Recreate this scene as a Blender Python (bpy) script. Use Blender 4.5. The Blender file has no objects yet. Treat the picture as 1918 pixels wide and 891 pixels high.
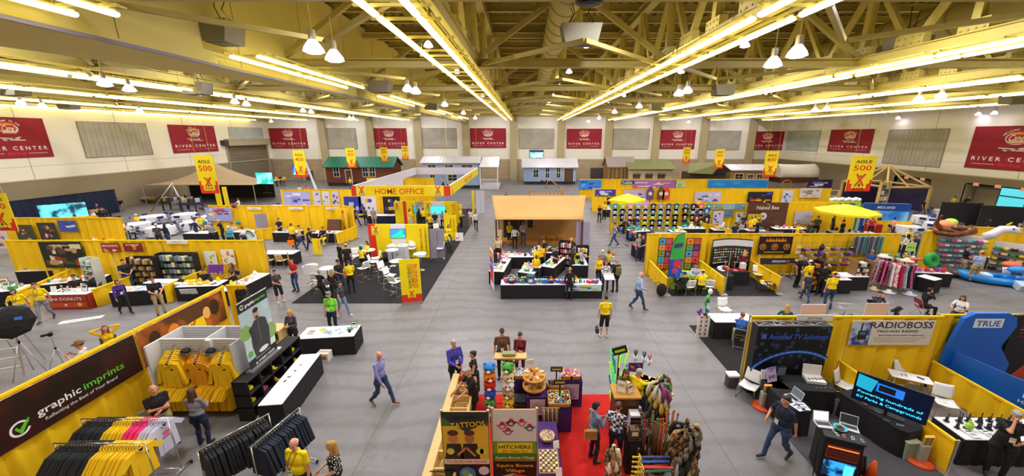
import bpy,bmesh,math,random
import numpy as np
from math import cos,sin
from mathutils import Vector,Matrix,Euler
Vc=Vector
R=math.radians
PI=math.pi
random.seed(7)
SC=bpy.context.scene
COL=SC.collection
F_=700.0;CX_=986.0;CY_=445.5;H_=7.7
TH_=math.atan(190.5/700)
C_,S_=cos(TH_),sin(TH_)
cam=bpy.data.objects.new('camera',bpy.data.cameras.new('camera'))
COL.objects.link(cam)
cam.location=(0,0,H_)
cam.rotation_euler=(R(90)-TH_,0,0)
cam.data.sensor_width=36
cam.data.lens=F_/1918*36
cam.data.shift_x=(959-CX_)/1918
cam.data.clip_start=.1;cam.data.clip_end=400
SC.camera=cam
SC.view_settings.view_transform='Standard'
SC.view_settings.look='None'
SC.view_settings.gamma=1
SC.view_settings.use_curve_mapping=False
SC.view_settings.exposure=0.42
SC.cycles.max_bounces=5;SC.cycles.diffuse_bounces=3;SC.cycles.glossy_bounces=2;SC.cycles.transmission_bounces=2;SC.cycles.transparent_max_bounces=4
SC.cycles.caustics_reflective=False;SC.cycles.caustics_refractive=False
W=bpy.data.worlds.new('world');SC.world=W;W.use_nodes=True
W.node_tree.nodes['Background'].inputs[0].default_value=(.55,.8,.95,1)
W.node_tree.nodes['Background'].inputs[1].default_value=1.2
FLUO=3.8
HIBAY=195.0
def ray(px,py):
 u=(px-CX_)/F_;v=(CY_-py)/F_;return u,C_+v*S_,-S_+v*C_
def P(px,py,z=0.0):
 a,b,c=ray(px,py);t=(z-H_)/c;return Vc((a*t,b*t,z))
def PY(px,py,Y):
 a,b,c=ray(px,py);t=Y/b;return Vc((a*t,Y,H_+c*t))
def PX(px,py,X):
 a,b,c=ray(px,py);t=X/a;return Vc((X,b*t,H_+c*t))
MATS={}
def srgb(h):
 if isinstance(h,str):h=h.lstrip('#');c=[int(h[i:i+2],16)/255 for i in(0,2,4)]
 else:c=h
 return tuple(x/12.92 if x<=.04045 else((x+.055)/1.055)**2.4 for x in c)
def mat(name,col,rough=.6,metal=0,var=.08,scale=6,emit=0,bump=0,kind=None,col2=None,alpha=1,trans=0,sheen=0):
 if name in MATS:return MATS[name]
 m=bpy.data.materials.new(name);m.use_nodes=True;nt=m.node_tree;N=nt.nodes;L=nt.links;b=N['Principled BSDF'];c=srgb(col);tc=N.new('ShaderNodeTexCoord');no=N.new('ShaderNodeTexNoise');no.inputs['Scale'].default_value=scale;no.inputs['Detail'].default_value=3;L.new(tc.outputs['Object'],no.inputs['Vector']);mx=N.new('ShaderNodeMix');mx.data_type='RGBA'
 mx.inputs[6].default_value=(*[x*(1-var)for x in c],1);mx.inputs[7].default_value=(*[min(1,x*(1+var))for x in c],1);L.new(no.outputs[0],mx.inputs[0]);out=mx.outputs[2]
 if kind:
  c2=(*srgb(col2 or '#ffffff'),1);m2=N.new('ShaderNodeMix');m2.data_type='RGBA';m2.inputs[7].default_value=c2;L.new(out,m2.inputs[6])
  if kind=='check':t=N.new('ShaderNodeTexChecker');t.inputs['Scale'].default_value=scale;L.new(tc.outputs['Object'],t.inputs['Vector']);f=t.outputs[1]
  elif kind=='stripe':t=N.new('ShaderNodeTexWave');t.inputs['Scale'].default_value=scale;t.bands_direction='Z';t.inputs['Distortion'].default_value=1.5;L.new(tc.outputs['Object'],t.inputs['Vector']);f=t.outputs[1]
  elif kind=='dots':t=N.new('ShaderNodeTexVoronoi');t.inputs['Scale'].default_value=scale;L.new(tc.outputs['Object'],t.inputs['Vector']);g=N.new('ShaderNodeMath');g.operation='LESS_THAN';g.inputs[1].default_value=.33;L.new(t.outputs[0],g.inputs[0]);f=g.outputs[0]
  elif kind=='cells':t=N.new('ShaderNodeTexVoronoi');t.inputs['Scale'].default_value=scale;L.new(tc.outputs['Object'],t.inputs['Vector']);h=N.new('ShaderNodeHueSaturation');h.inputs['Saturation'].default_value=1.2;L.new(t.outputs['Color'],h.inputs['Color']);L.new(h.outputs[0],m2.inputs[7]);m2.inputs[0].default_value=.6;f=None
  elif kind=='blotch':t=N.new('ShaderNodeTexNoise');t.inputs['Scale'].default_value=scale*.6;t.inputs['Detail'].default_value=6;L.new(tc.outputs['Object'],t.inputs['Vector']);g=N.new('ShaderNodeMapRange');g.inputs[1].default_value=.45;g.inputs[2].default_value=.6;L.new(t.outputs[0],g.inputs[0]);f=g.outputs[0]
  if f is not None:L.new(f,m2.inputs[0])
  out=m2.outputs[2]
 L.new(out,b.inputs['Base Color']);b.inputs['Roughness'].default_value=rough;b.inputs['Metallic'].default_value=metal
 if emit:L.new(out,b.inputs['Emission Color']);b.inputs['Emission Strength'].default_value=emit
 if bump:bp=N.new('ShaderNodeBump');bp.inputs['Strength'].default_value=bump;bp.inputs['Distance'].default_value=.02;L.new(no.outputs[0],bp.inputs['Height']);L.new(bp.outputs[0],b.inputs['Normal'])
 if alpha<1:b.inputs['Alpha'].default_value=alpha
 if trans:b.inputs['Transmission Weight'].default_value=trans
 MATS[name]=m;return m
def K(hexs,rough=.6):
 """a plain painted or printed colour by hex code"""
 if hexs in MATS:return MATS[hexs]
 return mat(hexs,hexs,rough,var=.05)
def gm_(m):
 if m is None:m='#888888'
 if isinstance(m,str):return MATS[m]if m in MATS else K(m)
 return m
TMP=bpy.data.scenes.new('workshop')
def ev_(o):
 TMP.collection.objects.link(o);vl=TMP.view_layers[0];vl.update();dg=vl.depsgraph;dg.update();me=bpy.data.meshes.new_from_object(o.evaluated_get(dg),depsgraph=dg);TMP.collection.objects.unlink(o);return me
_TX={}
def tm_(s):
 if s in _TX:return _TX[s]
 cu=bpy.data.curves.new('t','FONT');cu.body=s;cu.size=1;cu.resolution_u=2;cu.fill_mode='FRONT';cu.offset=.012;o=bpy.data.objects.new('t',cu);me=ev_(o);vs=np.array([v.co[:]for v in me.vertices])if len(me.vertices)else np.zeros((1,3));fs=[tuple(p.vertices)for p in me.polygons];lo=vs.min(0);hi=vs.max(0);vs=vs-np.array([lo[0],0,0]);_TX[s]=(vs,fs,hi[0]-lo[0])
 bpy.data.objects.remove(o);bpy.data.meshes.remove(me);bpy.data.curves.remove(cu);return _TX[s]
class MB:
 def __init__(s):
  s.V=[];s.F=[];s.M=[];s.S=[];s.mats=[];s.T=Matrix()
 def at(s,loc=(0,0,0),rz=0,rx=0,ry=0):
  s.T=Matrix.Translation(loc)@Euler((rx,ry,rz)).to_matrix().to_4x4();return s
 def fr(s,o=(0,0,0),u=(1,0,0),v=(0,0,1)):
  """local x along u, y along v, z out of the sheet"""
  u=Vc(u).normalized();v=Vc(v);v=(v-u*v.dot(u)).normalized();n=u.cross(v);s.T=Matrix.Translation(o)@Matrix((u,v,n)).transposed().to_4x4();return s
 def mi(s,m):
  m=gm_(m)
  if m not in s.mats:s.mats.append(m)
  return s.mats.index(m)
 def add(s,vs,fs,m,smooth=False):
  n=len(s.V);T=s.T;s.V.extend([(T@Vc(v))[:]for v in vs]);i=s.mi(m)
  for f in fs:s.F.append(tuple(n+k for k in f));s.M.append(i);s.S.append(smooth)
  return s
 def box(s,c,d,m,rz=0,rx=0,ry=0,taper=1):
  x,y,z=d[0]/2,d[1]/2,d[2]/2;t=taper;E=Euler((rx,ry,rz)).to_matrix();c=Vc(c);vs=[c+E@Vc(p)for p in((-x,-y,-z),(x,-y,-z),(x,y,-z),(-x,y,-z),(-x*t,-y*t,z),(x*t,-y*t,z),(x*t,y*t,z),(-x*t,y*t,z))];return s.add(vs,[(0,3,2,1),(4,5,6,7),(0,1,5,4),(1,2,6,5),(2,3,7,6),(3,0,4,7)],m)
 def b2(s,a,b,m):
  return s.box([(a[i]+b[i])/2 for i in range(3)],[abs(b[i]-a[i])for i in range(3)],m)
 def rbox(s,c,d,m,r=.02,rz=0,rx=0,ry=0):
  """box with rounded vertical edges and a small chamfer"""
  x,y,z=d[0]/2,d[1]/2,d[2]/2;r=min(r,x*.9,y*.9);ch=min(r*.5,z*.5);E=Euler((rx,ry,rz)).to_matrix();c=Vc(c)
  def ring(ins,zz):
   o=[]
   for(sx,sy,a0)in((1,1,0),(-1,1,90),(-1,-1,180),(1,-1,270)):
    for k in range(4):a=R(a0+k*30);rr=max(r-ins,.0005);o.append(c+E@Vc((sx*(x-r)+cos(a)*rr,sy*(y-r)+sin(a)*rr,zz)))
   return o
  rings=[ring(ch,-z),ring(0,-z+ch),ring(0,z-ch),ring(ch,z)];vs=sum(rings,[]);fs=[tuple(range(15,-1,-1)),tuple(48+k for k in range(16))]
  for j in range(3):
   for k in range(16):k2=(k+1)%16;fs.append((j*16+k,j*16+k2,j*16+16+k2,j*16+16+k))
  return s.add(vs,fs,m)
 def cyl(s,p0,p1,r0,m,r1=None,n=10,cap=True,smooth=True):
  r1=r0 if r1 is None else r1;p0=Vc(p0);p1=Vc(p1);d=(p1-p0)
  if d.length<1e-6:return s
  q=d.to_track_quat('Z','Y').to_matrix();vs=[]
  for p,r in((p0,r0),(p1,r1)):
   for k in range(n):a=2*PI*k/n;vs.append(p+q@Vc((cos(a)*r,sin(a)*r,0)))
  s.add(vs,[(k,(k+1)%n,n+(k+1)%n,n+k)for k in range(n)],m,smooth)
  if cap:s.add(vs,[tuple(range(n-1,-1,-1)),tuple(range(n,2*n))],m)
  return s
 def tube(s,pts,r,m,n=6,closed=False):
  pts=[Vc(p)for p in pts];N=len(pts);vs=[]
  for i,p in enumerate(pts):
   a=pts[(i-1)%N]if closed or i else p;b=pts[(i+1)%N]if closed or i<N-1 else p;q=(b-a).to_track_quat('Z','Y').to_matrix();rr=r[i]if isinstance(r,(list,tuple))else r
   for k in range(n):t=2*PI*k/n;vs.append(p+q@Vc((cos(t)*rr,sin(t)*rr,0)))
  fs=[]
  for i in range(N if closed else N-1):
   j=(i+1)%N
   for k in range(n):k2=(k+1)%n;fs.append((i*n+k,i*n+k2,j*n+k2,j*n+k))
  if not closed:fs+=[tuple(range(n-1,-1,-1)),tuple((N-1)*n+k for k in range(n))]
  return s.add(vs,fs,m,True)
 def bar(s,p0,p1,w,h,m,up=(0,0,1)):
  p0=Vc(p0);p1=Vc(p1);d=(p1-p0).normalized();up=Vc(up)
  if abs(d.dot(up))>.99:up=Vc((0,1,0))
  a=d.cross(up).normalized()*w/2;b=a.cross(d).normalized()*h/2;vs=[p0-a-b,p0+a-b,p0+a+b,p0-a+b,p1-a-b,p1+a-b,p1+a+b,p1-a+b];return s.add(vs,[(0,1,2,3),(7,6,5,4),(0,4,5,1),(1,5,6,2),(2,6,7,3),(3,7,4,0)],m)
 def ibeam(s,p0,p1,w,h,m,t=.03,up=(0,0,1)):
  p0=Vc(p0);p1=Vc(p1);d=(p1-p0).normalized();u=Vc(up)
  if abs(d.dot(u))>.99:u=Vc((0,1,0))
  a=d.cross(u).normalized();b=a.cross(d).normalized();s.bar(p0+b*(h/2-t/2),p1+b*(h/2-t/2),w,t,m,up);s.bar(p0-b*(h/2-t/2),p1-b*(h/2-t/2),w,t,m,up);return s.bar(p0,p1,t,h-2*t,m,up)
 def lathe(s,prof,m,c=(0,0,0),n=14,smooth=True,closed=True):
  vs=[];c=Vc(c)
  for r,z in prof:
   for k in range(n):a=2*PI*k/n;vs.append(c+Vc((cos(a)*r,sin(a)*r,z)))
  fs=[]
  for i in range(len(prof)-1):
   for k in range(n):k2=(k+1)%n;fs.append((i*n+k,i*n+k2,(i+1)*n+k2,(i+1)*n+k))
  if closed:fs+=[tuple(range(n-1,-1,-1)),tuple((len(prof)-1)*n+k for k in range(n))]
  return s.add(vs,fs,m,smooth)
 def ell(s,c,r,m,n=10,rz=0,rx=0,ry=0):
  if not isinstance(r,(list,tuple)):r=(r,r,r)
  E=Euler((rx,ry,rz)).to_matrix();c=Vc(c);nl=max(4,n//2+1);vs=[c+E@Vc((0,0,-r[2]))]
  for i in range(1,nl):
   f=-PI/2+PI*i/nl
   for k in range(n):a=2*PI*k/n;vs.append(c+E@Vc((r[0]*cos(f)*cos(a),r[1]*cos(f)*sin(a),r[2]*sin(f))))
  vs.append(c+E@Vc((0,0,r[2])));e=len(vs)-1;fs=[(0,1+(k+1)%n,1+k)for k in range(n)]
  for i in range(nl-2):
   for k in range(n):k2=(k+1)%n;fs.append((1+i*n+k,1+i*n+k2,1+(i+1)*n+k2,1+(i+1)*n+k))
  fs+=[(1+(nl-2)*n+k,1+(nl-2)*n+(k+1)%n,e)for k in range(n)];return s.add(vs,fs,m,True)
 def prism(s,poly,d,m,m2=None):
  """outline in local xy, thickness d along +z"""
  n=len(poly);vs=[(x,y,0)for x,y in poly]+[(x,y,d)for x,y in poly];A=sum(poly[i][0]*poly[(i+1)%n][1]-poly[(i+1)%n][0]*poly[i][1]for i in range(n));a=tuple(range(n));b=tuple(range(n,2*n))
  if A<0:fs=[a,b[::-1]]
  else:fs=[a[::-1],b]
  s.add(vs,fs,m);return s.add(vs,[(k,(k+1)%n,n+(k+1)%n,n+k)if A>0 else(k,n+k,n+(k+1)%n,(k+1)%n)for k in range(n)],m2 or m)
 def rect(s,x0,y0,x1,y1,m,z=.004):
  return s.add([(x0,y0,z),(x1,y0,z),(x1,y1,z),(x0,y1,z)],[(0,1,2,3)],m)
 def poly(s,pts,m,z=.004):
  return s.add([(x,y,z)for x,y in pts],[tuple(range(len(pts)))],m)
 def disc(s,x,y,rx,m,z=.005,ry=None,n=20):
  ry=ry or rx;return s.add([(x+rx*cos(2*PI*k/n),y+ry*sin(2*PI*k/n),z)for k in range(n)],[tuple(range(n))],m)
 def ring(s,x,y,r0,r1,m,z=.006,a0=0,a1=360,n=24,sy=1):
  vs=[];fs=[]
  for k in range(n+1):a=R(a0+(a1-a0)*k/n);vs+=[(x+r0*cos(a),y+sy*r0*sin(a),z),(x+r1*cos(a),y+sy*r1*sin(a),z)]
  for k in range(n):fs.append((2*k,2*k+1,2*k+3,2*k+2))
  return s.add(vs,fs,m)
 def line(s,pts,w,m,z=.006):
  for(x0,y0),(x1,y1)in zip(pts,pts[1:]):dx,dy=x1-x0,y1-y0;l=math.hypot(dx,dy)or 1;nx,ny=-dy/l*w/2,dx/l*w/2;s.add([(x0-nx,y0-ny,z),(x1-nx,y1-ny,z),(x1+nx,y1+ny,z),(x0+nx,y0+ny,z)],[(0,1,2,3)],m)
  return s
 def text(s,t,x,y,size,m,z=.008,width=None,align='c',rot=0,shear=0,xs=1):
  """flat lettering in the local xy sheet; width squeezes it to fit"""
  vs,fs,w=tm_(t);sx=size*xs
  if width:sx=width/w
  ww=w*sx;ox={'c':-ww/2,'l':0,'r':-ww}[align];ca,sa=cos(rot),sin(rot);o=[]
  for a,b,c in vs:X=a*sx+ox+b*size*shear;Y=b*size;o.append((x+X*ca-Y*sa,y+X*sa+Y*ca,z))
  return s.add(o,fs,m)
 def grid(s,fn,nu,nv,m,smooth=True,two=0):
  vs=[fn(i/nu,j/nv)for j in range(nv+1)for i in range(nu+1)];fs=[(j*(nu+1)+i,j*(nu+1)+i+1,(j+1)*(nu+1)+i+1,(j+1)*(nu+1)+i)for j in range(nv)for i in range(nu)];return s.add(vs,fs,m,smooth)
 def mk(s,name,parent=None,label=None,cat=None,group=None,kind=None,loc=None,rz=0,solid=0,bev=0):
  me=bpy.data.meshes.new(name);me.from_pydata([tuple(v)for v in s.V],[],s.F)
  for m in s.mats:me.materials.append(m)
  if s.F:me.polygons.foreach_set('material_index',s.M);me.polygons.foreach_set('use_smooth',s.S)
  me.validate();me.update();o=bpy.data.objects.new(name,me);COL.objects.link(o)
  if loc is not None:o.location=loc
  o.rotation_euler[2]=rz
  if parent:o.parent=parent
  if solid:md=o.modifiers.new('solid','SOLIDIFY');md.thickness=solid;md.offset=0
  if bev:md=o.modifiers.new('bevel','BEVEL');md.width=bev;md.segments=1;md.limit_method='ANGLE'
  tag(o,label,cat,group,kind);return o
def tag(o,label=None,cat=None,group=None,kind=None):
 if label:o['label']=label
 if cat:o['category']=cat
 if group:o['group']=group
 if kind:o['kind']=kind
 return o
def th_(name,label,cat,loc=(0,0,0),rz=0,group=None):
 o=bpy.data.objects.new(name,None);COL.objects.link(o);o.empty_display_size=.1;o.location=loc;o.rotation_euler=(0,0,rz);return tag(o,label,cat,group)
def dup(root,loc=None,rz=None,label=None,group=None,swap=None,sc=None):
 r=root.copy();COL.objects.link(r)
 if loc is not None:r.location=loc
 if rz is not None:r.rotation_euler=(0,0,rz)
 if sc:r.scale=(sc,sc,sc)
 if label:r['label']=label
 if group:r['group']=group
 recolour(r,swap)
 for ch in list(root.children):
  c=ch.copy();COL.objects.link(c);c.parent=r;recolour(c,swap)
  for g in list(ch.children):d=g.copy();COL.objects.link(d);d.parent=c;recolour(d,swap)
 return r
def recolour(o,swap):
 if not swap or o.type!='MESH':return
 for sl in o.material_slots:
  if sl.material and sl.material.name in swap:m=gm_(swap[sl.material.name]);sl.link='OBJECT';sl.material=m
#materials of the place
mat('conc','#bdb8b8',.55,var=.1,scale=.35)
def floor_material():
 m=bpy.data.materials.new('polished concrete');m.use_nodes=True;nt=m.node_tree;N=nt.nodes;L=nt.links;b=N['Principled BSDF'];tc=N.new('ShaderNodeTexCoord')
 def noise(sc,det,dist=0):
  n=N.new('ShaderNodeTexNoise');n.inputs['Scale'].default_value=sc;n.inputs['Detail'].default_value=det;n.inputs['Distortion'].default_value=dist;L.new(tc.outputs['Object'],n.inputs['Vector']);return n.outputs[0]
 def mix(a,c,f):
  x=N.new('ShaderNodeMix');x.data_type='RGBA'
  for i,v in((6,a),(7,c)):
   if isinstance(v,tuple):x.inputs[i].default_value=(*v,1)
   else:L.new(v,x.inputs[i])
  if isinstance(f,float):x.inputs[0].default_value=f
  else:L.new(f,x.inputs[0])
  return x.outputs[2]
 def ramp(f,lo,hi):
  g=N.new('ShaderNodeMapRange');g.inputs[1].default_value=lo;g.inputs[2].default_value=hi;L.new(f,g.inputs[0]);return g.outputs[0]
 base=mix(srgb('#716e72'),srgb('#8b878a'),ramp(noise(.16,5,.6),.35,.65));mot=mix(base,srgb('#605c5d'),ramp(noise(2.2,8,1.5),.52,.8));br=N.new('ShaderNodeTexBrick');br.inputs['Scale'].default_value=1;br.offset=0;br.inputs['Brick Width'].default_value=9.1;br.inputs['Row Height'].default_value=9.1
 br.inputs['Mortar Size'].default_value=.012;br.inputs['Color1'].default_value=(*srgb('#838082'),1);br.inputs['Color2'].default_value=(*srgb('#696668'),1);br.inputs['Mortar'].default_value=(*srgb('#6a6563'),1);mp=N.new('ShaderNodeMapping');mp.inputs['Location'].default_value=(4.1,4.4,0);L.new(tc.outputs['Object'],mp.inputs[0]);L.new(mp.outputs[0],br.inputs['Vector']);c1=mix(mot,br.outputs[0],.45)
 c2=mix(c1,srgb('#625c58'),br.outputs[1]);wv=N.new('ShaderNodeTexWave');wv.inputs['Scale'].default_value=.35;wv.inputs['Distortion'].default_value=9;wv.inputs['Detail'].default_value=3;wv.inputs['Detail Scale'].default_value=.6;wv.bands_direction='Y';L.new(tc.outputs['Object'],wv.inputs['Vector'])
 s2=N.new('ShaderNodeMath');s2.operation='MULTIPLY';s2.inputs[1].default_value=.3;L.new(ramp(wv.outputs[1],.55,1.),s2.inputs[0]);c3=mix(c2,srgb('#58534f'),s2.outputs[0]);L.new(c3,b.inputs['Base Color']);r=N.new('ShaderNodeMapRange');r.inputs[3].default_value=.32;r.inputs[4].default_value=.6;L.new(noise(1.2,6,1),r.inputs[0]);L.new(r.outputs[0],b.inputs['Roughness']);MATS['floor']=m
floor_material()
mat('wallcream','#fbf4e8',.85,var=.03,scale=.5)
mat('pilaster','#bfae88',.85,var=.05)
mat('blockband','#cdbfa6',.9,var=.06,scale=2)
mat('steel','#d8c56a',.5,var=.08,scale=3)
mat('steel_dk','#b9a65a',.5,var=.08,scale=3)
mat('deck','#a3954f',.6,var=.12,scale=1)
mat('duct','#c9b96a',.45,var=.08,scale=1.2)
mat('soffit','#e0cd78',.7,var=.05,scale=.4)
mat('unit','#8c8570',.6,var=.04)
mat('lens','#fff39a',.4,emit=FLUO,var=0)
mat('hidlens','#f4eaff',.3,emit=28,var=0)
mat('hidshade','#cfc2ee',.3,emit=1.6,var=.1,scale=20)
mat('alu','#c9c6cc',.35,.85,var=.05)
mat('chrome','#d8d8dc',.18,1,var=.03)
mat('blackmetal','#17171a',.4,.3)
mat('maroon','#a01830',.7,var=.06,scale=1)
mat('yellow','#ffd800',.75,var=.05)
mat('drape','#ffca00',.8,var=.06,scale=3)
mat('black','#141215',.75,var=.15)
mat('blackcloth','#17141a',.85,var=.2,scale=5)
mat('carpet','#19151a',.95,var=.25,scale=12,bump=.3)
mat('redcarpet','#c4140a',.95,var=.15,scale=9,bump=.3)
mat('white','#e9e7ea',.5,var=.03)
mat('whitecloth','#ebe8f0',.8,var=.04)
mat('plasticwhite','#eeeef0',.35,var=.02)
mat('wood','#c58a3c',.5,var=.2,scale=5)
mat('woodlight','#dcb877',.55,var=.15,scale=5)
mat('wooddark','#5a3418',.5,var=.2,scale=5)
mat('grass','#2f7d2c',.95,var=.3,scale=30)
mat('glass','#223038',.1,var=.02)
def block_material(name,c1,c2,mo,bw,bh,rot):
 m=bpy.data.materials.new(name);m.use_nodes=True;N=m.node_tree.nodes;L=m.node_tree.links;b=N['Principled BSDF'];tc=N.new('ShaderNodeTexCoord');mp=N.new('ShaderNodeMapping');mp.inputs['Rotation'].default_value=rot;br=N.new('ShaderNodeTexBrick');br.inputs['Scale'].default_value=1;br.inputs['Brick Width'].default_value=bw;br.inputs['Row Height'].default_value=bh
 br.inputs['Mortar Size'].default_value=.018
 for k,c in(('Color1',c1),('Color2',c2),('Mortar',mo)):br.inputs[k].default_value=(*srgb(c),1)
 L.new(tc.outputs['Object'],mp.inputs[0]);L.new(mp.outputs[0],br.inputs[0]);n=N.new('ShaderNodeTexNoise');n.inputs['Scale'].default_value=.7;n.inputs['Detail'].default_value=6;L.new(tc.outputs['Object'],n.inputs[0]);mx=N.new('ShaderNodeMix');mx.data_type='RGBA';mx.blend_type='MULTIPLY';mx.inputs[0].default_value=.15;L.new(br.outputs[0],mx.inputs[6]);L.new(n.outputs[0],mx.inputs[7])
 L.new(mx.outputs[2],b.inputs[0]);b.inputs['Roughness'].default_value=.9;MATS[name]=m
block_material('blockb','#c9b291','#bea685','#9c8c72',.8,.4,(R(90),0,0))
block_material('blocks','#c9b291','#bea685','#9c8c72',.8,.4,(R(90),0,R(90)))
#room shell
XW,YB,YF,ZT=45.6,68.6,-2.0,14.6
ZB=3.75
def st_(name,mb,kind='structure',**k):return mb.mk(name,kind=kind,**k)
m=MB();m.grid(lambda u,v:(-XW+u*2*XW,YF+v*(YB-YF),0),8,8,'floor',smooth=False)
m.b2((-XW-.3,YF-.3,-.3),(XW+.3,YB+.3,-.01),'conc');st_('floor',m)
m=MB();m.b2((-XW,YB,0),(XW,YB+.3,ZB),'blockb');m.b2((-XW,YB,ZB),(XW,YB+.3,ZT),'wallcream');m.b2((-XW,YB-.03,ZB-.12),(XW,YB,ZB),'blockband')
st_('wall_back',m)
m=MB()
for k in range(-5,6):
 x=-2.3+8.42*k
 if abs(x)>XW-1.5:continue
 m.b2((x-.62,YB-.42,0),(x+.62,YB-.001,11.2),'pilaster')
st_('trim_1',m)
def side(name,X,sgn,openings):
 m=MB();ys=[YF];ys=sorted(set([YF,YB]+[o for a in openings for o in a[:2]]))
 for y0,y1 in zip(ys,ys[1:]):
  h=0
  for a,b,hh in openings:
   if y0>=a-.01 and y1<=b+.01:h=hh
  x0,x1=X,X+sgn*.3
  if h<ZB:m.b2((x0,y0,h),(x1,y1,ZB),'blocks')
  m.b2((x0,y0,max(ZB,h)),(x1,y1,ZT),'wallcream')
 m.b2((X-sgn*.03,YF,ZB),(X,YB,ZB+.1),'blockband');y=YB-8.42
 while y>YF:m.b2((X-sgn*.004,y-.02,ZB+.1),(X,y+.02,10.5),'#8d8068');y-=8.42
 m.b2((X-sgn*.004,YF,5.0),(X,YB,5.03),'#b5a888');st_(name,m)
side('wall_left',-XW,-1,[(58.5,67.2,6.3)])
side('wall_right',XW,1,[(PX(1920,345,XW)[1]-3.5,PX(1808,350,XW)[1],2.95),(PX(1742,340,XW)[1],PX(1676,335,XW)[1],2.95)])
m=MB();m.b2((-XW,YF-.3,0),(XW,YF,5.2),'blockb');m.b2((-XW,YF-.3,5.2),(XW,YF,ZT),'wallcream');st_('wall_front',m)
m=MB();m.b2((-XW,YF,ZT),(XW,YB,ZT+.2),'deck')
x=-26
while x<44:m.b2((x,YF,ZT-.09),(x+.16,YB,ZT),'deck');x+=.5
st_('ceiling',m)
m=MB();y=1.5
while y<YB:m.ibeam((-XW+.1,y,ZT-.3),(XW-.1,y,ZT-.3),.22,.36,'steel_dk');y+=2.1
st_('trim_2',m)
#roof trusses: lengthwise under every pilaster, crosswise every bay
XL=[-2.3+8.42*k for k in range(-5,6)if abs(-2.3+8.42*k)<XW-1]
YC=[.7+8.48*k for k in range(1,8)]
ZC=10.75;ZTOP=14.0
def gusset(m,x,y,z,w,h):
 m.b2((x-.14,y-w/2,z-h*.35),(x+.14,y+w/2,z+h*.65),'steel')
 for i in range(3):
  for j in range(4):
   for sx in(-.15,.15):m.box((x+sx,y-w/2+w*(j+.5)/4,z-h*.3+h*.9*(i+.5)/3),(.03,.06,.06),'steel_dk')
def long_truss(x,detail):
 m=MB()
 for dx in(-.16,.16):m.ibeam((x+dx,YF+.5,ZC),(x+dx,YB-.45,ZC),.16,.42,'steel',.035)
 m.ibeam((x,YF+.5,ZTOP),(x,YB-.45,ZTOP),.4,.4,'steel_dk',.04);y=.7;k=0;n=16;step=8.48/2
 for i in range(n):
  y=.7+i*step
  if y>YB-.5:break
  m.ibeam((x,y,ZC+.1),(x,y,ZTOP),.26,.26,'steel',.03,up=(1,0,0))
  if y+step/2<YB-.5:
   m.bar((x,y,ZTOP-.1),(x,y+step/2,ZC+.15),.2,.2,'steel');m.bar((x,y+step/2,ZC+.15),(x,min(y+step,YB-.5),ZTOP-.1),.2,.2,'steel')
   if detail:gusset(m,x,y+step/2,ZC+.2,1.1,.7)
  if detail:gusset(m,x,y,ZC+.2,.9,.6)
 return m
proto=None
for i,x in enumerate(XL):
 m=long_truss(0,True)if proto is None else None
 if m:proto=m.mk('roof_truss',kind='structure',loc=(x,0,0))
 else:o=proto.copy();COL.objects.link(o);o.location=(x,0,0)
proto=None
for y in YC:
 m=MB()
 if proto is None:
  m.ibeam((-XW,0,ZC),(XW,0,ZC),.36,.36,'steel_dk',.04);m.bar((-XW,0,ZTOP-.2),(XW,0,ZTOP-.2),.25,.25,'steel_dk')
  for x in XL:
   if x+8.42<XW:m.bar((x,0,ZC+.1),(x+4.21,0,ZTOP-.3),.2,.2,'steel_dk');m.bar((x+8.42,0,ZC+.1),(x+4.21,0,ZTOP-.3),.2,.2,'steel_dk')
  proto=m.mk('cross_truss',kind='structure',loc=(0,y,0))
 else:o=proto.copy();COL.objects.link(o);o.location=(0,y,0)
m=MB()
for i,x in enumerate(XL[:-1]):
 for y in YC[:-1]:
  if i%2==0:m.bar((x+.3,y,ZC-.05),(x+4.2,y+8.48/2,ZC-.05),.14,.14,'steel_dk');m.bar((x+4.2,y+8.48/2,ZC-.05),(x+8.1,y,ZC-.05),.14,.14,'steel_dk')
  else:m.bar((x+.3,y+8.48,ZC-.05),(x+4.2,y+8.48/2,ZC-.05),.14,.14,'steel_dk');m.bar((x+4.2,y+8.48/2,ZC-.05),(x+8.1,y+8.48,ZC-.05),.14,.14,'steel_dk')
st_('roof_bracing',m)
XS=-10.35
m=MB()
m.b2((XS-.9,YF,10.0),(XS,YB-.5,ZTOP+.3),'soffit')
m.b2((XS-.02,YF,9.93),(XS+.06,YB-.5,10.02),'#8d86a4')
m.add([(XS-.9,YF,10.0),(XS-5.2,YF,10.0),(XS-4.2,9,10.0),(XS-.9,20,10.0),(XS-.9,YF,ZTOP),(XS-5.2,YF,12.5),(XS-4.2,9,12.5),(XS-.9,20,12.5)],[(0,1,2,3),(1,5,6,2),(2,6,7,3),(4,7,6,5)],'soffit')
for k in range(16):m.b2((XS-.001,2+k*4.24,10.1),(XS+.012,2.02+k*4.24,ZTOP),'#a09454')
st_('ceiling_soffit',m)
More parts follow.
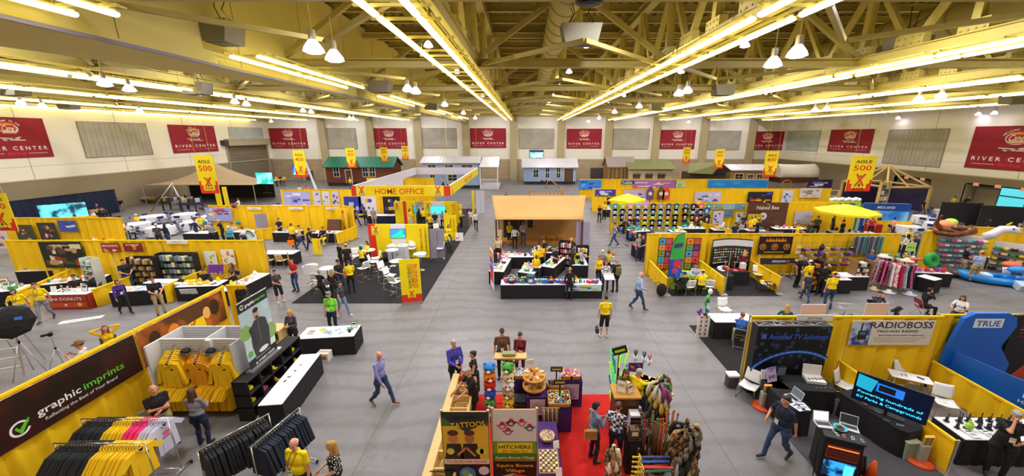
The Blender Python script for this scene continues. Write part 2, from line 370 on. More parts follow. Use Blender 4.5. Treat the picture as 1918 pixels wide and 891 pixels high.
#fluorescent fixtures on struts under the trusses
def fixture(L=4.0):
 t=th_('fluorescent_fixture','x','ceiling light');m=MB()
 for y in(-L*.42,0,L*.42):m.b2((-.78,y-.03,.1),(.85,y+.03,.16),'steel')
 for dx in(-.7,.7):m.b2((dx-.02,-L/2,.14),(dx+.02,L/2,.18),'steel')
 for y in(-L*.42,L*.42):m.cyl((.55,y,.12),(.55,y,.34),.015,'steel',n=5);m.cyl((-.5,y,.12),(-.5,y,.34),.015,'steel',n=5)
 m.mk('mounting_frame',t)
 for dx in(-.45,.45):
  m=MB();m.b2((dx-.02,-L/2,.1),(dx+.02,L/2,.14),'steel');m.mk('reflector',t);m=MB();n=9;vs=[]
  for yy in(-L/2,L/2):
   for k in range(n+1):a=2*PI*k/n;vs.append((dx+.09*cos(a),yy,.04+.06*sin(a)))
  q=n+1;m.add(vs,[(k,q+k,q+k+1,k+1)for k in range(n)]+[tuple(range(q)),tuple(range(2*q-1,q-1,-1))],'lens',True);m.mk('lens',t)
 return t
fx=fixture();first=True
bays=[(a+.28,a+4.45)for a in[YC[0]-8.48+8.48*k for k in range(0,8)]]
for xi,x in enumerate(XL):
 for bi,(b0,b1)in enumerate(bays):
  for si,y in enumerate((b0+2.0,b1+2.0)):
   if y>YB-2.5:continue
   if x<-14 and y<6 or x>14 and y<4 or y<1:continue
   if abs(x-(-10.72))<.1:xx,z=XS+.95,10.22
   else:xx,z=x-.55,10.22
   if abs(x-(-10.72))<.1 and(bi+si*2)%3==1:continue
   lab=('twin-row fluorescent strip light hanging under a cream steel roof truss');g='fluorescent strip lights under the roof trusses'
   if abs(x-(-10.72))<.1:lab,g='fluorescent strip light washing the smooth partition bulkhead','strip lights along the bulkhead'
   if first:o=fx;o.location=(xx,y,z);first=False;o['label']=lab;o['group']=g
   else:o=dup(fx,(xx,y,z),0,lab,g)
#high-bay lamps
def highbay():
 t=th_('high_bay_lamp','x','ceiling lamp');m=MB();m.cyl((0,0,.45),(0,0,1.1),.012,'steel',n=5);m.cyl((0,0,.28),(0,0,.5),.09,'alu');m.mk('ballast',t);m=MB();m.lathe([(.06,.3),(.12,.24),(.22,.1),(.26,0),(.245,0),(.2,.1),(.1,.22),(.05,.28)],'hidshade',n=18,closed=False);m.mk('shade',t)
 m=MB();m.lathe([(.235,.01),(.16,-.035),(.05,-.05),(.001,-.05)],'hidlens',n=16,closed=False);m.lathe([(.235,.01),(.001,.012)],'hidlens',n=16,closed=False);m.mk('lens',t);return t
hb=highbay();first=True
LD=bpy.data.lights.new('high_bay_glow','AREA');LD.shape='DISK';LD.size=.5;LD.energy=HIBAY*.5;LD.color=(.94,.94,1);LD.spread=R(170)
LPIX=[(588,97),(627,113),(764,170),(779,174),(833,198),(868,213),(890,222),(1447,124),(1492,105),(1271,178),(1287,173),(1151,211),(1102,228),(1122,222),(1197,201),(197,160),(243,170),(262,209),(440,193),(462,197),(568,209),(583,211),(655,222),(662,223),(1720,188),(1762,182),(1862,213),(1548,205),(1526,207),(1290,229),(1682,222),(1832,215),(40,195),(80,200),(508,228)]
for(px,py)in LPIX:
 p=P(px,py,9.75);lab='round aluminium high-bay lamp glowing white beneath the roof steel'
 if p.y>YB-1:p=PY(px,py,YB-3)
 if first:o=hb;o.location=p;o['label']=lab;o['group']='high-bay lamps';first=False
 else:o=dup(hb,p,0,lab,'high-bay lamps')
 if abs(p.x)<40:l=bpy.data.objects.new('high_bay_glow',LD);COL.objects.link(l);l.location=p+Vc((0,0,-.09))
LFILL=LD.copy();LFILL.energy=HIBAY
for xi in range(-5,6):  # added grid of fill lamps, evens out the light across the hall
 for yi in range(8):
  x=xi*8.42+3.2-(2.6 if xi==-2 else 0);y=4.9+yi*8.48
  if abs(x)>XW-1.5 or y>YB-2:continue
  o=dup(hb,(x,y,12.3),0,'added high-bay fill lamp tucked up between the roof trusses','added fill lamps up between the trusses');l=bpy.data.objects.new('high_bay_glow',LFILL);COL.objects.link(l);l.location=(x,y,12.2)
#ducts and hanging boxes
m=MB();x0=1.6
pts=[];r0=.62
m.cyl((x0,4,13.0),(x0,YB-.5,13.0),r0,'duct',n=24)
y=5
while y<YB-1:m.cyl((x0,y,13.0),(x0,y+.09,13.0),r0+.035,'steel_dk',n=24);y+=1.5
for y in(14,18.5,25.5,31,38):m.cyl((x0+.62,y,13.0),(x0+.62,y,11.9),.28,'duct',n=14)
tag(m.mk('air_duct'),'large round spiral air duct running along the middle of the roof','duct')
for(xx,lab)in((19.0,'round air duct behind the trusses above the yellow umbrella side'),(31.5,'round air duct high over the inflatable toys booth side'),(-25,'round air duct high above the banquet tables side')):
 m=MB();m.cyl((xx,6,12.7),(xx,YB-.5,12.7),.75,'duct',n=22);y=7
 while y<YB-1:m.cyl((xx,y,12.7),(xx,y+.1,12.7),.79,'steel_dk',n=22);y+=1.6
 tag(m.mk('air_duct'),lab,'duct')
HB=[(402,60,11.0,'grey box unit hung over the smooth bulkhead near the strip lights'),(1087,65,11.4,'large grey box unit hung beside the spiral duct'),(1700,85,11.2,'broad grey box unit hung over the KOA aisle 500 side'),(1035,95,11.4,None),(712,162,10.6,'grey box unit hung between the first high-bay lamps'),(1355,168,10.6,'grey box unit hung past the pair of bright high-bay lamps'),(22,167,10.4,'grey box unit hung above the nearest maroon banner'),(1640,175,10.5,'grey box unit hung above the aisle 500 sign'),(1230,200,10.5,'small grey box unit hung beyond the second roof truss'),(808,198,10.5,'small grey box unit hung beyond the bulkhead lights'),(127,197,10.4,'grey box unit hung over the pale wall panel'),(368,165,10.4,'grey box unit hung over the maroon banner beside the roll-up door'),(1900,185,10.3,'grey box unit hung above the banner over the exit doors'),(1800,212,10.3,'grey box unit hung near the upper edge of the wall panels')]
for i,(px,py,z,lab)in enumerate(HB):
 if not lab:continue
 p=P(px,py,z);s=1.0 if p.y<16 else .9;t=th_('hanging_speaker',lab,'ceiling unit',p);m=MB();m.prism([(-.75*s,.3),(.75*s,.3),(.6*s,-.35),(-.6*s,-.35)],.9*s,'unit');o=m.mk('cabinet',t);o.rotation_euler=(R(90),0,0);o.location=(0,.45,0);m=MB();m.b2((-.5*s,-.35,-.37),(.5*s,.35,-.35),'#5f5d66');m.mk('grille',t);m=MB()
 for dx in(-.5,.5):
  for dy in(-.3,.3):m.tube([(dx*s,dy,.3),(dx*.5,dy*.5,.7),(dx*s,dy,1.3)],.015,'blackmetal',5)
 m.mk('hanging_chain',t)
t=th_('round_speaker','black round speaker clamped to the cross beam','speaker',P(1104,6,10.5))
m=MB();m.lathe([(.3,0),(.32,.1),(.15,.35),(.05,.4)],'blackmetal',n=20);m.mk('horn',t)
m=MB();m.lathe([(.24,-.02),(.1,.02),(.02,.02)],'#40404a',n=20);m.mk('cone',t)
#wall banners, panels, windows
def cane_banner(mb,w,h):
 mb.b2((0,0,-.02),(w,h,0),'maroon');mb.line([(.02*w,.02*h),(.98*w,.02*h),(.98*w,.98*h),(.02*w,.98*h),(.02*w,.02*h)],.01*h,'#7a1028');n=11
 for k,ch in enumerate('WELCOME TO THE'):a=R(150-120*k/13);mb.text(ch,w/2+.155*w*cos(a),.70*h+.155*h*1.25*sin(a),.062*h,'#f6eef0',z=.012,rot=a-PI/2)
 mb.ring(w/2,.72*h,.115*w,.128*w,'#f4f0f2',z=.008,sy=.62);mb.disc(w/2,.72*h,.113*w,'#c2222e',z=.006,ry=.08*w);mb.poly([(w*.40,.67*h),(w*.60,.67*h),(w*.585,.60*h),(w*.415,.60*h)],'#f08a2c',z=.009);mb.poly([(w*.43,.80*h),(w*.57,.80*h),(w*.60,.84*h),(w*.50,.87*h),(w*.40,.84*h)],'#f29a3a',z=.009);mb.text("Cane's",w/2+.005*w,.665*h,.2*h,'#ffffff',z=.014,width=.2*w,shear=.25)
 mb.line([(w*.41,.635*h),(w*.6,.65*h)],.02*h,'#ffffff',z=.013)
 for a,b in(((.33,.50),(.60,.475)),((.40,.43),(.62,.52)),((.38,.455),(.67,.44))):mb.line([(a[0]*w,a[1]*h),(b[0]*w,b[1]*h)],.022*h,'#f3e4de',z=.01)
 mb.text('R I V E R   C E N T E R',w/2,.2*h,.13*h,'#fbf4f4',z=.01,width=.88*w);mb.text('Baton Rouge',w/2,.085*h,.1*h,'#e0402c',z=.011,width=.24*w,shear=.3);mb.line([(.08*w,.115*h),(.34*w,.115*h)],.012*h,'#e9c9cc',z=.01);mb.line([(.66*w,.115*h),(.92*w,.115*h)],.012*h,'#e9c9cc',z=.01)
def acoustic(mb,w,h,tone='#b9b2a6',rib=0):
 mb.b2((0,0,-.06),(w,h,0),tone);n=14
 for k in range(n+1):mb.b2((w*k/n-.012,0,0),(w*k/n+.012,h,.02),'#a8a196'if not rib else '#9fa3a8')
 for k in range(7):mb.b2((0,h*k/6-.012,0),(w,h*k/6+.012,.015),'#b0a99d')
 mb.line([(0,0),(w,0),(w,h),(0,h),(0,0)],.05,'#8f8878',z=.02)
mat('panelcloth','#b8b1a4',.9,var=.3,scale=.9)
mat('panelblue','#c3cdd2',.8,var=.25,scale=1.2)
where={361:'beside the grey roll-up door',540:'over the AISLE 400 sign by the roll-up door',728:'above the green-roofed cabin',914:'above the white porch of the blue park house',1094:'above the bare wall past the small wall screen',1269:'above the green-roofed tents',1438:'above the aisle 400 sign and covered wagon',1596:'just past the corner over the aisle 500 sign'}
def wi_(kind,quad,wall,lab,n=0):
 (xa,ya),(xb,yb)=quad
 if wall=='b':a=PY(xa,ya,YB-.08);b=PY(xb,yb,YB-.08);u=(1,0,0);w=b.x-a.x;o=Vc((a.x,YB-.08,b.z))
 elif wall=='l':a=PX(xa,ya,-XW+.08);b=PX(xb,yb,-XW+.08);u=(0,1,0);w=b.y-a.y;o=Vc((-XW+.08,a.y,b.z))
 else:a=PX(xa,ya,XW-.08);b=PX(xb,yb,XW-.08);u=(0,-1,0);w=a.y-b.y;o=Vc((XW-.08,a.y,b.z))
 h=a.z-b.z;m=MB().fr(o,u,(0,0,1))
 if kind=='banner':cane_banner(m,w,h);m.mk('wall_banner',None,lab,'banner')
 elif kind=='panel':acoustic(m,w,h,'panelcloth');m.mk('acoustic_panel',None,lab,'wall panel')
 else:acoustic(m,w,h,'panelblue',1);m.mk('acoustic_panel',None,lab,'wall panel')
BL='maroon River Center wall banner '
wi_('banner',((502,240),(578,278)),'b',BL+where[540])
wi_('banner',((693,240),(764,278)),'b',BL+where[728])
wi_('banner',((880,240),(948,277)),'b',BL+where[914])
wi_('banner',((1062,241),(1126,278)),'b',BL+where[1094])
wi_('banner',((1238,243),(1300,279)),'b',BL+where[1269])
wi_('banner',((1406,246),(1468,281)),'b',BL+where[1438])
wi_('panel',((600,240),(670,278)),'b','grey acoustic panel set in the back wall before the pilaster by the green-roofed cabin')
wi_('panel',((786,240),(856,277)),'b','grey acoustic panel in the back wall above the long blue house with clerestory')
wi_('panel',((972,241),(1037,278)),'b','grey acoustic panel in the back wall right over the small wall screen')
wi_('panel',((1150,241),(1214,279)),'b','grey acoustic panel in the back wall above the log cabin')
wi_('panel',((1322,245),(1384,280)),'b','grey ribbed acoustic panel in the back wall over the peaked green tent')
wi_('banner',((313,233),(410,283)),'l',BL+where[361])
wi_('banner',((-75,216),(102,293)),'l',BL+'cut off by the picture edge on the near side wall')
wi_('panel',((142,227),(287,289)),'l','big pale stained acoustic panel on the side wall above the pool of dark drapes')
wi_('blue',((427,238),(495,266)),'l','small pale blue-grey panel directly over the roll-up door')
wi_('banner',((1557,243),(1628,287)),'r',BL+where[1596])
wi_('blue',((1477,246),(1530,283)),'r','pale blue ribbed wall panel above the white covered wagon')
wi_('panel',((1667,243),(1759,313)),'r','big pale ribbed panel on the side wall above the timber pavilion')
wi_('banner',((1828,237),(1985,326)),'r',BL+'over the open doorway with daylight')
m=MB().fr((-XW+.05,58.5,0),(0,1,0),(0,0,1))
m.b2((0,0,-.25),(8.7,6.3,-.2),'#8c8170')
for k in range(32):m.b2((0,k*.2,-.2),(8.7,k*.2+.15,-.16),'#857a69')
m.b2((-.3,0,-.2),(0,6.5,.12),'#a79a80');m.b2((8.7,0,-.2),(9.0,6.5,.12),'#a79a80')
m.b2((-.3,6.3,-.1),(9.0,7.3,.7),'#b5a98e')
m.b2((-1.1,6.4,0),(-.3,7.1,.6),'#403c3c')
st_('door_1',m)
t=th_('wall_screen','black flat television on the back wall showing a teal map slide','television',PY(1004,289,YB-.15))
m=MB().fr((-1.15,0,-.7));m.b2((0,0,-.08),(2.5,1.45,0),'black');m.mk('frame',t)
m=MB().fr((-1.15,0,-.7));m.rect(.08,.08,2.42,1.37,mat('scr1','#45c3c9',.3,emit=1.2,kind='blotch',col2='#e8fbff',scale=3),z=.01);m.rect(.08,1.05,2.42,1.37,mat('scr1b','#123a63',.3,emit=.8),z=.014);m.mk('screen',t)
for n,(xa,xb,yt)in enumerate(((1107,1139,315),(572,585,320))):a=PY(xa,yt,YB-.05);b=PY(xb,yt,YB-.05);m=MB().fr((a.x,YB-.05,0));w=b.x-a.x;h=a.z;m.b2((-.1,0,-.05),(w+.1,h+.1,.02),'#6d6258');m.b2((0,0,.02),(w/2-.02,h,.06),'#4d443c');m.b2((w/2+.02,0,.02),(w,h,.06),'#4d443c');m.b2((w/2-.2,1.0,.06),(w/2-.1,1.1,.12),'chrome');m.b2((w/2+.1,1.0,.06),(w/2+.2,1.1,.12),'chrome');st_('door_%d'%(2+n),m)
def exitsign(p,lab):
 t=th_('exit_sign',lab,'sign',p);m=MB().fr((0,0,0),(0,-1,0),(0,0,1));m.b2((-.25,0,-.05),(.25,.3,0),'#f2ecea');m.mk('case',t);m=MB().fr((0,0,0),(0,-1,0),(0,0,1));m.text('EXIT',0,.06,.26,mat('exitred','#e5301c',.4,emit=1.4),z=.01,width=.4);m.mk('lettering',t)
ya0,ya1=PX(1742,340,XW)[1],PX(1676,335,XW)[1]
yb0,yb1=PX(1920,345,XW)[1]-3.5,PX(1808,350,XW)[1]
dn=4
mat('daylight','#b9f3f6',.9,emit=1.6,var=0)
for(y0,y1,lit)in((ya0,ya1,None),(yb0,yb1,(PX(1895,380,XW)[1],PX(1846,370,XW)[1]))):
 m=MB();m.b2((XW+1.2,y0-.2,0),(XW+1.3,lit[0]if lit else y1,2.95),'#8a7d68')
 if lit:m.b2((XW+1.2,lit[1],0),(XW+1.3,y1+.2,2.95),'#8a7d68')
 m.b2((XW,y0-.1,0),(XW+1.3,y0,2.95),'#a6987e');m.b2((XW,y1,0),(XW+1.3,y1+.1,2.95),'#a6987e');m.b2((XW,y0,2.95),(XW+1.3,y1,3.05),'#a6987e');m.b2((XW,y0,-.2),(XW+1.3,y1,-.005),'conc');n=4 if lit else 2
 for k in range(n):
  c=y0+(y1-y0)*(k+.5)/n
  if lit and lit[0]-.5<c<lit[1]+.5:continue
  w=(y1-y0)/n*.9;m.b2((XW+1.12,c-w/2,0),(XW+1.2,c+w/2,2.6),'#9b8e76');m.b2((XW+1.05,c-.3,1.0),(XW+1.12,c+.3,1.08),'chrome')
 st_('door_%d'%dn,m);dn+=1
 if lit:m=MB();m.b2((XW+1.22,lit[0]-.1,1.98),(XW+1.3,lit[1]+.1,2.1),'#2a8f95');m.b2((XW+1.22,lit[0]-.1,0),(XW+1.3,lit[0],2.95),'#3a6f78');m.b2((XW+1.22,lit[1],0),(XW+1.3,lit[1]+.1,2.95),'#3a6f78');st_('window_1',m);m=MB();m.b2((XW+7,lit[0]-9,-.1),(XW+7.1,lit[1]+9,4),mat('daylight_glow','#62c6cc',.9,emit=.55));m.b2((XW+1.3,lit[0]-9,-.1),(XW+7,lit[1]+9,0),'#7fc4c8');st_('wall_outside',m)  # wall beyond the doorway glows by itself, daylight put into its colour
for px,py,lab in((1697,335,'red EXIT sign over the near leaf of the brown double doors behind the timber pavilion'),(1727,338,'red EXIT sign over the far leaf beside the timber pavilion'),(1827,348,'red EXIT sign beside the daylight doorway, pavilion side'),(1868,352,'red EXIT sign right above the open daylight doorway'),(1917,358,'red EXIT sign cut by the picture edge above brown doors')):exitsign(PX(px,py,XW-.06),lab)
for px,py,X,lab in((0,0,0,''),):pass
#people
SKIN={'fair':mat('skin_fair','#d99a7c',.55,var=.06),'tan':mat('skin_tan','#c07d58',.55,var=.06),'dark':mat('skin_dark','#6b4028',.5,var=.06)}
HAIRC={'brown':'#4a2c18','dark':'#1d1513','blond':'#b98a4a','grey':'#a39d98','white':'#dcd6cf','red':'#8a4020','black':'#121013'}
for k,v in HAIRC.items():mat('hair_'+k,v,.6,var=.35,scale=40)
CLO=dict(yel='#ffd800',yel2='#f3c400',blk='#17171b',navy='#1c2440',grey='#86868e',dgrey='#3d3d45',white='#e8e6ea',jeans='#32466f',ljeans='#6d84ab',khaki='#b09a6a',blue='#2f5fb8',lblue='#9fb4dd',lav='#8e8cc8',purple='#4b2a80',viol='#4b46b4',green='#79d62a',dgreen='#1d5a48',red='#c42a2a',maroon='#6c1a26',olive='#6b664c',teal='#2a93a8',pink='#f0a8b8',brown='#6b4a32',orange='#ff7a14',tan='#cdb48a',black='#141418')
for k,v in CLO.items():mat('cloth_'+k,v,.85,var=.12,scale=9)
mat('cloth_plaid','#e8ecf2',.85,kind='check',col2='#26355f',scale=13)
mat('cloth_zebra','#efedf0',.85,kind='blotch',col2='#131218',scale=30)
mat('cloth_dots','#15141a',.85,kind='dots',col2='#f2f0f2',scale=22)
mat('cloth_print','#c43c6a',.85,kind='cells',scale=28)
mat('cloth_camo','#54603a',.85,kind='blotch',col2='#27311f',scale=16)
mat('cloth_stripe','#d8dde6',.85,kind='stripe',col2='#5a6a8c',scale=14)
mat('eyes','#1b1410',.4);mat('lips','#a3564a',.5);mat('lanyard','#1b1b22',.7);mat('badge','#f2f0ec',.5)
def ik(a,t,l1,l2,pole):
 a=Vc(a);t=Vc(t);d=t-a;L=d.length
 if L>(l1+l2)*.995:t=a+d*((l1+l2)*.995/L);d=t-a;L=d.length
 if L<.08:L=.08
 c=(l1*l1+L*L-l2*l2)/(2*L);hgt=math.sqrt(max(0,l1*l1-c*c));dn=d.normalized();p=Vc(pole);p=(p-dn*p.dot(dn))
 if p.length<1e-4:p=Vc((0,-1,0))
 return a+dn*c+p.normalized()*hgt,t
POSES={'stand':dict(h=((.25,-.05,.80),(.25,-.07,.80))),'hold':dict(elbow=(.6,.4,-1),h=((.08,-.30,1.08),(.10,-.27,1.05))),'phone':dict(elbow=(.5,.3,-1),h=((.05,-.30,1.22),(.08,-.26,1.18)),look=.45),'cross':dict(h=((-.01,-.21,1.18),(-.03,-.24,1.13))),'hip':dict(h=((.25,-.08,.98),(.25,-.05,.80))),'reach':dict(h=((.12,-.55,1.15),(.25,-.05,.80)),look=.25),'reach2':dict(h=((.12,-.52,1.05),(.14,-.50,1.03)),lean=.18,look=.35),'up':dict(h=((.18,.02,2.05),(.1,-.25,1.1)),look=-.15),'back':dict(h=((.05,.17,.95),(.05,.19,.97))),'bend':dict(h=((.15,-.55,.85),(.12,-.55,.86)),lean=.5,look=.3),'walk':dict(h=((.24,-.22,.92),(.24,.22,.90)),f=((.09,.30,.10),(.09,-.34,.0)),lean=.05),'walk2':dict(h=((.20,-.25,1.05),(.24,.14,.85)),f=((.09,-.30,.0),(.09,.30,.10)),lean=.06),'cheek':dict(h=((.03,-.17,1.50),(.12,-.22,1.1)),elbow=(.4,-.3,-1)),'sit':dict(h=((.16,-.42,.80),(.14,-.40,.80)),sit=1,look=.2),'sitlap':dict(h=((.12,-.30,.66),(.12,-.30,.66)),sit=1),'sitchin':dict(elbow=(.5,-.2,-1),h=((.02,-.24,1.06),(.16,-.36,.80)),sit=1,look=.15,lean=.15),'sitcross':dict(h=((-.12,-.24,.86),(-.12,-.26,.84)),sit=1),'behindhead':dict(h=((.12,.10,1.20),(.12,.10,1.20)),sit=1,look=-.35,elbow=(1,-.3,.3)),'camera':dict(h=((.08,-.26,1.03),(.08,-.30,1.0)),sit=1,look=.1),}
def cp_(p0,p1,r0,r1,n=12):
 """closed rounded tube as (verts, faces)"""
 p0=Vc(p0);p1=Vc(p1);d=p1-p0;L=d.length;q=(d if L>1e-5 else Vc((0,0,1))).to_track_quat('Z','Y').to_matrix();vs=[p0-q@Vc((0,0,r0))]
 for k in(-60,-25):vs+=[p0+q@Vc((cos(R(k))*r0*cos(2*PI*i/n),cos(R(k))*r0*sin(2*PI*i/n),sin(R(k))*r0))for i in range(n)]
 for k in(25,60):vs+=[p1+q@Vc((cos(R(k))*r1*cos(2*PI*i/n),cos(R(k))*r1*sin(2*PI*i/n),sin(R(k))*r1))for i in range(n)]
 vs.append(p1+q@Vc((0,0,r1)));e=len(vs)-1;fs=[(0,1+(i+1)%n,1+i)for i in range(n)]
 for j in range(3):
  for i in range(n):fs.append((1+j*n+i,1+j*n+(i+1)%n,1+(j+1)*n+(i+1)%n,1+(j+1)*n+i))
 fs+=[(1+3*n+i,1+3*n+(i+1)%n,e)for i in range(n)];return vs,fs
class Prims:
 def __init__(s):s.L=[]
 def cap(s,a,b,ra,rb,t):s.L.append(('c',Vc(a),Vc(b),ra,rb,t))
 def ell(s,c,r,t,M=None):s.L.append(('e',Vc(c),r,M or Matrix.Identity(3),None,t))
 def remesh(s,vox,smooth=2):
  V=[];Fs=[]
  for q in s.L:
   if q[0]=='c':vs,fs=cp_(q[1],q[2],q[3],q[4])
   else:m=MB();m.ell((0,0,0),q[2],None,n=14);vs=[q[1]+q[3]@Vc(v)for v in m.V];fs=m.F
   n=len(V);V+=vs;Fs+=[tuple(n+k for k in f)for f in fs]
  me=bpy.data.meshes.new('b');me.from_pydata([tuple(v)for v in V],[],Fs);o=bpy.data.objects.new('b',me);md=o.modifiers.new('r','REMESH');md.mode='VOXEL';md.voxel_size=vox
  if smooth:sm=o.modifiers.new('s','SMOOTH');sm.iterations=smooth;sm.factor=.5
  r=ev_(o);bpy.data.objects.remove(o);bpy.data.meshes.remove(me);return r
 def classify(s,me,tags):
  n=len(me.polygons);c=np.zeros(n*3);me.polygons.foreach_get('center',c);c=c.reshape(-1,3);best=np.full(n,1e9);idx=np.zeros(n,dtype=np.int32)
  for q in s.L:
   if q[0]=='c':a=np.array(q[1]);d=np.array(q[2])-a;l2=(d*d).sum()or 1e-9;t=np.clip(((c-a)@d)/l2,0,1);dist=np.linalg.norm(c-a-t[:,None]*d,axis=1)-(q[3]+(q[4]-q[3])*t)
   else:M=np.array(q[3]);x=(c-np.array(q[1]))@M;r=np.array(q[2]);k=np.linalg.norm(x/r,axis=1);dist=(k-1)*r.min()
   b=dist<best;best[b]=dist[b];idx[b]=tags.index(q[5])
  me.polygons.foreach_set('material_index',idx);me.polygons.foreach_set('use_smooth',[True]*n)
NP=[0]
def pe_(label,pos,face=0,pose='stand',top='grey',bot='jeans',hair='brown',style='short',skin='fair',sleeve='short',legs='long',h=1.74,w=1.0,fem=False,near=0,shoe='#1d1b1c',cap=None,badge=None,bag=None,turn=0,look=None,seat=.47,dress=None,mirror=False,group=None,z=0,soles=None):
 """face: 0 looks to the viewer's side (-y), 90 to +x, 180 away"""
 q=POSES[pose];s=h/1.75;B=Prims();sit=q.get('sit');lean=q.get('lean',0);lk=q.get('look',.05)if look is None else look;pz=(seat+.11)/s if sit else .95;pel=Vc((0,0,pz));Lm=Matrix.Rotation(lean,3,'X')
 def up(v):return pel+Lm@(Vc(v)-Vc((0,0,.95)))
 sh=.165 if fem else .182;hp=.10 if fem else .092;tt='top';bt='top'if dress else 'bottom';B.ell(up((0,.01,.96)),((.165 if fem else .155)*w,.115*w,.12),bt,Lm);B.ell(up((0,-.012*w,1.09)),((.130 if fem else .150)*w,(.10)*w*w,.14),tt,Lm);B.ell(up((0,0,1.28)),((.150 if fem else .172)*w,.112*w,.17),tt,Lm);B.cap(up((-sh+.045,.01,1.42)),up((sh-.045,.01,1.42)),.056,.056,tt)
 B.cap(up((0,.03,1.2)),up((0,.02,1.43)),.10*w,.075,tt);B.ell(up((0,0,1.02)),(.158*w,.118*w,.09),tt,Lm)
 if fem:
  for x in(-.065,.065):B.ell(up((x,-.085*w,1.28)),(.062,.055,.06),tt,Lm)
 nk=up((0,.005,1.47));hd=up((0,-.02,1.55));B.cap(nk,hd,.053,.05,'skin');Hm=Matrix.Rotation(R(turn),3,'Z')@Matrix.Rotation(lk,3,'X');hc=up((0,-.015,1.64))
 def hv(v):return hc+Hm@Vc(v)
 B.ell(hv((0,.008,.012)),(.074,.092,.098),'skin',Hm);B.ell(hv((0,-.028,-.052)),(.055,.062,.058),'skin',Hm);B.ell(hv((0,-.048,-.095)),(.03,.03,.022),'skin',Hm);B.cap(hv((0,-.083,.02)),hv((0,-.103,-.018)),.011,.015,'skin')
 for x in(-1,1):B.ell(hv((x*.076,.008,-.008)),(.012,.02,.03),'skin',Hm);B.ell(hv((x*.03,-.077,.022)),(.015,.012,.009),'eyes',Hm);B.ell(hv((x*.035,-.07,-.02)),(.022,.02,.02),'skin',Hm)
 B.ell(hv((0,-.084,-.056)),(.024,.012,.009),'lips',Hm);ft=q.get('f',((.11,0,0),(.12,-.03,0)));ends=[]
 for i,sx in enumerate((-1,1)):
  hip=pel+Vc((sx*hp*w,0,-.03));fx_,fy,fz=ft[i]
  if sit:fx_,fy,fz=.14+.02*i,-.46-.06*i*(1 if NP[0]%2 else-1),0
  ank=Vc((sx*fx_,fy+.02,.085/s*s+fz));knee,ank=ik(hip,ank,.432,.412,(sx*.12,-1,.35 if sit else .05));lg=legs;B.cap(hip,knee,.088*w,.062,bt if lg!='bare'else 'skin')
  if sit or lg!='skirt':B.ell(hip+(knee-hip)*.25+Vc((0,.01,0)),(.092*w,.10*w,.14)if not sit else(.09,.13,.085),bt if lg!='bare'else 'skin')
  kt='bottom'if lg=='long'else 'skin';r1,r2=(.062,.056)if lg=='long'else(.05,.036);B.cap(knee,ank,r1,r2,kt);B.ell(knee+(ank-knee)*.3+Vc((0,.02,0)),(.055,.06,.12),kt)
  if lg=='shorts':B.cap(hip,knee+(knee-hip)*.02,.096*w,.082,'bottom')
  d=Vc((sx*.18,-1,-.12 if fz>.03 else 0)).normalized()
  if fz>.03:d=Vc((sx*.05,-.75,-.62)).normalized()
  B.cap(ank+Vc((0,.02,-.045)),ank+d*.15+Vc((0,0,-.048)),.036,.036,'shoe');B.cap(ank+Vc((0,0,-.01)),ank+d*.08+Vc((0,0,-.03)),.043,.036,'shoe');ends.append(ank)
 if legs=='skirt'or dress:tg='top'if dress else 'bottom';ln=.5 if dress else .35;B.cap(up((0,.01,.95)),up((0,0,.95-ln)),.165*w,.19*w,tg)
 for i,sx in enumerate((-1,1)):
  j=1-i if mirror else i;hx,hy,hz=q['h'][j];S0=up((sx*sh,.01,1.41))
  if sit:T0=Vc((sx*hx,hy,hz/s))if hz<1.02 or pose in('sitchin','behindhead','camera')else up((sx*hx,hy,hz))
  else:T0=Vc((sx*hx,hy,hz))
  if pose=='behindhead':T0=up((sx*.11,.09,1.62))
  if pose=='sitchin'and j==0:T0=hv((.0,-.12,-.10))
  if pose=='cheek'and j==0:T0=hv((sx*.03,-.13,-.06))
  pole=q.get('elbow',(.75,.6,-.55));pole=(sx*pole[0],pole[1],pole[2]);el,wr=ik(S0,T0,.285,.255,pole);B.cap(S0,el,.050*w**.5,.040,'skin'if sleeve=='none'else('top'if sleeve=='long'else 'skin'))
  if sleeve=='short':B.cap(S0,S0+(el-S0)*.62,.056*w**.5,.054*w**.5,'top')
  elif sleeve=='long':B.cap(S0,el,.055*w**.5,.048,'top');B.cap(el,el+(wr-el)*.9,.050,.038,'top')
  elif sleeve=='none':B.ell(S0,(.052,.055,.05),'top')
  B.cap(el,wr,.039,.026,'skin');f=(wr-el).normalized();nrm=Vc((-sx,0,0))if abs(f.x)<.8 else Vc((0,1,0));side_=f.cross(nrm)
  if side_.length<.1:side_=Vc((0,0,1))
  side_.normalize();nrm=side_.cross(f).normalized()
  if nrm.x*sx>0:nrm=-nrm
  pc=wr+f*.05;Mh=Matrix((side_,nrm,f)).transposed();B.ell(pc,(.040,.018,.052),'skin',Mh)
  if near:
   for k in range(4):o=(k-1.5)*.021;l=(.034,.041,.038,.028)[k];a=pc+f*.042+side_*o;b=a+(f+nrm*.35).normalized()*l;c=b+(f+nrm*1.0).normalized()*l*.8;B.cap(a,b,.0095,.009,'skin');B.cap(b,c,.009,.008,'skin')
   a=pc-f*.015+side_*.034*(-1);b=a+(f*.6-side_*.8+nrm*.3).normalized()*.035;c=b+(f+nrm*.4).normalized()*.028;B.cap(a,b,.012,.010,'skin');B.cap(b,c,.010,.009,'skin')
  else:
   for k in range(4):o=(k-1.5)*.021;a=pc+f*.035+side_*o;B.cap(a,a+(f+nrm*.5).normalized()*(.06,.07,.066,.052)[k],.010,.009,'skin')
   a=pc-f*.01-side_*.03;B.cap(a,a+(f-side_*.7+nrm*.3).normalized()*.055,.012,.010,'skin')
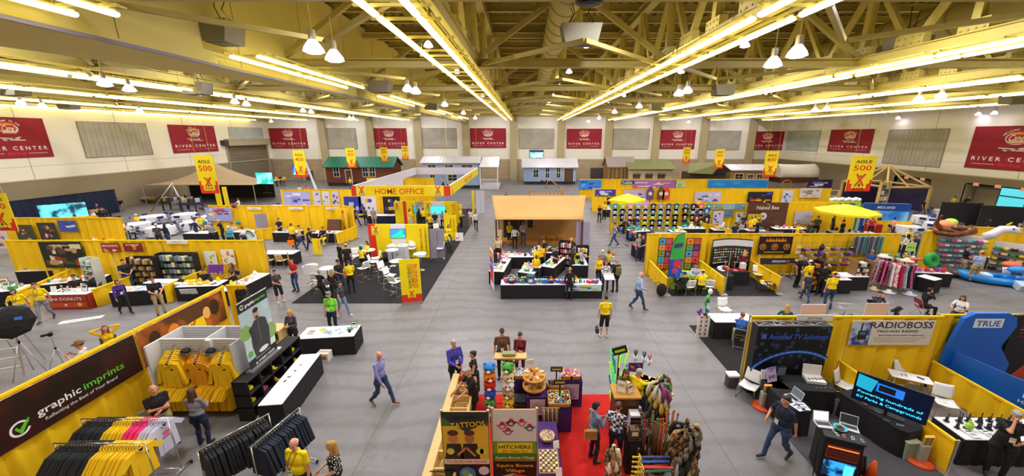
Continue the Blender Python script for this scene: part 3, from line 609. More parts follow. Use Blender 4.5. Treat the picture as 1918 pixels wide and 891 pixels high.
 if near:B.cap(up((-.05,-.03,1.462)),up((.05,-.03,1.462)),.022,.022,'top');B.cap(up((-.05,.04,1.468)),up((.05,.04,1.468)),.022,.022,'top')
 vox=.0085 if near==2 else(.0115 if near else .0185);me=B.remesh(vox);tags=['skin','top','bottom','shoe','eyes','lips'];tm=gm_('cloth_'+top)if 'cloth_'+top in MATS else gm_(top);bm=gm_('cloth_'+bot)if 'cloth_'+bot in MATS else gm_(bot)
 for m_ in(SKIN[skin],tm,bm,gm_(shoe),gm_('eyes'),gm_('lips')):me.materials.append(m_)
 B.classify(me,tags);me.name='person';o=bpy.data.objects.new('person',me);COL.objects.link(o);pos=Vc(pos);o.location=(pos.x,pos.y,z);o.rotation_euler[2]=R(face);o.scale=(s,s,s);tag(o,label,'person',group)
 if style!='bald':
  Hh=Prims()
  if style=='fringe':Hh.ell(hv((0,.045,.0)),(.078,.066,.05),'h',Hm)
  else:
   Hh.ell(hv((0,.028,.038)),(.081,.090,.082),'h',Hm);Hh.ell(hv((0,-.022,.075)),(.066,.068,.038),'h',Hm)
   if style in('long','longcurly','bob','pony','bun'):Hh.ell(hv((0,.04,.0)),(.086,.075,.095),'h',Hm)
   if style=='bob':
    for x in(-1,1):Hh.ell(hv((x*.066,.0,-.04)),(.028,.055,.075),'h',Hm)
    Hh.ell(hv((0,.06,-.06)),(.08,.045,.06),'h',Hm)
   if style in('long','longcurly'):
    rr=.034 if style=='long'else .045
    for x in(-1,1):Hh.cap(hv((x*.06,.005,.02)),hv((x*.078,-.0,-.19)),rr*.8,rr*.7,'h')
    Hh.cap(hv((-.03,.06,.0)),hv((-.04,.085,-.24)),.05,.035,'h');Hh.cap(hv((.03,.06,.0)),hv((.04,.085,-.24)),.05,.035,'h')
   if style=='pony':Hh.cap(hv((0,.10,.03)),hv((0,.13,-.16)),.03,.015,'h')
   if style=='bun':Hh.ell(hv((0,.10,.06)),(.036,.036,.036),'h')
  hm=Hh.remesh(.012 if near else .019,1);hm.materials.append(gm_('hair_'+hair));hm.name='hair';hm.polygons.foreach_set('use_smooth',[True]*len(hm.polygons));ho=bpy.data.objects.new('hair',hm);COL.objects.link(ho);ho.parent=o
 if cap:
  m=MB();m.T=Matrix.Translation(hc)@Hm.to_4x4()
  if cap[0]=='hat':m.lathe([(.16,.055),(.165,.062),(.088,.075),(.08,.14),(.05,.155),(.001,.15)],cap[1],n=18)
  elif cap[0]=='sun':m.lathe([(.24,.035),(.245,.045),(.09,.075),(.075,.13),(.001,.145)],cap[1],n=20)
  else:m.lathe([(.088,.035),(.09,.06),(.078,.105),(.045,.128),(.001,.134)],cap[1],c=(0,.01,0),n=16);m.add([(-.06,-.075,.05),(.06,-.075,.05),(.045,-.155,.035),(-.045,-.155,.035),(-.06,-.075,.06),(.06,-.075,.06),(.045,-.155,.045),(-.045,-.155,.045)],[(3,2,1,0),(4,5,6,7),(2,3,7,6),(0,4,7,3),(1,2,6,5)],cap[1])
  m.mk('cap'if cap[0]=='cap'else 'hat',o)
 if badge:
  m=MB();zc=1.12;yb=-.128*w*max(1,w)-.012
  for x in(-1,1):m.tube([up((x*.06,.03,1.475)),up((x*.062,-.075,1.43)),up((x*.04,yb+.004,1.30)),up((0,yb-.006,zc+.05))],.0065,'lanyard',4)
  m.mk('lanyard',o);m=MB();m.T=Matrix.Translation(up((0,yb-.012,zc)))@Lm.to_4x4();m.box((0,0,0),(.09,.006,.12),'badge');m.box((0,-.004,.03),(.08,.004,.03),badge if isinstance(badge,str)else '#e3c21c');m.mk('name_badge',o)
 if bag:
  kind,colr=bag
  if kind=='tote':p=wr+Vc((0,0,-.08));m=MB();m.T=Matrix.Translation(p);m.prism([(-.17,-.42),(.17,-.42),(.19,-.08),(-.19,-.08)],.08,colr);b=m.mk('tote_bag',None,'x','bag')
  elif kind=='pack':
   m=MB();m.T=Matrix.Translation(up((0,.19,1.2)))@Lm.to_4x4();m.rbox((0,0,0),(.28,.15,.42),colr,.06);m.rbox((0,.085,-.06),(.22,.06,.2),colr,.03)
   for x in(-.1,.1):m.tube([(x,-.05,.2),(x,-.2,.26),(x*1.1,-.29,.1),(x*1.1,-.2,-.1),(x,-.05,-.16)],.015,colr,5)
   m.mk('backpack',o)
 NP[0]+=1;return o
#show furniture
def V2(p):return Vc((p[0],p[1],0))
def drape(a,b,h,label,seed=0,col='drape',posts=True,cat='curtain',amp=.06,group=None):
 """a run of pipe and drape from a to b"""
 a=V2(a);b=V2(b);d=b-a;L=d.length;rz=math.atan2(d.y,d.x);t=th_('pipe_and_drape',label,cat,a,rz,group);rnd=random.Random(seed);n=max(1,round(L/3.0));w=L/n
 for k in range(n):
  ph=[rnd.uniform(0,6.28)for _ in range(4)];fr=[rnd.uniform(2.2,3.2),rnd.uniform(4.5,6.5),rnd.uniform(.5,1.2)]
  def f(u,v,k=k,ph=ph,fr=fr):
   x=k*w+u*w;g=.35+.65*(1-v);y=amp*g*(sin(x*fr[0]*4.2+ph[0])+.6*sin(x*fr[1]*3.6+ph[1]+v*.6))+.03*sin(x*fr[2]*3+ph[2])*g;return(x,y,.02+v*(h-.02))
  m=MB();m.grid(f,max(8,int(w*18)),3,col);m.b2((k*w,-.035,h-.05),((k+1)*w,.035,h+.012),col);m.mk('drape_panel',t)
 m=MB();m.cyl((0,0,h-.01),(L,0,h-.01),.022,'alu',n=8);m.mk('cross_rail',t)
 if posts:
  for k in range(n+1):m=MB();m.cyl((k*w,.06,0),(k*w,.06,h+.02),.025,'alu',n=8);m.box((k*w,.06,.01),(.35,.35,.012),'alu');m.mk('post',t)
 return t
def ta_(p,w,d,rz,label,skirt='blackcloth',top='whitecloth',h=.75,cat='table',group=None,plain=False):
 t=th_('draped_table',label,cat,(p[0],p[1],0),R(rz),group);m=MB();m.rbox((0,0,h-.015),(w,d,.03),top,.03);m.mk('table_top',t);m=MB();per=[(-w/2,-d/2),(w/2,-d/2),(w/2,d/2),(-w/2,d/2)];rnd=random.Random(int(w*100+d*10));A=.004 if plain else .016
 for i in range(4):
  (x0,y0),(x1,y1)=per[i],per[(i+1)%4];l=math.hypot(x1-x0,y1-y0);nx,ny=(y1-y0)/l,-(x1-x0)/l;ph=rnd.uniform(0,6)
  def f(u,v):
   o=(A*sin(u*l*24+ph)+A*.7*sin(u*l*55))*(1-v)*sin(PI*min(1,u*8,(1-u)*8)/2)+.012;return(x0+(x1-x0)*u+nx*o,y0+(y1-y0)*u+ny*o,.01+v*(h-.035))
  m.grid(f,max(4,int(l*16)),2,skirt)
 m.mk('skirt',t);return t
def shell_chair(hs,seat_col='plasticwhite',frame='chrome',stool=False):
 t=th_('white_chair'if not stool else 'bar_stool','x','chair'if not stool else 'stool');m=MB();w=.23;m.grid(lambda u,v:((u-.5)*2*w,-.22+v*.42,hs+.018*cos((u-.5)*PI*2)*-1-.02*sin(v*PI)+.0),6,5,seat_col);m.mk('seat',t,solid=.018);m=MB();m.grid(lambda u,v:((u-.5)*2*w*(1-.1*v),.21+v*.10+.03*cos((u-.5)*PI)*-1*1,hs+.06+v*.36),6,4,seat_col);o=m.mk('backrest',t,solid=.018)
 m=MB();m.fr((0,.274,hs+.355),(1,0,0),(0,.1,.36));m.rect(-.07,-.012,.07,.018,'#6b6b70',z=.012);m.rect(-.07,-.012,.07,.018,'#6b6b70',z=-.03);m.mk('hand_slot',t);m=MB()
 for s in(-1,1):x=s*.235;m.tube([(x*.9,-.2,hs-.02),(x,-.24,hs-.05),(x*1.05,-.24,.02),(x*1.05,-.15,.012),(x*1.05,.2,.012),(x*1.05,.26,.02),(x,.2,hs-.02),(x*.9,.21,hs+.1)],.011,frame,6)
 if stool:m.tube([(-.24,-.24,.3),(.24,-.24,.3)],.011,frame,6);m.tube([(-.245,.24,.3),(.245,.24,.3)],.011,frame,6)
 m.tube([(-.22,.0,hs-.03),(.22,.0,hs-.03)],.01,frame,6);m.mk('frame',t);return t
PROT={}
def place(kind,make,loc,rz,label,group=None,swap=None,sc=None):
 """the first call moves the made thing, later ones copy it"""
 loc=Vc(loc)
 if kind not in PROT:PROT[kind]=[make(),False]
 o,used=PROT[kind]
 if used:return dup(o,loc,R(rz),label,group,swap,sc)
 if swap or sc:r=dup(o,loc,R(rz),label,group,swap,sc);return r
 PROT[kind][1]=True;o.location=loc;o.rotation_euler[2]=R(rz);o['label']=label
 if group:o['group']=group
 return o
def finish_protos():
 for k,(o,used)in PROT.items():
  if not used:
   for c in list(o.children):
    for g in list(c.children):bpy.data.objects.remove(g)
    bpy.data.objects.remove(c)
   bpy.data.objects.remove(o)
def chair(px,py,rz,label,group=None,z=0):return place('chair',lambda:shell_chair(.45),P(px,py,z),rz,label,group)
def so_(px,py,rz,label,group=None):return place('stool',lambda:shell_chair(.74,stool=True),P(px,py,0),rz,label,group)
def mk_fold(col='#27306b',fr='#9aa0ad'):
 t=th_('folding_chair','x','chair');m=MB();m.rbox((0,0,.44),(.4,.38,.025),col,.04);m.mk('seat',t);m=MB();m.rbox((0,.22,.72),(.42,.025,.22),col,.02,rx=-.15);m.mk('backrest',t);m=MB()
 for s in(-1,1):m.tube([(s*.215,-.24,0),(s*.215,.1,.44),(s*.21,.25,.84)],.011,fr,5);m.tube([(s*.19,.26,0),(s*.19,-.14,.43)],.011,fr,5)
 m.tube([(-.21,.25,.84),(.21,.25,.84)],.011,fr,5);m.tube([(-.19,.2,.1),(.19,.2,.1)],.008,fr,5);m.mk('frame',t);return t
def fold(px,py,rz,label,group=None,loc=None,swap=None):return place('fold',mk_fold,loc if loc is not None else P(px,py),rz,label,group,swap)
def mk_pedestal(h=1.02,r=.38):
 t=th_('pedestal_table','x','table');m=MB();m.lathe([(.001,h-.03),(r-.01,h-.03),(r,h-.02),(r,h-.005),(r-.01,h),(.001,h)],'plasticwhite',n=28,closed=False);m.mk('table_top',t);m=MB();m.cyl((0,0,.02),(0,0,h-.03),.035,'chrome');m.mk('column',t);m=MB();m.lathe([(.27,0),(.27,.012),(.08,.03),(.035,.06)],'chrome',n=24);m.mk('base',t);return t
def pd_(px,py,label,group=None,lowh=False):
 k='pedl'if lowh else 'ped';return place(k,lambda:mk_pedestal(.73 if lowh else 1.02),P(px,py),0,label,group)
def mk_banquet():
 t=th_('banquet_table','x','table');m=MB();m.lathe([(.9,.735),(.9,.75),(.001,.755)],'whitecloth',n=32,closed=False)
 def f(u,v):
  a=u*2*PI;r=.905+.05*(1-v)*sin(a*14)+.06*(1-v);return(r*cos(a),r*sin(a),.1+v*.65)
 m.grid(f,84,3,'whitecloth');m.mk('tablecloth',t);m=MB()
 for a in range(4):m.cyl((.4*cos(a*PI/2+.7),.4*sin(a*PI/2+.7),0),(.4*cos(a*PI/2+.7),.4*sin(a*PI/2+.7),.73),.02,'#555560',n=6)
 m.mk('legs',t);return t
COLN={'#ffd800':'yellow','#e03028':'red','#2b62c8':'blue','#2aa05a':'green','#f5f3f5':'white','#1c1b20':'black','#ff8a1e':'orange','#8a4bbd':'purple','#e86aa6':'pink','#27a7b5':'teal','#9a6a38':'brown','#9b9ba5':'grey','#c9ae7a':'tan','#7a1f2c':'maroon','#22304f':'navy','#8fbde0':'pale blue','#b8e04a':'lime green','#f0d9a0':'cream'}
INV={v:k for k,v in COLN.items()}
def it_box(m,c,s,r):m.rbox((0,0,s*.3),(s*r.uniform(.8,1.4),s*r.uniform(.6,1),s*.6),c,.01);m.box((0,0,s*.6+.002),(s*.5,s*.3,.004),'#f2efe8')
def it_bag(m,c,s,r):
 m.ell((0,0,s*.45),(s*.5,s*.35,s*.5),c,10);m.cyl((0,0,s*.85),(0,0,s*1.1),s*.1,c,s*.22,n=8)
def it_bottle(m,c,s,r):m.lathe([(s*.22,0),(s*.24,s*.1),(s*.24,s*.7),(s*.09,s*.9),(s*.09,s*1.1)],c,n=10);m.cyl((0,0,s*1.1),(0,0,s*1.18),s*.1,'#f5f3f5',n=8)
def it_paper(m,c,s,r):
 for k in range(3):m.box((r.uniform(-.01,.01),r.uniform(-.01,.01),.003+.004*k),(s*1.0,s*1.35,.003),c,rz=r.uniform(-.1,.1))
 m.box((0,s*.3,.0135),(s*.7,s*.2,.002),'#3a62a8');m.box((0,-s*.2,.0135),(s*.7,s*.4,.002),'#9aa2ae')
def it_cup(m,c,s,r):m.lathe([(s*.3,0),(s*.42,s*.9),(s*.44,s*.9),(s*.36,s*.05),(.001,s*.05)],c,n=12);m.tube([(s*.42,0,s*.7),(s*.65,0,s*.6),(s*.6,0,s*.3),(s*.36,0,s*.2)],s*.05,c,5)
def it_plush(m,c,s,r):
 m.ell((0,0,s*.35),(s*.38,s*.32,s*.38),c,10);m.ell((0,-s*.05,s*.85),(s*.3,s*.28,s*.28),c,10)
 for x in(-1,1):m.ell((x*s*.24,0,s*1.08),s*.1,c,6);m.ell((x*s*.3,-s*.25,s*.12),(s*.14,s*.22,s*.13),c,6);m.ell((x*s*.38,-s*.1,s*.45),(s*.12,s*.12,s*.24),c,6)
 m.ell((0,-s*.3,s*.8),(s*.12,s*.08,s*.09),'#f0d9a0',6)
def it_hat(m,c,s,r):m.lathe([(s*.55,0),(s*.5,s*.3),(s*.28,s*.5),(.001,s*.54)],c,n=12);m.box((0,-s*.65,s*.03),(s*.7,s*.5,s*.05),c)
def it_basket(m,c,s,r):
 m.lathe([(s*.45,0),(s*.6,s*.35),(s*.62,s*.35),(s*.5,s*.03),(.001,s*.03)],c,n=16);m.tube([(s*.6*cos(k*PI/8),0,s*.35+s*.55*sin(k*PI/8))for k in range(9)],s*.04,c,5)
 for k in range(5):m.ell((s*.3*cos(k*1.3),s*.3*sin(k*1.3),s*.35),s*.16,('#e03028','#ffd800','#f5f3f5','#2aa05a','#2b62c8')[k],6)
def it_frame(m,c,s,r):
 m.box((0,0,s*.7),(s*1.0,s*.06,s*1.3),c,rx=-.18);m.box((0,-s*.045,s*.7),(s*.85,s*.02,s*1.15),'#f2efe8',rx=-.18);m.box((0,-s*.06,s*.95),(s*.6,s*.02,s*.3),c,rx=-.18);m.box((0,s*.22,s*.4),(s*.1,s*.04,s*.8),c,rx=.35)
def it_fold(m,c,s,r):
 for k in range(3):m.rbox((0,0,s*(.07+.14*k)),(s*1.1,s*.8,s*.13),c,s*.06)
 m.box((0,-s*.1,s*.43),(s*.4,s*.3,.004),'#f2efe8')
def it_phone(m,c,s,r):m.rbox((0,0,.008),(s*.5,s*1,.014),c,.02);m.box((0,0,.016),(s*.42,s*.8,.002),'#4a5a70')
def it_radio(m,c,s,r):m.rbox((0,0,s*.35),(s*.35,s*.25,s*.7),c,.01);m.cyl((s*.1,0,s*.7),(s*.1,0,s*1.3),s*.05,c,n=6);m.box((0,-s*.13,s*.5),(s*.25,.004,s*.2),'#3b5060');m.rbox((0,0,s*.06),(s*.6,s*.5,s*.12),c,.01)
def it_candy(m,c,s,r):m.lathe([(s*.3,0),(s*.34,s*.1),(s*.34,s*.6),(s*.25,s*.75),(s*.25,s*.8)],c,n=12);m.lathe([(s*.28,s*.8),(s*.28,s*.9),(.001,s*.93)],'#1c1b20',n=12)
ITEMS={'box':('small_box','box',.2),'bag':('gift_bag','bag',.3),'bottle':('bottle','bottle',.18),'paper':('brochure_stack','brochures',.22),'cup':('mug','mug',.12),'plush':('plush_toy','toy',.22),'hat':('cap','hat',.2),'basket':('gift_basket','basket',.35),'frame':('picture_frame','frame',.25),'fold':('folded_shirts','clothing',.28),'phone':('mobile_phone','phone',.16),'radio':('two_way_radio','radio',.2),'jar':('jar','jar',.16)}
FN={'box':it_box,'bag':it_bag,'bottle':it_bottle,'paper':it_paper,'cup':it_cup,'plush':it_plush,'hat':it_hat,'basket':it_basket,'frame':it_frame,'fold':it_fold,'phone':it_phone,'radio':it_radio,'jar':it_candy}
_IT={}
def it_(kind,loc,rz,col,where,s=None,desc=''):
 """one small article; its label names its colour, kind and place"""
 nm,cat,sz=ITEMS[kind];hx=INV.get(col,col);cn=COLN.get(hx,'');key=(kind,hx);lab=f'{desc} {cn} {nm.replace("_", " ")} {where}'.strip();lab=' '.join(lab.split());g=f'{cn} {nm.replace("_", " ")}s {where}'
 if key in _IT:o=_IT[key].copy();COL.objects.link(o)
 else:m=MB();FN[kind](m,K(hx),sz,random.Random(len(_IT)));o=m.mk(nm);_IT[key]=o
 o.location=loc;o.rotation_euler[2]=rz;k=(s or 1);o.scale=(k,k,k);o['label']=lab;o['category']=cat;o['group']=g;return o
def sp_(c,w,d,rz,z,spec,where,seed=1,s=1.0,jit=.3):
 """articles laid out on a w x d top: spec = [(kind, colour), ...]"""
 r=random.Random(seed);n=len(spec);nx=max(1,round(math.sqrt(n*w/d)));ny=math.ceil(n/nx);ca,sa=cos(R(rz)),sin(R(rz))
 for i,(k,c_)in enumerate(spec):ix,iy=i%nx,i//nx;x=-w/2+w*(ix+.5)/nx+r.uniform(-jit,jit)*w/nx*.5;y=-d/2+d*(iy+.5)/ny+r.uniform(-jit,jit)*d/ny*.5;it_(k,(c[0]+x*ca-y*sa,c[1]+x*sa+y*ca,z),R(rz)+r.uniform(-.5,.5),c_,where,s*r.uniform(.85,1.15))
def cyc(kinds,cols,n,seed=3):
 r=random.Random(seed);return[(r.choice(kinds),r.choice(cols))for _ in range(n)]
def koa(m,x,y,s,bg=True,z=.006):
 """tent badge: red crossed poles over a small black tent, letters beneath"""
 if bg:m.rect(x-s*.55,y-s*.62,x+s*.55,y+s*.6,'#ffe14d',z)
 z+=.003;r='#e5401c';m.poly([(x-s*.34,y+s*.5),(x-s*.2,y+s*.5),(x+s*.36,y-s*.3),(x+s*.2,y-s*.3)],r,z);m.poly([(x+s*.34,y+s*.5),(x+s*.36,y+s*.5),(x-s*.2,y-s*.3),(x-s*.36,y-s*.3)][::-1],r,z);m.poly([(x+s*.2,y+s*.5),(x-s*.36,y-s*.3),(x-s*.2,y-s*.3),(x+s*.34,y+s*.5)],r,z+.001);m.disc(x,y+s*.36,s*.05,'#1a1a1a',z+.002,n=10)
 m.poly([(x-s*.13,y-s*.3),(x+s*.13,y-s*.3),(x,y-s*.02)],'#ffe14d',z+.002);m.poly([(x-s*.09,y-s*.3),(x+s*.09,y-s*.3),(x,y-s*.09)],'#111111',z+.003);m.text('KOA',x,y-s*.55,s*.24,'#111111',z+.002,width=s*.72)
def po_(o,u,v,w,h,draw,label,name='poster',cat='poster',th=.015,back='#f0eef0',group=None,parent=None):
 """flat sheet hung in the place: o lower-left corner, u along, v up"""
 m=MB().fr(o,u,v);m.b2((0,0,-th),(w,h,0),back);draw(m,w,h);return m.mk(name,parent,label,cat,group)
def art(pal,seed=0,n=14,txt=None,tcol='#ffffff',bg=None):
 def d(m,w,h):
  r=random.Random(seed)
  if bg:m.rect(.0,0,w,h,bg,.002)
  for i in range(n):
   c=pal[i%len(pal)];x=r.uniform(.03,.75)*w;y=r.uniform(.03,.75)*h;a=r.uniform(.08,.3)*w;b=r.uniform(.06,.22)*h;z=.003+i*.0004
   if r.random()<.5:m.rect(x,y,min(x+a,w*.98),min(y+b,h*.98),c,z)
   else:m.disc(min(x+a/2,w*.85),min(y+b/2,h*.85),a*.5,c,z,ry=b*.6,n=12)
  if txt:
   for(s,fy,fs,fw)in txt:m.text(s,w/2,fy*h,fs*h,tcol,.012,width=fw*w)
 return d
def id_(p,label,txt):
 m=MB().fr(p,(1,0,0),(0,0,1));m.b2((-.55,-.1,-.02),(.55,.1,0),'#ece8e2');m.text(txt,0,-.03,.08,'#3a3a3a',.004,width=.45);return m.mk('booth_sign',None,label,'sign')
def screen(p,w,h,rz,lab,cols,stand=.0,tilt=0,name='monitor',cat='monitor',draw=None):
 t=th_(name,lab,cat,p,R(rz));m=MB();m.T=Matrix.Rotation(tilt,4,'X');m.rbox((0,0,stand+h/2),(w,.05,h),'blackmetal',.01);m.mk('bezel',t);m=MB();m.T=Matrix.Rotation(tilt,4,'X')@Matrix.Translation((-w/2,-.027,stand))@Matrix.Rotation(PI/2,4,'X');m.rect(.02,.02,w-.02,h-.02,cols,.001)
 if draw:draw(m,w,h)
 m.mk('display',t)
 if stand:m=MB();m.cyl((0,.02,0),(0,.02,stand+h*.3),.03,'blackmetal',n=8);m.box((0,.02,.01),(w*.5,.22,.02),'blackmetal');m.mk('foot',t)
 return t
def laptop(p,rz,lab,scr='#4a5560',emit=.7,s=1.0,body='#c9c9ce'):
 t=th_('laptop',lab,'laptop',p,R(rz));t.scale=(s,s,s);m=MB();m.rbox((0,0,.01),(.34,.24,.02),body,.015);m.box((0,.02,.021),(.29,.12,.002),'#33343a');m.mk('keyboard_base',t);m=MB();m.T=Matrix.Translation((0,.12,.02))@Matrix.Rotation(-.3,4,'X');m.rbox((0,0,.115),(.34,.012,.23),body,.01);m.mk('lid',t)
 m=MB();m.T=Matrix.Translation((0,.12,.02))@Matrix.Rotation(-.3,4,'X')@Matrix.Translation((-.155,-.0075,.015))@Matrix.Rotation(PI/2,4,'X');m.rect(0,0,.31,.2,mat('lap'+scr,scr,.3,emit=emit),0);m.mk('display',t);return t
#imprint booth beside the near fence
XF=-11.1
drape((XF,3.2),(XF,12.75),2.42,'long yellow drape fence carrying the black check-mark banner and the campfire banner',1)
drape((XF+.05,12.8),(XF+.75,12.8),2.42,'narrow yellow drape return closing the end of the campfire banner fence',2,posts=False)
def gi_banner(m,w,h):
 m.rect(0,0,w,h,mat('campdark','#130a0c',.5,kind='blotch',col2='#3a120c',scale=1.3),.001);m.ring(w*.545,h*.30,.13,.175,'#efeff2',.006,20,340);m.poly([(w*.545-.09,h*.33),(w*.545-.05,h*.36),(w*.545-.01,h*.29),(w*.545+.17,h*.44),(w*.545+.19,h*.41),(w*.545,h*.17)],'#5ec62c',.008);x=w*.60
 m.text('graphic',x,h*.33,.25,'#f3f3f5',.006,align='l',width=.86);m.text('imprints',x+.92,h*.33,.25,'#5ec62c',.006,align='l',width=.95);m.text('Reflecting the Best of Your Brand',x+.1,h*.17,.11,'#d8d8dc',.006,align='l',width=1.55)
po_((XF+.12,3.6,1.25),(0,1,0),(0,0,1),5.75,1.12,gi_banner,'long black banner with green check mark and graphic imprints lettering','vinyl_banner','banner',.01)
def camp_banner(m,w,h):
 m.rect(0,0,w,h,mat('campfire','#5a3415',.5,kind='blotch',col2='#c9691e',scale=1.6),.001)
 for k,(x,y,a,c)in enumerate(((.35,.5,.2,'#e88a24'),(.75,.55,.15,'#f0b060'),(.62,.35,.12,'#7a4420'),(.86,.6,.2,'#3a2410'),(.15,.6,.18,'#40230f'))):m.disc(x*w,y*h,a,c,.003+k*.001,ry=a*1.4)
 m.poly([(w*.36,-.0),(w*.72,0),(w*.70,h*.52),(w*.38,h*.5)],'#ffd400',.009);koa(m,w*.54,h*.26,.55,False,.011)
po_((XF+.12,9.42,1.25),(0,1,0),(0,0,1),3.05,1.12,camp_banner,'brown campfire photo banner with yellow tent badge on the fence','vinyl_banner','banner',.01)
def mk_shirt(col,long=False,logo=None,jacket=False):
 m=MB();t=.045;W_=.25;Hh=.70;sl=[(.25,-.03),(.46,-.40 if long else-.24),(.36,-.45 if long else-.29),(.22,-.17)]if not long else[(.25,-.03),(.40,-.60),(.31,-.62),(.22,-.17)];pts=[(-.07,0),(.07,0)]+sl+[(.24,-Hh),(-.24,-Hh)]+[(-x,y)for x,y in sl[::-1]];m.T=Matrix.Translation((0,t/2,0))@Matrix.Rotation(PI/2,4,'X');m.prism(pts[::-1]if False else pts,t,col)
 m.T=Matrix.Translation((0,-t/2-.003,0))@Matrix.Rotation(PI/2,4,'X')
 if logo:m.disc(.0,-.22,.09,logo,.004,ry=.05,n=10);m.rect(-.1,-.34,.1,-.29,logo,.004)
 else:m.rect(.06,-.2,.13,-.16,'#2a2a2a',.003)
 m.poly([(-.06,.0),(.06,0),(0,-.09)],'#2a2522'if not jacket else '#6a6a72',.003)
 for x in(-.12,.1):m.line([(x,-.35),(x*1.2,-Hh)],.006,'#000000'if jacket else '#9a7a10',.002)
 o=m.mk('hanging_shirt',bev=.012);m=MB();m.tube([(0,0,.12),(.03,0,.10),(.03,0,.07),(0,0,.04),(0,0,.0)],.006,'chrome',5);m.tube([(-.2,0,-.05),(0,0,.01),(.2,0,-.05)],.008,'chrome',5);m.mk('hanger',o);m=MB();m.tube([(-.075,-.02,.0),(-.04,-.045,-.05),(0,-.05,-.08),(.04,-.045,-.05),(.075,-.02,.0),(.03,.03,.03),(-.03,.03,.03)],.014,col,6,True);m.mk('collar',o);return o
_SH={}
def shirt(loc,rz,col,lab,group,long=False,logo=None,jacket=False,s=1):
 k=(col,long,logo,jacket)
 if k not in _SH:_SH[k]=o=mk_shirt(K(col)if col not in MATS else col,long,logo,jacket);o.location=loc;o.rotation_euler[2]=rz;o.scale=(s,s,s);return tag(o,lab,'shirt',group)
 o=dup(_SH[k],Vc(loc),rz,lab,group,sc=s);o['category']='shirt';return o
mat('cotton_yellow','#ffc800',.85,var=.08,scale=8);mat('cotton_black','#1d1f24',.85,var=.2,scale=8);mat('cotton_pink','#f0307a',.85,var=.1);mat('cotton_lilac','#c9cbe8',.85,var=.08);mat('cotton_navy','#1c2436',.85,var=.2)
def rack(c,L,rz,h,lab):
 t=th_('clothes_rack',lab,'rack',(c[0],c[1],0),R(rz));m=MB();m.tube([(-L/2,0,h),(L/2,0,h)],.014,'chrome',8);m.mk('hanging_bar',t)
 for s in(-1,1):
  m=MB();m.tube([(s*L/2,0,h),(s*L/2,0,.1)],.014,'chrome',8);m.tube([(s*L/2,-.26,.1),(s*L/2,.26,.1)],.016,'chrome',8)
  for y in(-.25,.25):m.ell((s*L/2,y,.045),(.045,.02,.045),'blackmetal',10)
  m.mk('upright',t)
 m=MB();m.tube([(-L/2,0,.1),(L/2,0,.1)],.012,'chrome',8);m.mk('base_rail',t);return t
def rf_(c,L,rz,h,runs,where,s=1.0,dz=.125):
 """runs = [(share, colour, name, long, logo)]"""
 a=R(rz);x=-L/2+.06
 for share,col,nm,long,logo in runs:
  n=int(share*L/.062)
  for k in range(n):p=(c[0]+x*cos(a),c[1]+x*sin(a),h-dz);shirt(p,a+PI/2+random.uniform(-.08,.08),col,f'{nm} hanging on the {where}',f'{nm}s on the {where}',long,logo,s=s);x+=.062
rack((-9.15,7.12),1.95,0,1.5,'chrome rolling rack of black, yellow, pink and lilac tees below the check-mark banner')
rf_((-9.15,7.12),1.9,0,1.5,[(.36,'cotton_black','black polo shirt',False,None),(.24,'cotton_yellow','yellow polo shirt',False,None),(.2,'cotton_pink','hot pink tee',False,None),(.17,'cotton_lilac','lilac-white printed tee',False,'#e0559a')],'chrome rack with the pink tees')
rack((-8.95,6.42),1.9,0,1.5,'chrome rolling rack of black and yellow polos closest to the viewer')
rf_((-8.95,6.42),1.85,0,1.5,[(.52,'cotton_black','black knit polo',False,None),(.46,'cotton_yellow','bright yellow polo',False,None)],'black and yellow rack closest to the viewer')
rack((-6.35,6.75),1.3,55,1.5,'chrome rack packed with dark jackets beside the yellow-shirted bald man')
rf_((-6.35,6.75),1.25,55,1.5,[(.97,'cotton_black','black zip jacket',True,None)],'jacket rack standing farther from the bald man')
rack((-5.5,6.85),1.2,75,1.55,'short chrome rack of navy logo fleeces just behind the bald man')
rf_((-5.5,6.85),1.1,75,1.55,[(.97,'cotton_navy','navy fleece jacket',True,'#c9a81c')],'fleece rack just behind the bald man')
t=th_('slatwall_display','white slatwall display unit hung with yellow shirts and caps','display',(0,0,0))
for nm,a,b in(('front_panel',(-10.35,9.42),(-8.15,9.48)),('back_panel',(-10.35,10.15),(-8.15,10.2)),('side_panel',(-10.4,9.0),(-10.35,10.2)),('side_panel',(-8.15,9.1),(-8.1,10.2)),('divider_panel',(-9.1,9.48),(-9.05,10.15))):
 m=MB();m.b2((*a,.05),(*b,2.18),'#d9d8da')
 if 'front'in nm or 'back'in nm:
  for k in range(26):m.b2((a[0]+.02,a[1]-.004,.12+k*.08),(b[0]-.02,a[1],.128+k*.08),'#8e8d92')
 m.mk(nm,t)
m=MB();m.b2((-9.0,9.3,.05),(-8.85,9.42,2.2),'#d9d8da');m.mk('centre_upright',t)
def shelfcap(x,z,lab):
 t=th_('wire_shelf',lab,'shelf',(x,9.27,z));m=MB()
 for k in range(6):m.tube([(-.16+k*.064,-.13,0),(-.16+k*.064,.14,0)],.004,'chrome',4)
 m.tube([(-.17,-.13,0),(.17,-.13,0),(.17,-.13,.03),(-.17,-.13,.03)],.005,'chrome',4,True);m.mk('wire_tray',t);m=MB();m.tube([(-.1,.14,-.04),(-.1,-.05,-.01)],.006,'chrome',4);m.mk('bracket',t)
shelfcap(-9.55,1.86,'small wire shelf holding a cap, between the long-sleeve and the ombre tees');shelfcap(-8.85,1.86,'small wire shelf holding a cap beside the slatwall centre upright')
it_('hat',(-9.55,9.27,1.87),.3,'#1c1b20','on the wire shelf beside the long-sleeve yellow shirts',1.1);it_('hat',(-8.85,9.27,1.87),.3,'#1c1b20','on the wire shelf right of the slatwall upright',1.1)
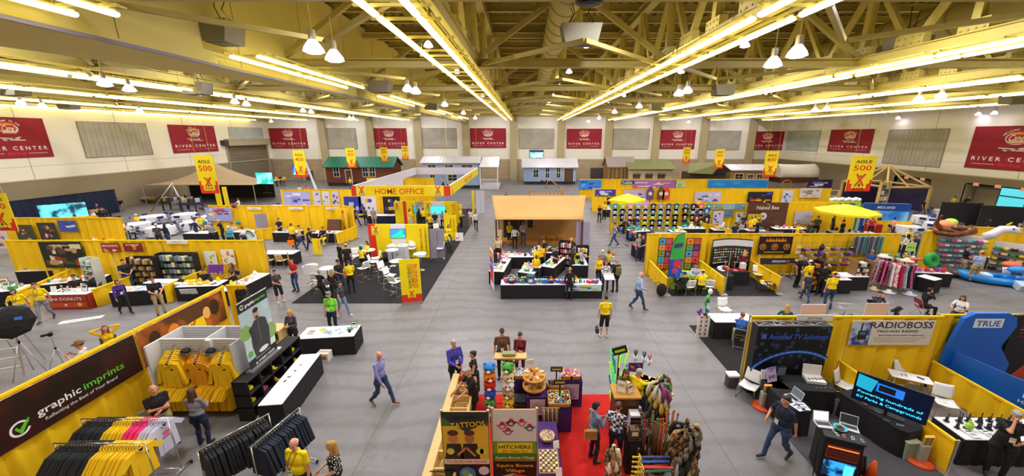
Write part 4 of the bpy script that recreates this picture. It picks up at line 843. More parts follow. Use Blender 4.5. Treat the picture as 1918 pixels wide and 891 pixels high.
for(x,z,n,col,nm,long)in((-9.9,1.88,8,'cotton_yellow','yellow long-sleeve shirt',True),(-9.2,1.78,6,'#f2a71a','orange-gold tee',False),(-8.5,1.82,7,'cotton_yellow','yellow button-front polo',True)):
 for k in range(n):shirt((x+.02*k-.05,9.34-.055*k,z-.022*k),random.uniform(-.08,.08),col,f'{nm} in the upper cascade on the white slatwall',f'{nm}s on the slatwall',long,None,s=1.08)
 m=MB();m.tube([(x-.05,9.41,z+.15),(x+.1,8.9,z+.0)],.01,'chrome',5);tag(m.mk('display_hook'),f'sloped chrome arm holding the {nm}s on the slatwall','hook')
for i,(x,nm)in enumerate(((-9.8,'yellow jersey'),(-8.65,'golden tee'))):
 m=MB();m.tube([(x-.5,9.41,1.08),(x-.5,9.12,1.08),(x+.5,9.12,1.08),(x+.5,9.41,1.08)],.01,'chrome',5);tag(m.mk('hanging_rail'),f'chrome rail of the {nm}s low on the slatwall','rail')
 for k in range(13):shirt((x-.45+.07*k,9.12,.96),PI/2+random.uniform(-.35,-.1),'cotton_yellow'if i==0 else '#f5b800',f'{nm} side-hung low on the slatwall rail',f'{nm}s on the low rail',False,None,s=1.05)
t=th_('cube_shelf','black cube shelving full of yellow caps and wallets','shelf',(0,0,0))
xa,xb,ya,yb,zh=-8.02,-7.58,8.75,11.2,1.25
m=MB();m.b2((xa,ya,.0),(xa+.03,yb,zh),'black');m.mk('back_panel',t)
for k,z in enumerate((.42,.82,1.22)):m=MB();m.b2((xa,ya,z),(xb,yb,z+.03),'black');m.mk('board',t)
for k in range(6):y=ya+(yb-ya-.03)*k/5;m=MB();m.b2((xa+.02,y,0),(xb,y+.03,zh-.005),'black');m.mk('divider',t)
r=random.Random(5)
for k in range(5):
 for z in(.46,.86):y=ya+.25+k*.485;it_(r.choice(['hat','fold','box']),(xa+.25,y,z),PI/2,r.choice(['#ffd800','#ffd800','#ffd800','#1c1b20','#e86aa6']),'inside the black cube shelving',.75)
ta_((-7.02,9.72),2.45,.62,96,'long narrow table with white top and black cloth along the cube shelving',plain=True)
for k,(y,c)in enumerate(((10.3,'#ffd800'),(10.0,'#ffd800'),(9.7,'#1c1b20'),(9.5,'#1c1b20'))):it_('phone',(-7.1,y,.755),k,c,'on the narrow table before the cube shelving',.6)
t=th_('rollup_banner','tall roll-up banner of a hooded man under graphic imprints lettering','banner',(-7.8,9.2,1.25))
m=MB().fr((0,0,0),(0,1,0),(0,0,1));m.b2((-.05,0,-.1),(1.25,.06,.1),'alu');m.mk('base',t)
m=MB().fr((0,0,.06),(0,1,0),(0,0,1));w,h=1.18,2.0;m.b2((0,0,-.01),(w,h,0),'#b9c9d2')
m.rect(0,0,w,h*.86,mat('bannersky','#a8bcc4',.5,kind='blotch',col2='#d9e2e2',scale=1.5),.002);m.disc(w*.1,h*.55,.22,'#7fa65a',.003);m.disc(w*.9,h*.35,.25,'#8aa868',.003)
m.rect(0,h*.86,w,h,'#15161a',.004);m.ring(.16,h*.93,.05,.07,'#f3f3f5',.006,20,340);m.poly([(.12,h*.935),(.15,h*.92),(.24,h*.965),(.155,h*.9)],'#5ec62c',.008)
m.text('graphic',.27,h*.905,.13,'#f3f3f5',.006,align='l',width=.38);m.text('imprints',.67,h*.905,.13,'#5ec62c',.006,align='l',width=.42)
m.poly([(w*.3,h*.02),(w*.78,h*.02),(w*.86,h*.42),(w*.8,h*.60),(w*.62,h*.66),(w*.42,h*.65),(w*.25,h*.56),(w*.22,h*.3)],'#34373a',.006)
m.disc(w*.52,h*.735,.105,'#b98a6e',.008,ry=.15);m.disc(w*.52,h*.79,.11,'#1f1a18',.009,ry=.075);m.disc(w*.52,h*.68,.075,'#3a2a22',.009,ry=.04)
m.line([(w*.53,h*.64),(w*.52,h*.3)],.012,'#8a8d92',.01);m.poly([(w*.2,h*.56),(w*.32,h*.3),(w*.42,h*.28),(w*.38,h*.35),(w*.28,h*.6)],'#2a2d30',.009)
m.rect(0,0,w,h*.13,'#15161a',.011);m.text('a.wear.ness',w*.55,h*.02,.14,'#f3f3f5',.013,width=.8);m.text('Raise your brand',w*.5,h*.095,.06,'#d8d8d8',.013,width=.6);m.disc(w*.12,h*.22,.09,'#5aa83c',.012);m.disc(w*.55,h*.17,.2,'#dfe3e3',.012,ry=.07)
m.mk('printed_sheet',t)
m=MB();m.cyl((-.03,.6,.06),(-.03,.6,2.08),.012,'alu');m.cyl((-.0,0,2.08),(0,1.2,2.08),.015,'alu');m.mk('support_pole',t)
t=th_('wooden_cart','pale wooden counter with folded lilac cloth and yellow bags behind the roll-up banner','counter',(-9.35,12.2,0))
m=MB();m.rbox((0,0,1.02),(1.15,.6,.05),'woodlight',.02);m.mk('counter_top',t)
m=MB();m.b2((-.55,-.27,.05),(-.5,.27,1.0),'woodlight');m.b2((.5,-.27,.05),(.55,.27,1.0),'woodlight');m.b2((-.5,.22,.05),(.5,.27,1.0),'woodlight');m.b2((-.5,-.27,.5),(.5,.22,.54),'woodlight');m.b2((-.5,-.27,.05),(.5,.22,.09),'woodlight');m.mk('carcass',t)
it_('fold',(-9.3,12.2,1.045),.2,'#8fbde0','on the pale wooden counter',.9);it_('bag',(-9.5,12.15,.54),.2,'#ffd800','inside the pale wooden counter',.8);it_('bag',(-9.15,12.15,.54),1,'#2aa05a','inside the pale wooden counter',.8)
mat('olivecloth','#3f4a2c',.9,var=.2,scale=10)
def bagpack(m,c='olivecloth'):
 m.rbox((0,0,.0),(.42,.22,.62),c,.09);m.rbox((0,-.13,-.1),(.3,.08,.3),c,.04);m.tube([(-.1,0,.3),(-.08,0,.42),(.08,0,.42),(.1,0,.3)],.015,c,6);m.box((.1,-.175,-.02),(.08,.01,.08),'#e0402c')
m=MB();bagpack(m);tag(m.mk('backpack',loc=(-10.15,12.6,1.7),rz=.3),'olive green backpack hung at the end post of the campfire fence','backpack')
m=MB();bagpack(m,'blackcloth');tag(m.mk('backpack',loc=(-10.55,12.85,1.95),rz=.5),'black shoulder bag hung behind the olive backpack','bag')
ta_((-7.25,12.4),1.95,.85,6,'black-skirted order table with papers where the man in lime stands',plain=True)
for k,(x,y,c)in enumerate(((-7.9,12.35,'#c9ae7a'),(-7.55,12.5,'#ffd800'),(-7.3,12.35,'#8fbde0'),(-7.0,12.5,'#f5f3f5'),(-6.8,12.3,'#f5f3f5'),(-6.6,12.6,'#2aa05a'),(-7.15,12.2,'#f5f3f5'))):it_('paper',(x,y,.755),k*.7,c,'on the order table',.95)
it_('cup',(-6.5,12.35,.755),0,'#1c1b20','on the order table beside the papers');it_('frame',(-6.45,12.65,.755),.3,'#1c1b20','on the order table corner',.8)
t=th_('carton','white and orange carton tucked beneath the order table front','box',(-7.2,11.75,0));m=MB();m.rbox((0,0,.16),(.42,.32,.32),'#e8e0d6',.01);m.box((0,-.162,.16),(.3,.004,.14),'#c4622a');m.mk('box_body',t);m=MB();m.box((0,0,.323),(.40,.06,.004),'#c9ae7a');m.mk('tape',t)
pe_('person in black polo and khakis with crossed arms beside the yellow slatwall shirts',P(318,832),60,'cross','blk','khaki','dark','fringe',near=2,h=1.78,w=1.1,look=-.1)
pe_('person with curly hair in pale grey top browsing the yellow shirts, seen from behind',P(385,832),188,'hold','grey','navy','brown','longcurly',near=2,fem=True,sleeve='long',h=1.68,w=1.12)
pe_('bald person in bright yellow polo with lanyard standing next to a dotted-top companion',P(549,821,1.8),-10,'stand','yel','navy','white','fringe',near=2,h=1.8,w=1.22,badge='#2a9a6a',look=.35,turn=15)
pe_('person with wavy blond hair in black and white dotted top and yellow lanyard',P(620,826,1.68),-60,'hold','dots','blk','blond','longcurly',near=2,fem=True,w=1.1,h=1.68,turn=-20)
pe_('bald person in lavender shirt and jeans striding alone across the open floor',P(718,758),75,'walk','lav','jeans','white','fringe',near=2,sleeve='long',shoe='#a9713a',h=1.8,w=1.12)
pe_('person in lime green polo and grey cap at the order table',P(615,545,1.86),0,'stand','green','navy','brown','short',near=2,h=1.83,w=1.15,cap=('cap','#77777d'),badge=True,look=.3)
pe_('person with wavy blond hair reading a phone beside the roll-up banner',P(541,579,1.66),-5,'phone','dgrey','blk','blond','longcurly',near=2,fem=True,sleeve='long',h=1.64,w=1.05)
pe_('person in slate top and blue jeans walking past the lime polo man',P(634,527,1.66),70,'walk','dgrey','ljeans','dark','pony',near=1,fem=True,h=1.66,w=1.15,shoe='#e8e4e0')
pe_('person in yellow shirt with purple bag walking beside a taller yellow-shirted partner',P(50,609),35,'walk2','yel','ljeans','brown','bob',near=2,fem=True,w=1.15,h=1.66,shoe='#d8d4d0',badge=True)
pe_('taller person in yellow shirt and grey jeans carrying a dark cap in the aisle',P(90,601),30,'walk2','yel','grey','brown','short',near=2,w=1.12,h=1.78,badge=True)
m=MB();m.prism([(-.2,-.2),(.2,-.2),(.22,.16),(-.22,.16)],.08,'#3d2a86');m.tube([(-.15,.16,.04),(-.1,.45,.04),(.1,.45,.04),(.15,.16,.04)],.012,'#3d2a86',5)
o=m.mk('tote_bag',None,'purple tote bag on the shoulder of the woman in yellow','bag');q=P(38,590,1.0);o.location=(q.x,q.y+.1,.95);o.rotation_euler=(R(90),0,R(20))
pe_('person in purple blouse and black trousers striding past the donut stand',P(237,588),65,'walk','purple','blk','brown','bob',near=2,fem=True,sleeve='long',h=1.66,w=1.08,badge='#e8e4f0')
pe_('person in black polo and khakis holding a tablet and paper beside the brochure table',P(303,588),55,'hold','blk','khaki','dark','short',near=2,h=1.76,w=1.06,badge=True)
pe_('person in black polo talking to the one in pale blue at the goods shelves',P(247,548),60,'hold','blk','jeans','dark','short',near=1,h=1.8,w=1.1)
pe_('person in pale blue shirt touching the chin beside the dark goods shelves',P(263,541),-30,'cheek','lblue','ljeans','grey','fringe',near=1,h=1.8,w=1.1,badge=True)
pe_('person in yellow shirt lounging with both hands behind the head by the green sign',P(195,612,1.28),50,'behindhead','yel2','blk','red','longcurly',near=2,fem=True,sleeve='long',h=1.66,w=1.1)
pe_('person in white shirt and brown hat filming with a camera behind the fence',P(147,638,1.42),-55,'camera','white','blk','dark','short',near=2,cap=('hat','#6e5230'),h=1.78,w=1.0)
def sch_(p,rz,lab,col='#4a4a52'):
 t=mk_fold(col);t.location=(p[0],p[1],0);t.rotation_euler[2]=R(rz);t['label']=lab;return t
q=P(195,612,1.28);sch_((q.x,q.y),50,'dark folding chair under the lounging person in yellow')
q=P(147,638,1.42);sch_((q.x,q.y),-55,'dark folding chair under the person with the brown hat')
q=P(213,640,1.3);t=th_('hand_sign','small green hand-held sign on a stick by the lounging person','sign',(-12.3,10.55,.9));m=MB();m.cyl((0,0,0),(0,0,.5),.012,'woodlight');m.mk('stick',t)
m=MB();m.box((0,0,.65),(.38,.012,.32),'#27a24a',rx=-.3);m.box((0,-.008,.67),(.28,.004,.06),'#eaf6ea',rx=-.3);m.mk('sign_board',t)
def tripod(p,h,lab,spread_=.42,name='tripod'):
 t=th_(name,lab,'tripod',p)
 for k in range(3):a=2*PI*k/3+.3;m=MB();m.tube([(spread_*cos(a),spread_*sin(a),0),(.03*cos(a),.03*sin(a),h*.62)],.013,'alu',6);m.mk('leg',t)
 m=MB();m.cyl((0,0,h*.4),(0,0,h),.014,'alu');m.cyl((0,0,h*.6),(0,0,h*.66),.03,'blackmetal');m.mk('column',t);return t
q=P(60,702);tripod(q,1.95,'light stand holding the black photo umbrella beside the stepladder')
t=th_('photo_umbrella','open black photo umbrella with a blue logo on the light stand','umbrella',q+Vc((0,0,1.95)));t.rotation_euler=(R(62),R(0),R(35))
m=MB();m.lathe([(.55,-.0),(.45,.09),(.25,.16),(.01,.19)],'blackcloth',n=8,smooth=False,closed=False);m.mk('canopy',t,solid=.01)
m=MB();m.cyl((0,0,-.35),(0,0,.25),.008,'chrome')
for k in range(8):m.tube([(0,0,.18),(.54*cos(PI*k/4),.54*sin(PI*k/4),-.0)],.004,'chrome',4)
m.mk('ribs',t);m=MB();m.box((.22,.05,.175),(.16,.1,.012),'#2f62d8',ry=.35);m.mk('logo',t)
m=MB();m.rbox((0,0,0),(.2,.3,.14),'blackmetal',.03);m.cyl((0,.15,0),(0,.26,0),.07,'blackmetal',.1);tag(m.mk('flash_head',loc=q+Vc((-.12,0,1.9)),rz=1.2),'black flash head clamped beneath the photo umbrella','lamp')
q=P(118,690);tripod(q,1.25,'camera tripod beside the person in the brown hat',.35)
m=MB();m.rbox((0,0,.07),(.16,.1,.12),'blackmetal',.02);m.cyl((0,-.05,.07),(0,-.2,.07),.04,'blackmetal',.045);tag(m.mk('camera',loc=q+Vc((0,0,1.25)),rz=-.8),'black camera with lens on the tripod by the brown hat','camera')
q=P(5,700);t=th_('stepladder','aluminium stepladder standing at the edge behind the near fence','ladder',q+Vc((.3,.3,0)),R(25))
for s in(-1,1):m=MB();m.bar((s*.28,-.5,0),(s*.2,0,1.8),.05,.025,'alu');m.mk('side_rail',t);m=MB();m.bar((s*.28,.5,0),(s*.2,0,1.8),.03,.02,'alu');m.mk('rear_leg',t)
for k in range(5):z=.3+.3*k;f=1-z/1.8;m=MB();m.box((0,-.5*f,z),(.4+.14*f,.1,.02),'alu');m.mk('step',t)
m=MB();m.box((0,0,1.8),(.42,.25,.04),'#c43a2a');m.mk('top_cap',t)
po_(P(107,608)+Vc((0,0,.012)),(.9,.45,0),(-.3,.9,0),1.35,.32,lambda m,w,h:(m.text('NOTICE',w/2,.1,.14,'#2a2a2a',.004,width=w*.6)),'white notice sheet lying on the aisle floor','floor_notice','sign',.006)
#souvenir island on the red carpet
m=MB();m.rbox((.5,6.6,.006),(4.2,6.55,.012),'redcarpet',.02);tag(m.mk('red_carpet'),'bright red carpet laid under the souvenir island','carpet')
t=th_('wooden_flume','long honey-wood gem mining flume with dividers on the aisle edge of the red carpet','flume',(-1.75,7.75,0))
L,w=3.7,.5
m=MB();m.b2((-w/2,-L/2,.62),(w/2,L/2,.66),'woodlight');m.mk('trough_floor',t)
for s in(-1,1):m=MB();m.b2((s*w/2-.025,-L/2,.62),(s*w/2+.025,L/2,.92),'woodlight');m.mk('trough_side',t)
m=MB();m.b2((-w/2-.16,-L/2,.9),(-w/2+.03,L/2,.94),'woodlight');m.mk('ledge',t)
for k in range(9):y=-L/2+k*(L-.04)/8;m=MB();m.b2((-w/2+.02,y,.64),(w/2-.02,y+.04,.9),'woodlight');m.mk('divider',t)
for s in(-1,1):
 for y in(-L/2+.15,0,L/2-.15):m=MB();m.b2((s*w/2-.04,y-.05,0),(s*w/2+.04,y+.05,.62),'woodlight');m.mk('leg',t)
m=MB();m.b2((-w/2-.02,-L/2+.35,.93),(w/2+.02,-L/2+.37,.955),'blackmetal');m.b2((-w/2-.02,L/2-.9,.93),(w/2+.02,L/2-.88,.955),'blackmetal');m.mk('strap',t)
for k,y in enumerate((6.5,7.4,8.35,9.2)):
 t=th_('screen_tray',f'wood-framed sifting tray {("nearest the tattoo poster", "in the middle of the flume, lower side", "in the middle of the flume, upper side", "at the far head of the flume")[k]}','tray',(-1.73,y,.67),R(6*k-8));m=MB();m.tube([(-.15,-.17,.12),(.15,-.17,.12),(.15,.17,.12),(-.15,.17,.12)],.02,'woodlight',4,True);m.mk('frame',t)
 m=MB();m.b2((-.14,-.16,.01),(.14,.16,.02),'#b98a3a');m.mk('mesh_bottom',t)
t=th_('water_pump','red hand water pump standing at the far end of the flume','pump',(-1.8,9.45,.66))
m=MB();m.lathe([(.09,0),(.1,.05),(.05,.08),(.05,.32),(.07,.36),(.02,.42)],'#c8281c',n=14);m.mk('pump_body',t)
m=MB();m.tube([(.0,0,.38),(.12,0,.46),(.28,.0,.38)],.014,'#c8281c',6);m.mk('handle',t);m=MB();m.tube([(0,0,.26),(-.12,0,.25),(-.16,0,.18)],.02,'#c8281c',6);m.mk('spout',t)
t=th_('barrel','round wooden barrel under the near end of the flume','barrel',(-1.72,5.6,0));m=MB();m.lathe([(.28,0),(.34,.4),(.28,.8),(.001,.8)],'wood',n=20);m.mk('staves',t);m=MB()
for z in(.15,.62):m.lathe([(.31,z),(.32,z),(.32,z+.05),(.31,z+.05)],'alu',n=20)
m.mk('hoops',t)
def tattoos(m,w,h):
 m.rect(0,h*.47,w,h,'#e8c23a',.002);m.rect(0,h*.86,w,h,'#3f7a3a',.003);m.poly([(0,h*.95),(w*.5,h*.8),(w,h*.9),(w,h),(0,h)],'#27343a',.004)
 for x,c in((.22,'#c98a5a'),(.58,'#b3764a')):m.disc(x*w,h*.73,.1,c,.006,ry=.12);m.disc(x*w,h*.79,.11,'#5a2f1a',.007,ry=.07);m.poly([(x*w-.2,h*.48),(x*w+.22,h*.48),(x*w+.15,h*.68),(x*w-.13,h*.68)],'#222027',.005)
 for x in(.8,.88,.15):m.disc(x*w,h*.6,.08,'#d9e04a',.006)
 m.line([(.3*w,.56*h),(.5*w,.64*h),(.7*w,.55*h)],.05,'#c98a5a',.008);m.text('TEMPORARY',w*.5,h*.93,.1,'#151515',.009,width=w*.55,rot=.06);m.text('TATTOOS',w*.56,h*.85,.18,'#f6d21e',.010,width=w*.75,rot=.08);m.rect(0,h*.47,w,h*.52,'#f2ece0',.009);m.text('SQUIRE BOONE VILLAGE',w/2,h*.482,.085,'#b01c1c',.011,width=w*.9)
 m.rect(0,0,w,h*.46,mat('night','#15173a',.5,kind='dots',col2='#dfe4f5',scale=3),.003);m.disc(w*.5,h*.36,.17,'#3f8fc9',.005);m.disc(w*.46,h*.37,.08,'#8ab07a',.006);m.disc(w*.56,h*.34,.05,'#d8e4e8',.006)
 m.text('EARTH',w*.52,h*.265,.17,'#e04420',.008,width=w*.66);m.line([(w*.2,h*.25),(w*.8,h*.25)],.015,'#3a5fc9',.008);m.disc(w*.28,h*.235,.1,'#e0a43a',.009,ry=.08);m.text('A division of',w*.6,h*.19,.07,'#e8e4ef',.008,width=w*.45);m.text('SQUIRE BOONE',w*.5,h*.12,.08,'#e8c23a',.008,width=w*.7)
def hitchers(m,w,h):
 m.rect(0,h*.62,w,h,'#dfe6ec',.002);m.rect(0,h*.54,w,h*.68,'#6fae2e',.003)
 for x,y,c,r_ in((.22,.84,'#c25a8a',.5),(.42,.87,'#4a3a32',-.2),(.66,.87,'#d07a9c',.4),(.84,.82,'#3f6fb0',-.5),(.35,.78,'#8a6a9a',.9)):m.disc(x*w,y*h,.075,c,.006,ry=.085);m.disc(x*w,y*h+.06,.045,'#c42a2a',.007);m.disc(x*w,y*h-.02,.04,'#efe0d0',.0075,ry=.03);m.line([(x*w-.11,y*h+.02),(x*w,y*h-.06),(x*w+.11,y*h+.03)],.035,c,.0055)
 m.rect(w*.1,h*.56,w*.9,h*.665,'#f0e028',.006);m.text('HITCHERS',w/2,h*.605,.13,'#1a1a1a',.009,width=w*.74);m.text('with Twister Toys',w/2,h*.57,.06,'#1a1a1a',.009,width=w*.6);m.rect(0,h*.48,w,h*.55,'#3c8a2c',.006);m.text('Squire Boone Village',w/2,h*.497,.09,'#f2ecc0',.009,width=w*.9)
 m.rect(0,0,w,h*.47,'#1c1c20',.003);m.text('Squire Boone',w/2,h*.41,.11,'#f0c23a',.009,width=w*.86);m.text('Village',w/2,h*.355,.11,'#f0c23a',.009,width=w*.45)
 for k,c in enumerate(('#d9d9e2','#e8b83a','#d96a2a','#8a4ac0','#3f7ac9','#2aa05a','#7ad0d0','#c93a3a')):a=R(200+k*20);m.line([(w*.5,h*.33),(w*.5+.38*cos(a),h*.33+.3*sin(a))],.055,c,.006+k*.0003)
 m.text('Rock',w*.2,h*.19,.1,'#c42a2a',.010,width=.2);m.text('CRYSTAL',w*.5,h*.10,.13,'#c42a2a',.010,width=w*.66)
for(x,y,f,lab,ww)in((-1.70,6.28,tattoos,'tall poster stand with TEMPORARY TATTOOS sheet above a dark EARTH globe sheet',.93),(-.69,6.34,hitchers,'tall poster stand with HITCHERS toy sheet above a Squire Boone crystal sheet',.9)):
 t=th_('poster_stand',lab,'poster stand',(x,y,0));m=MB().fr((0,0,.0));m.b2((-.01,.04,-.03),(ww+.01,2.4,0),'#c9a45a');f(m,ww,2.4);m.mk('printed_panel',t)
 for xx in(0,ww):m=MB();m.b2((xx-.025,.0,0),(xx+.025,.045,2.43),'woodlight');m.mk('side_rail',t)
 m=MB();m.b2((-.05,-.15,0),(ww+.05,.3,.04),'woodlight');m.mk('base',t)
mat('purplecloth','#43206a',.85,var=.15,scale=5)
def pt_(c,w,d,h,lab,rz=0):return ta_(c,w,d,rz,lab,skirt='purplecloth',top='purplecloth',h=h,plain=True)
t=th_('plush_rack','black wire tower of bright plush animal heads beside the wooden scale stand','rack',(-.75,8.98,0));m=MB()
for x in(-.25,.25):m.tube([(x,0,0),(x,0,1.75)],.015,'blackmetal',6)
for z in(.4,.8,1.2,1.6):m.tube([(-.28,0,z),(.28,0,z)],.01,'blackmetal',5)
m.mk('wire_frame',t);m=MB();m.box((0,0,.02),(.7,.5,.03),'blackmetal');m.mk('base',t)
pc=['#2f7fd8','#3fa03a','#f07820','#d8c8a0','#c8281c','#e8e4ea','#2050d0','#b89a6a','#5fa050','#e8c020','#8a5ab0','#ffb020']
k=0
for j in range(6):
 for x in(-.25,.25):
  c=pc[k];m=MB();z=1.68-j*.27;m.ell((0,0,0),(.17,.16,.15),c,12)
  for s in(-1,1):m.ell((s*.12,0,.12),.05,c,8);m.ell((s*.05,-.15,.04),.025,'#151515',6)
  m.ell((0,-.15,-.03),(.06,.05,.045),'#f2e8d8',8);tag(m.mk('plush_animal',loc=(-.75+x,8.8,z),rz=random.uniform(-.3,.3)),f'{("sky blue", "leaf green", "orange", "tan", "red", "white and blue", "deep blue", "khaki brown", "sage green", "golden yellow", "violet", "amber")[k]} plush animal head on the wire tower','toy');k+=1
t=th_('scale_stand','T-shaped yellow wooden scale stand in front of the plaid-shirted person','stand',P(957,722)+Vc((0,0,0)))
m=MB();m.b2((-.07,-.07,0),(.07,.07,1.05),'wood');m.mk('post',t);m=MB();m.b2((-.5,-.16,1.05),(.5,.16,1.1),'woodlight');m.mk('beam',t)
m=MB();m.rbox((-.05,0,1.16),(.4,.2,.1),'#9a9a6a',.03);m.b2((-.25,-.25,0),(.25,.25,.04),'wood');m.mk('tray',t)
for s in(-1,1):m=MB();m.bar((0,0,.75),(s*.38,0,1.05),.06,.06,'wood');m.mk('brace',t)
pt_((-.08,9.5),.6,.45,.95,'purple-draped display block under the jar of stones, beside the balance stand')
pt_((.3,9.05),.62,.62,.8,'purple-draped display block under the round candy wheel')
pt_((1.3,9.55),.62,.45,.9,'purple-draped block at the far corner of the red carpet holding bead boxes')
pt_((.5,7.2),.55,1.7,.62,'long purple-draped low table with jewellery trays along the red carpet')
t=th_('prize_wheel','round wooden display wheel filled with small bags on the purple block','display',(.22,9.05,.8));m=MB()
for z in(.12,.42):m.lathe([(.3,z),(.33,z),(.33,z+.06),(.3,z+.06)],'wood',n=24)
m.cyl((0,0,0),(0,0,.62),.035,'wood');m.lathe([(.31,.1),(.31,.12),(.001,.12)],'wood',n=24);m.lathe([(.31,.4),(.31,.42),(.001,.42)],'wood',n=24);m.lathe([(.2,0),(.2,.03),(.001,.03)],'wood',n=20)
m.mk('turntable',t)
for k in range(16):a=2*PI*k/16;m=MB();m.box((.22*cos(a),.22*sin(a),.5 if k%2 else .2),(.12,.05,.1),('#d8b04a','#e9dcc0','#8a5a2a')[k%3],rz=a);m.mk('pouch',t)
m=MB();m.tube([(0,0,.62),(-.1,.02,.85)],.012,'woodlight');m.box((-.12,0,.9),(.2,.02,.14),'#e8dcc0',rz=.3);m.mk('sign_paddle',t)
m=MB();m.rbox((0,0,.32),(.42,.34,.64),'#26242a',.03)
for k in range(30):m.ell((random.uniform(-.2,.2),-.17,random.uniform(.05,.62)),.045,('#3a3a42','#1c1b20')[k%2],6)
tag(m.mk('charm_tower',loc=(-.22,8.95,.0)),'dark tower of black charms standing left of the round wheel','display')
def bb_(c,w,d,z,matn,lab,n=26,cols=('#2a9a5a','#e0c02a','#2f7fc0','#e8e4ea','#c23a2a')):
 t=th_('bead_bin',lab,'bin',(c[0],c[1],z));m=MB();m.b2((-w/2,-d/2,0),(w/2,d/2,.02),'wood')
 for a,b in(((-w/2,-d/2),(w/2,-d/2+.02)),((-w/2,d/2-.02),(w/2,d/2)),((-w/2,-d/2),(-w/2+.02,d/2)),((w/2-.02,-d/2),(w/2,d/2))):m.b2((*a,0),(*b,.12),'wood')
 m.mk('tray',t);m=MB();r=random.Random(int(w*100+n))
 for k in range(n*5):m.ell((r.uniform(-w/2+.04,w/2-.04),r.uniform(-d/2+.04,d/2-.04),.06+r.uniform(0,.05)),r.uniform(.02,.04),cols[k%len(cols)],5)
 o=m.mk('stones',t);o['kind']='stuff';return t
pt_((.88,8.65),.62,.6,.78,'wooden-edged purple counter beneath the turquoise stone bin')
bb_((.88,8.63),.6,.55,.78,'','wide wooden bin of turquoise and yellow polished stones')
bb_((-.08,9.5),.55,.4,.95,'','small wooden bin of white and blue stones near the balance stand',cols=('#c9d6e0','#7aa8c9','#e8e4ea','#8a8a92'))
bb_((.85,9.2),.5,.3,.8,'','bin heaped with black hematite stones behind the stone-bin sign',cols=('#1c1b20','#35333c','#4a4850'))
bb_((1.16,9.55),.28,.4,.9,'','magenta and yellow bead tray at the far corner of the island',cols=('#c02a9a','#e8c02a','#8a3ac0'))
bb_((1.44,9.55),.26,.4,.9,'','mixed white bead tray at the far corner of the island',cols=('#e8e4ea','#c9a0b0','#9a6a7a'))
for(x,y,z,lab)in((.85,9.2,.92,'black sign pole rising from the hematite bin'),(.9,8.65,.9,'black sign pole rising from the turquoise stone bin')):t=th_('sign_pole',lab,'sign',(x,y,z-.1));m=MB();m.cyl((0,0,0),(0,0,.5),.02,'blackmetal');m.mk('pole',t);m=MB();m.box((0,0,.55),(.34,.04,.14),'#2a1a1a');m.box((0,-.022,.55),(.26,.004,.05),'#c9b07a');m.mk('header',t)
mat('goldbead','#8a6238',.45,kind='blotch',col2='#d8c8a0',scale=40)
m=MB()
for k in range(46):x=-.2+.4*(k%12)/11;y=-.02*(k//12);m.tube([(x,y,.75),(x+.01,y-.04,.4),(x+.02,y-.03,.02)],.012,('#8a6238','#c9b088','#5a3a22')[k%3],4)
m.tube([(-.24,0,.76),(.24,0,.76)],.015,'wood');o=m.mk('necklace_rack',loc=(.62,8.22,.12));tag(o,'curtain of brown bead necklaces hung below the turquoise stone bin','necklaces')
m=MB();m.lathe([(.05,0),(.17,.05),(.19,.12),(.17,.14),(.12,.08),(.001,.07)],'goldbead',n=16);tag(m.mk('woven_bowl',loc=(.5,7.45,.63)),'woven bowl of shells on the low purple table','bowl')
m=MB();m.b2((-.22,-.32,0),(.22,.32,.03),'#c9a45a')
for i in range(7):
 for j in range(9):m.b2((-.2+i*.058,-.3+j*.067,.03),(-.155+i*.058,-.245+j*.067,.05),('#3a2418','#e8d8b0','#7a4a2a','#c9b088')[(i*3+j)%4])
tag(m.mk('pin_board',loc=(.5,6.8,.63)),'flat board of small charms in rows on the low purple table','board')
for k,(x,y,c)in enumerate(((.7,7.2,'#f5f3f5'),(.7,6.45,'#f5f3f5'),(1.02,9.4,'#f5f3f5'))):m=MB();m.box((0,0,.09),(.14,.012,.18),'#f5f3f5',rx=-.3);m.box((0,.03,.05),(.1,.01,.1),'#dddddd',rx=.4);tag(m.mk('price_card',loc=(x,y,(.62,.62,0.9)[k]),rz=.2),('white price card by the woven bowl','white price card at the near end of the low purple table','white price card before the far corner bead trays')[k],'card')
for(x,y,z,w_,h_,lab)in((.1,8.7,.25,.42,.5,'lilac notice fixed on the purple block below the wheel'),(1.1,9.28,.3,.42,.5,'lilac notice fixed on the purple block at the far corner')):po_((x,y,z),(1,0,0),(0,0,1),w_,h_,lambda m,w,h:[m.rect(.05,.06+i*.06,w-.05-(i%3)*.05,.08+i*.06,'#8a7a9a')for i in range(6)],lab,'paper_notice','notice',.008,'#c9b8d0')
sp_((-.05,9.66),.5,.2,0,.95,[('jar','#9b9ba5')],'beside the small white-stone bin',4,.9)
t=th_('glow_toy_rack','neon green rack of glow sticks with a black header near the brown-haired seller','rack',(2.52,8.95,0))
m=MB();m.cyl((0,0,0),(0,0,2.0),.03,'blackmetal');m.lathe([(.25,0),(.25,.03),(.001,.04)],'blackmetal');m.mk('pole',t)
mat('neongreen','#2bea4e',.4,emit=.5);mat('neonlime','#a8f02a',.4,emit=.4)
for k in range(22):a=k*.9;m=MB();z=.5+1.2*(k%4)/3;m.cyl((.16*cos(a),.16*sin(a),z),(.24*cos(a),.24*sin(a),z+.4),.022,('neongreen','neonlime','#18b8c8')[k%3],n=6);m.mk('glow_stick',t)
m=MB();m.box((0,0,2.12),(.4,.04,.22),'#15160c',ry=-.3);m.box((0,-.024,2.12),(.28,.004,.07),'#b8e020',ry=-.3);m.mk('header_sign',t)
t=th_('sales_counter','curved grey sales counter behind the seller at the glow toy rack','counter',(3.35,8.85,0));m=MB()
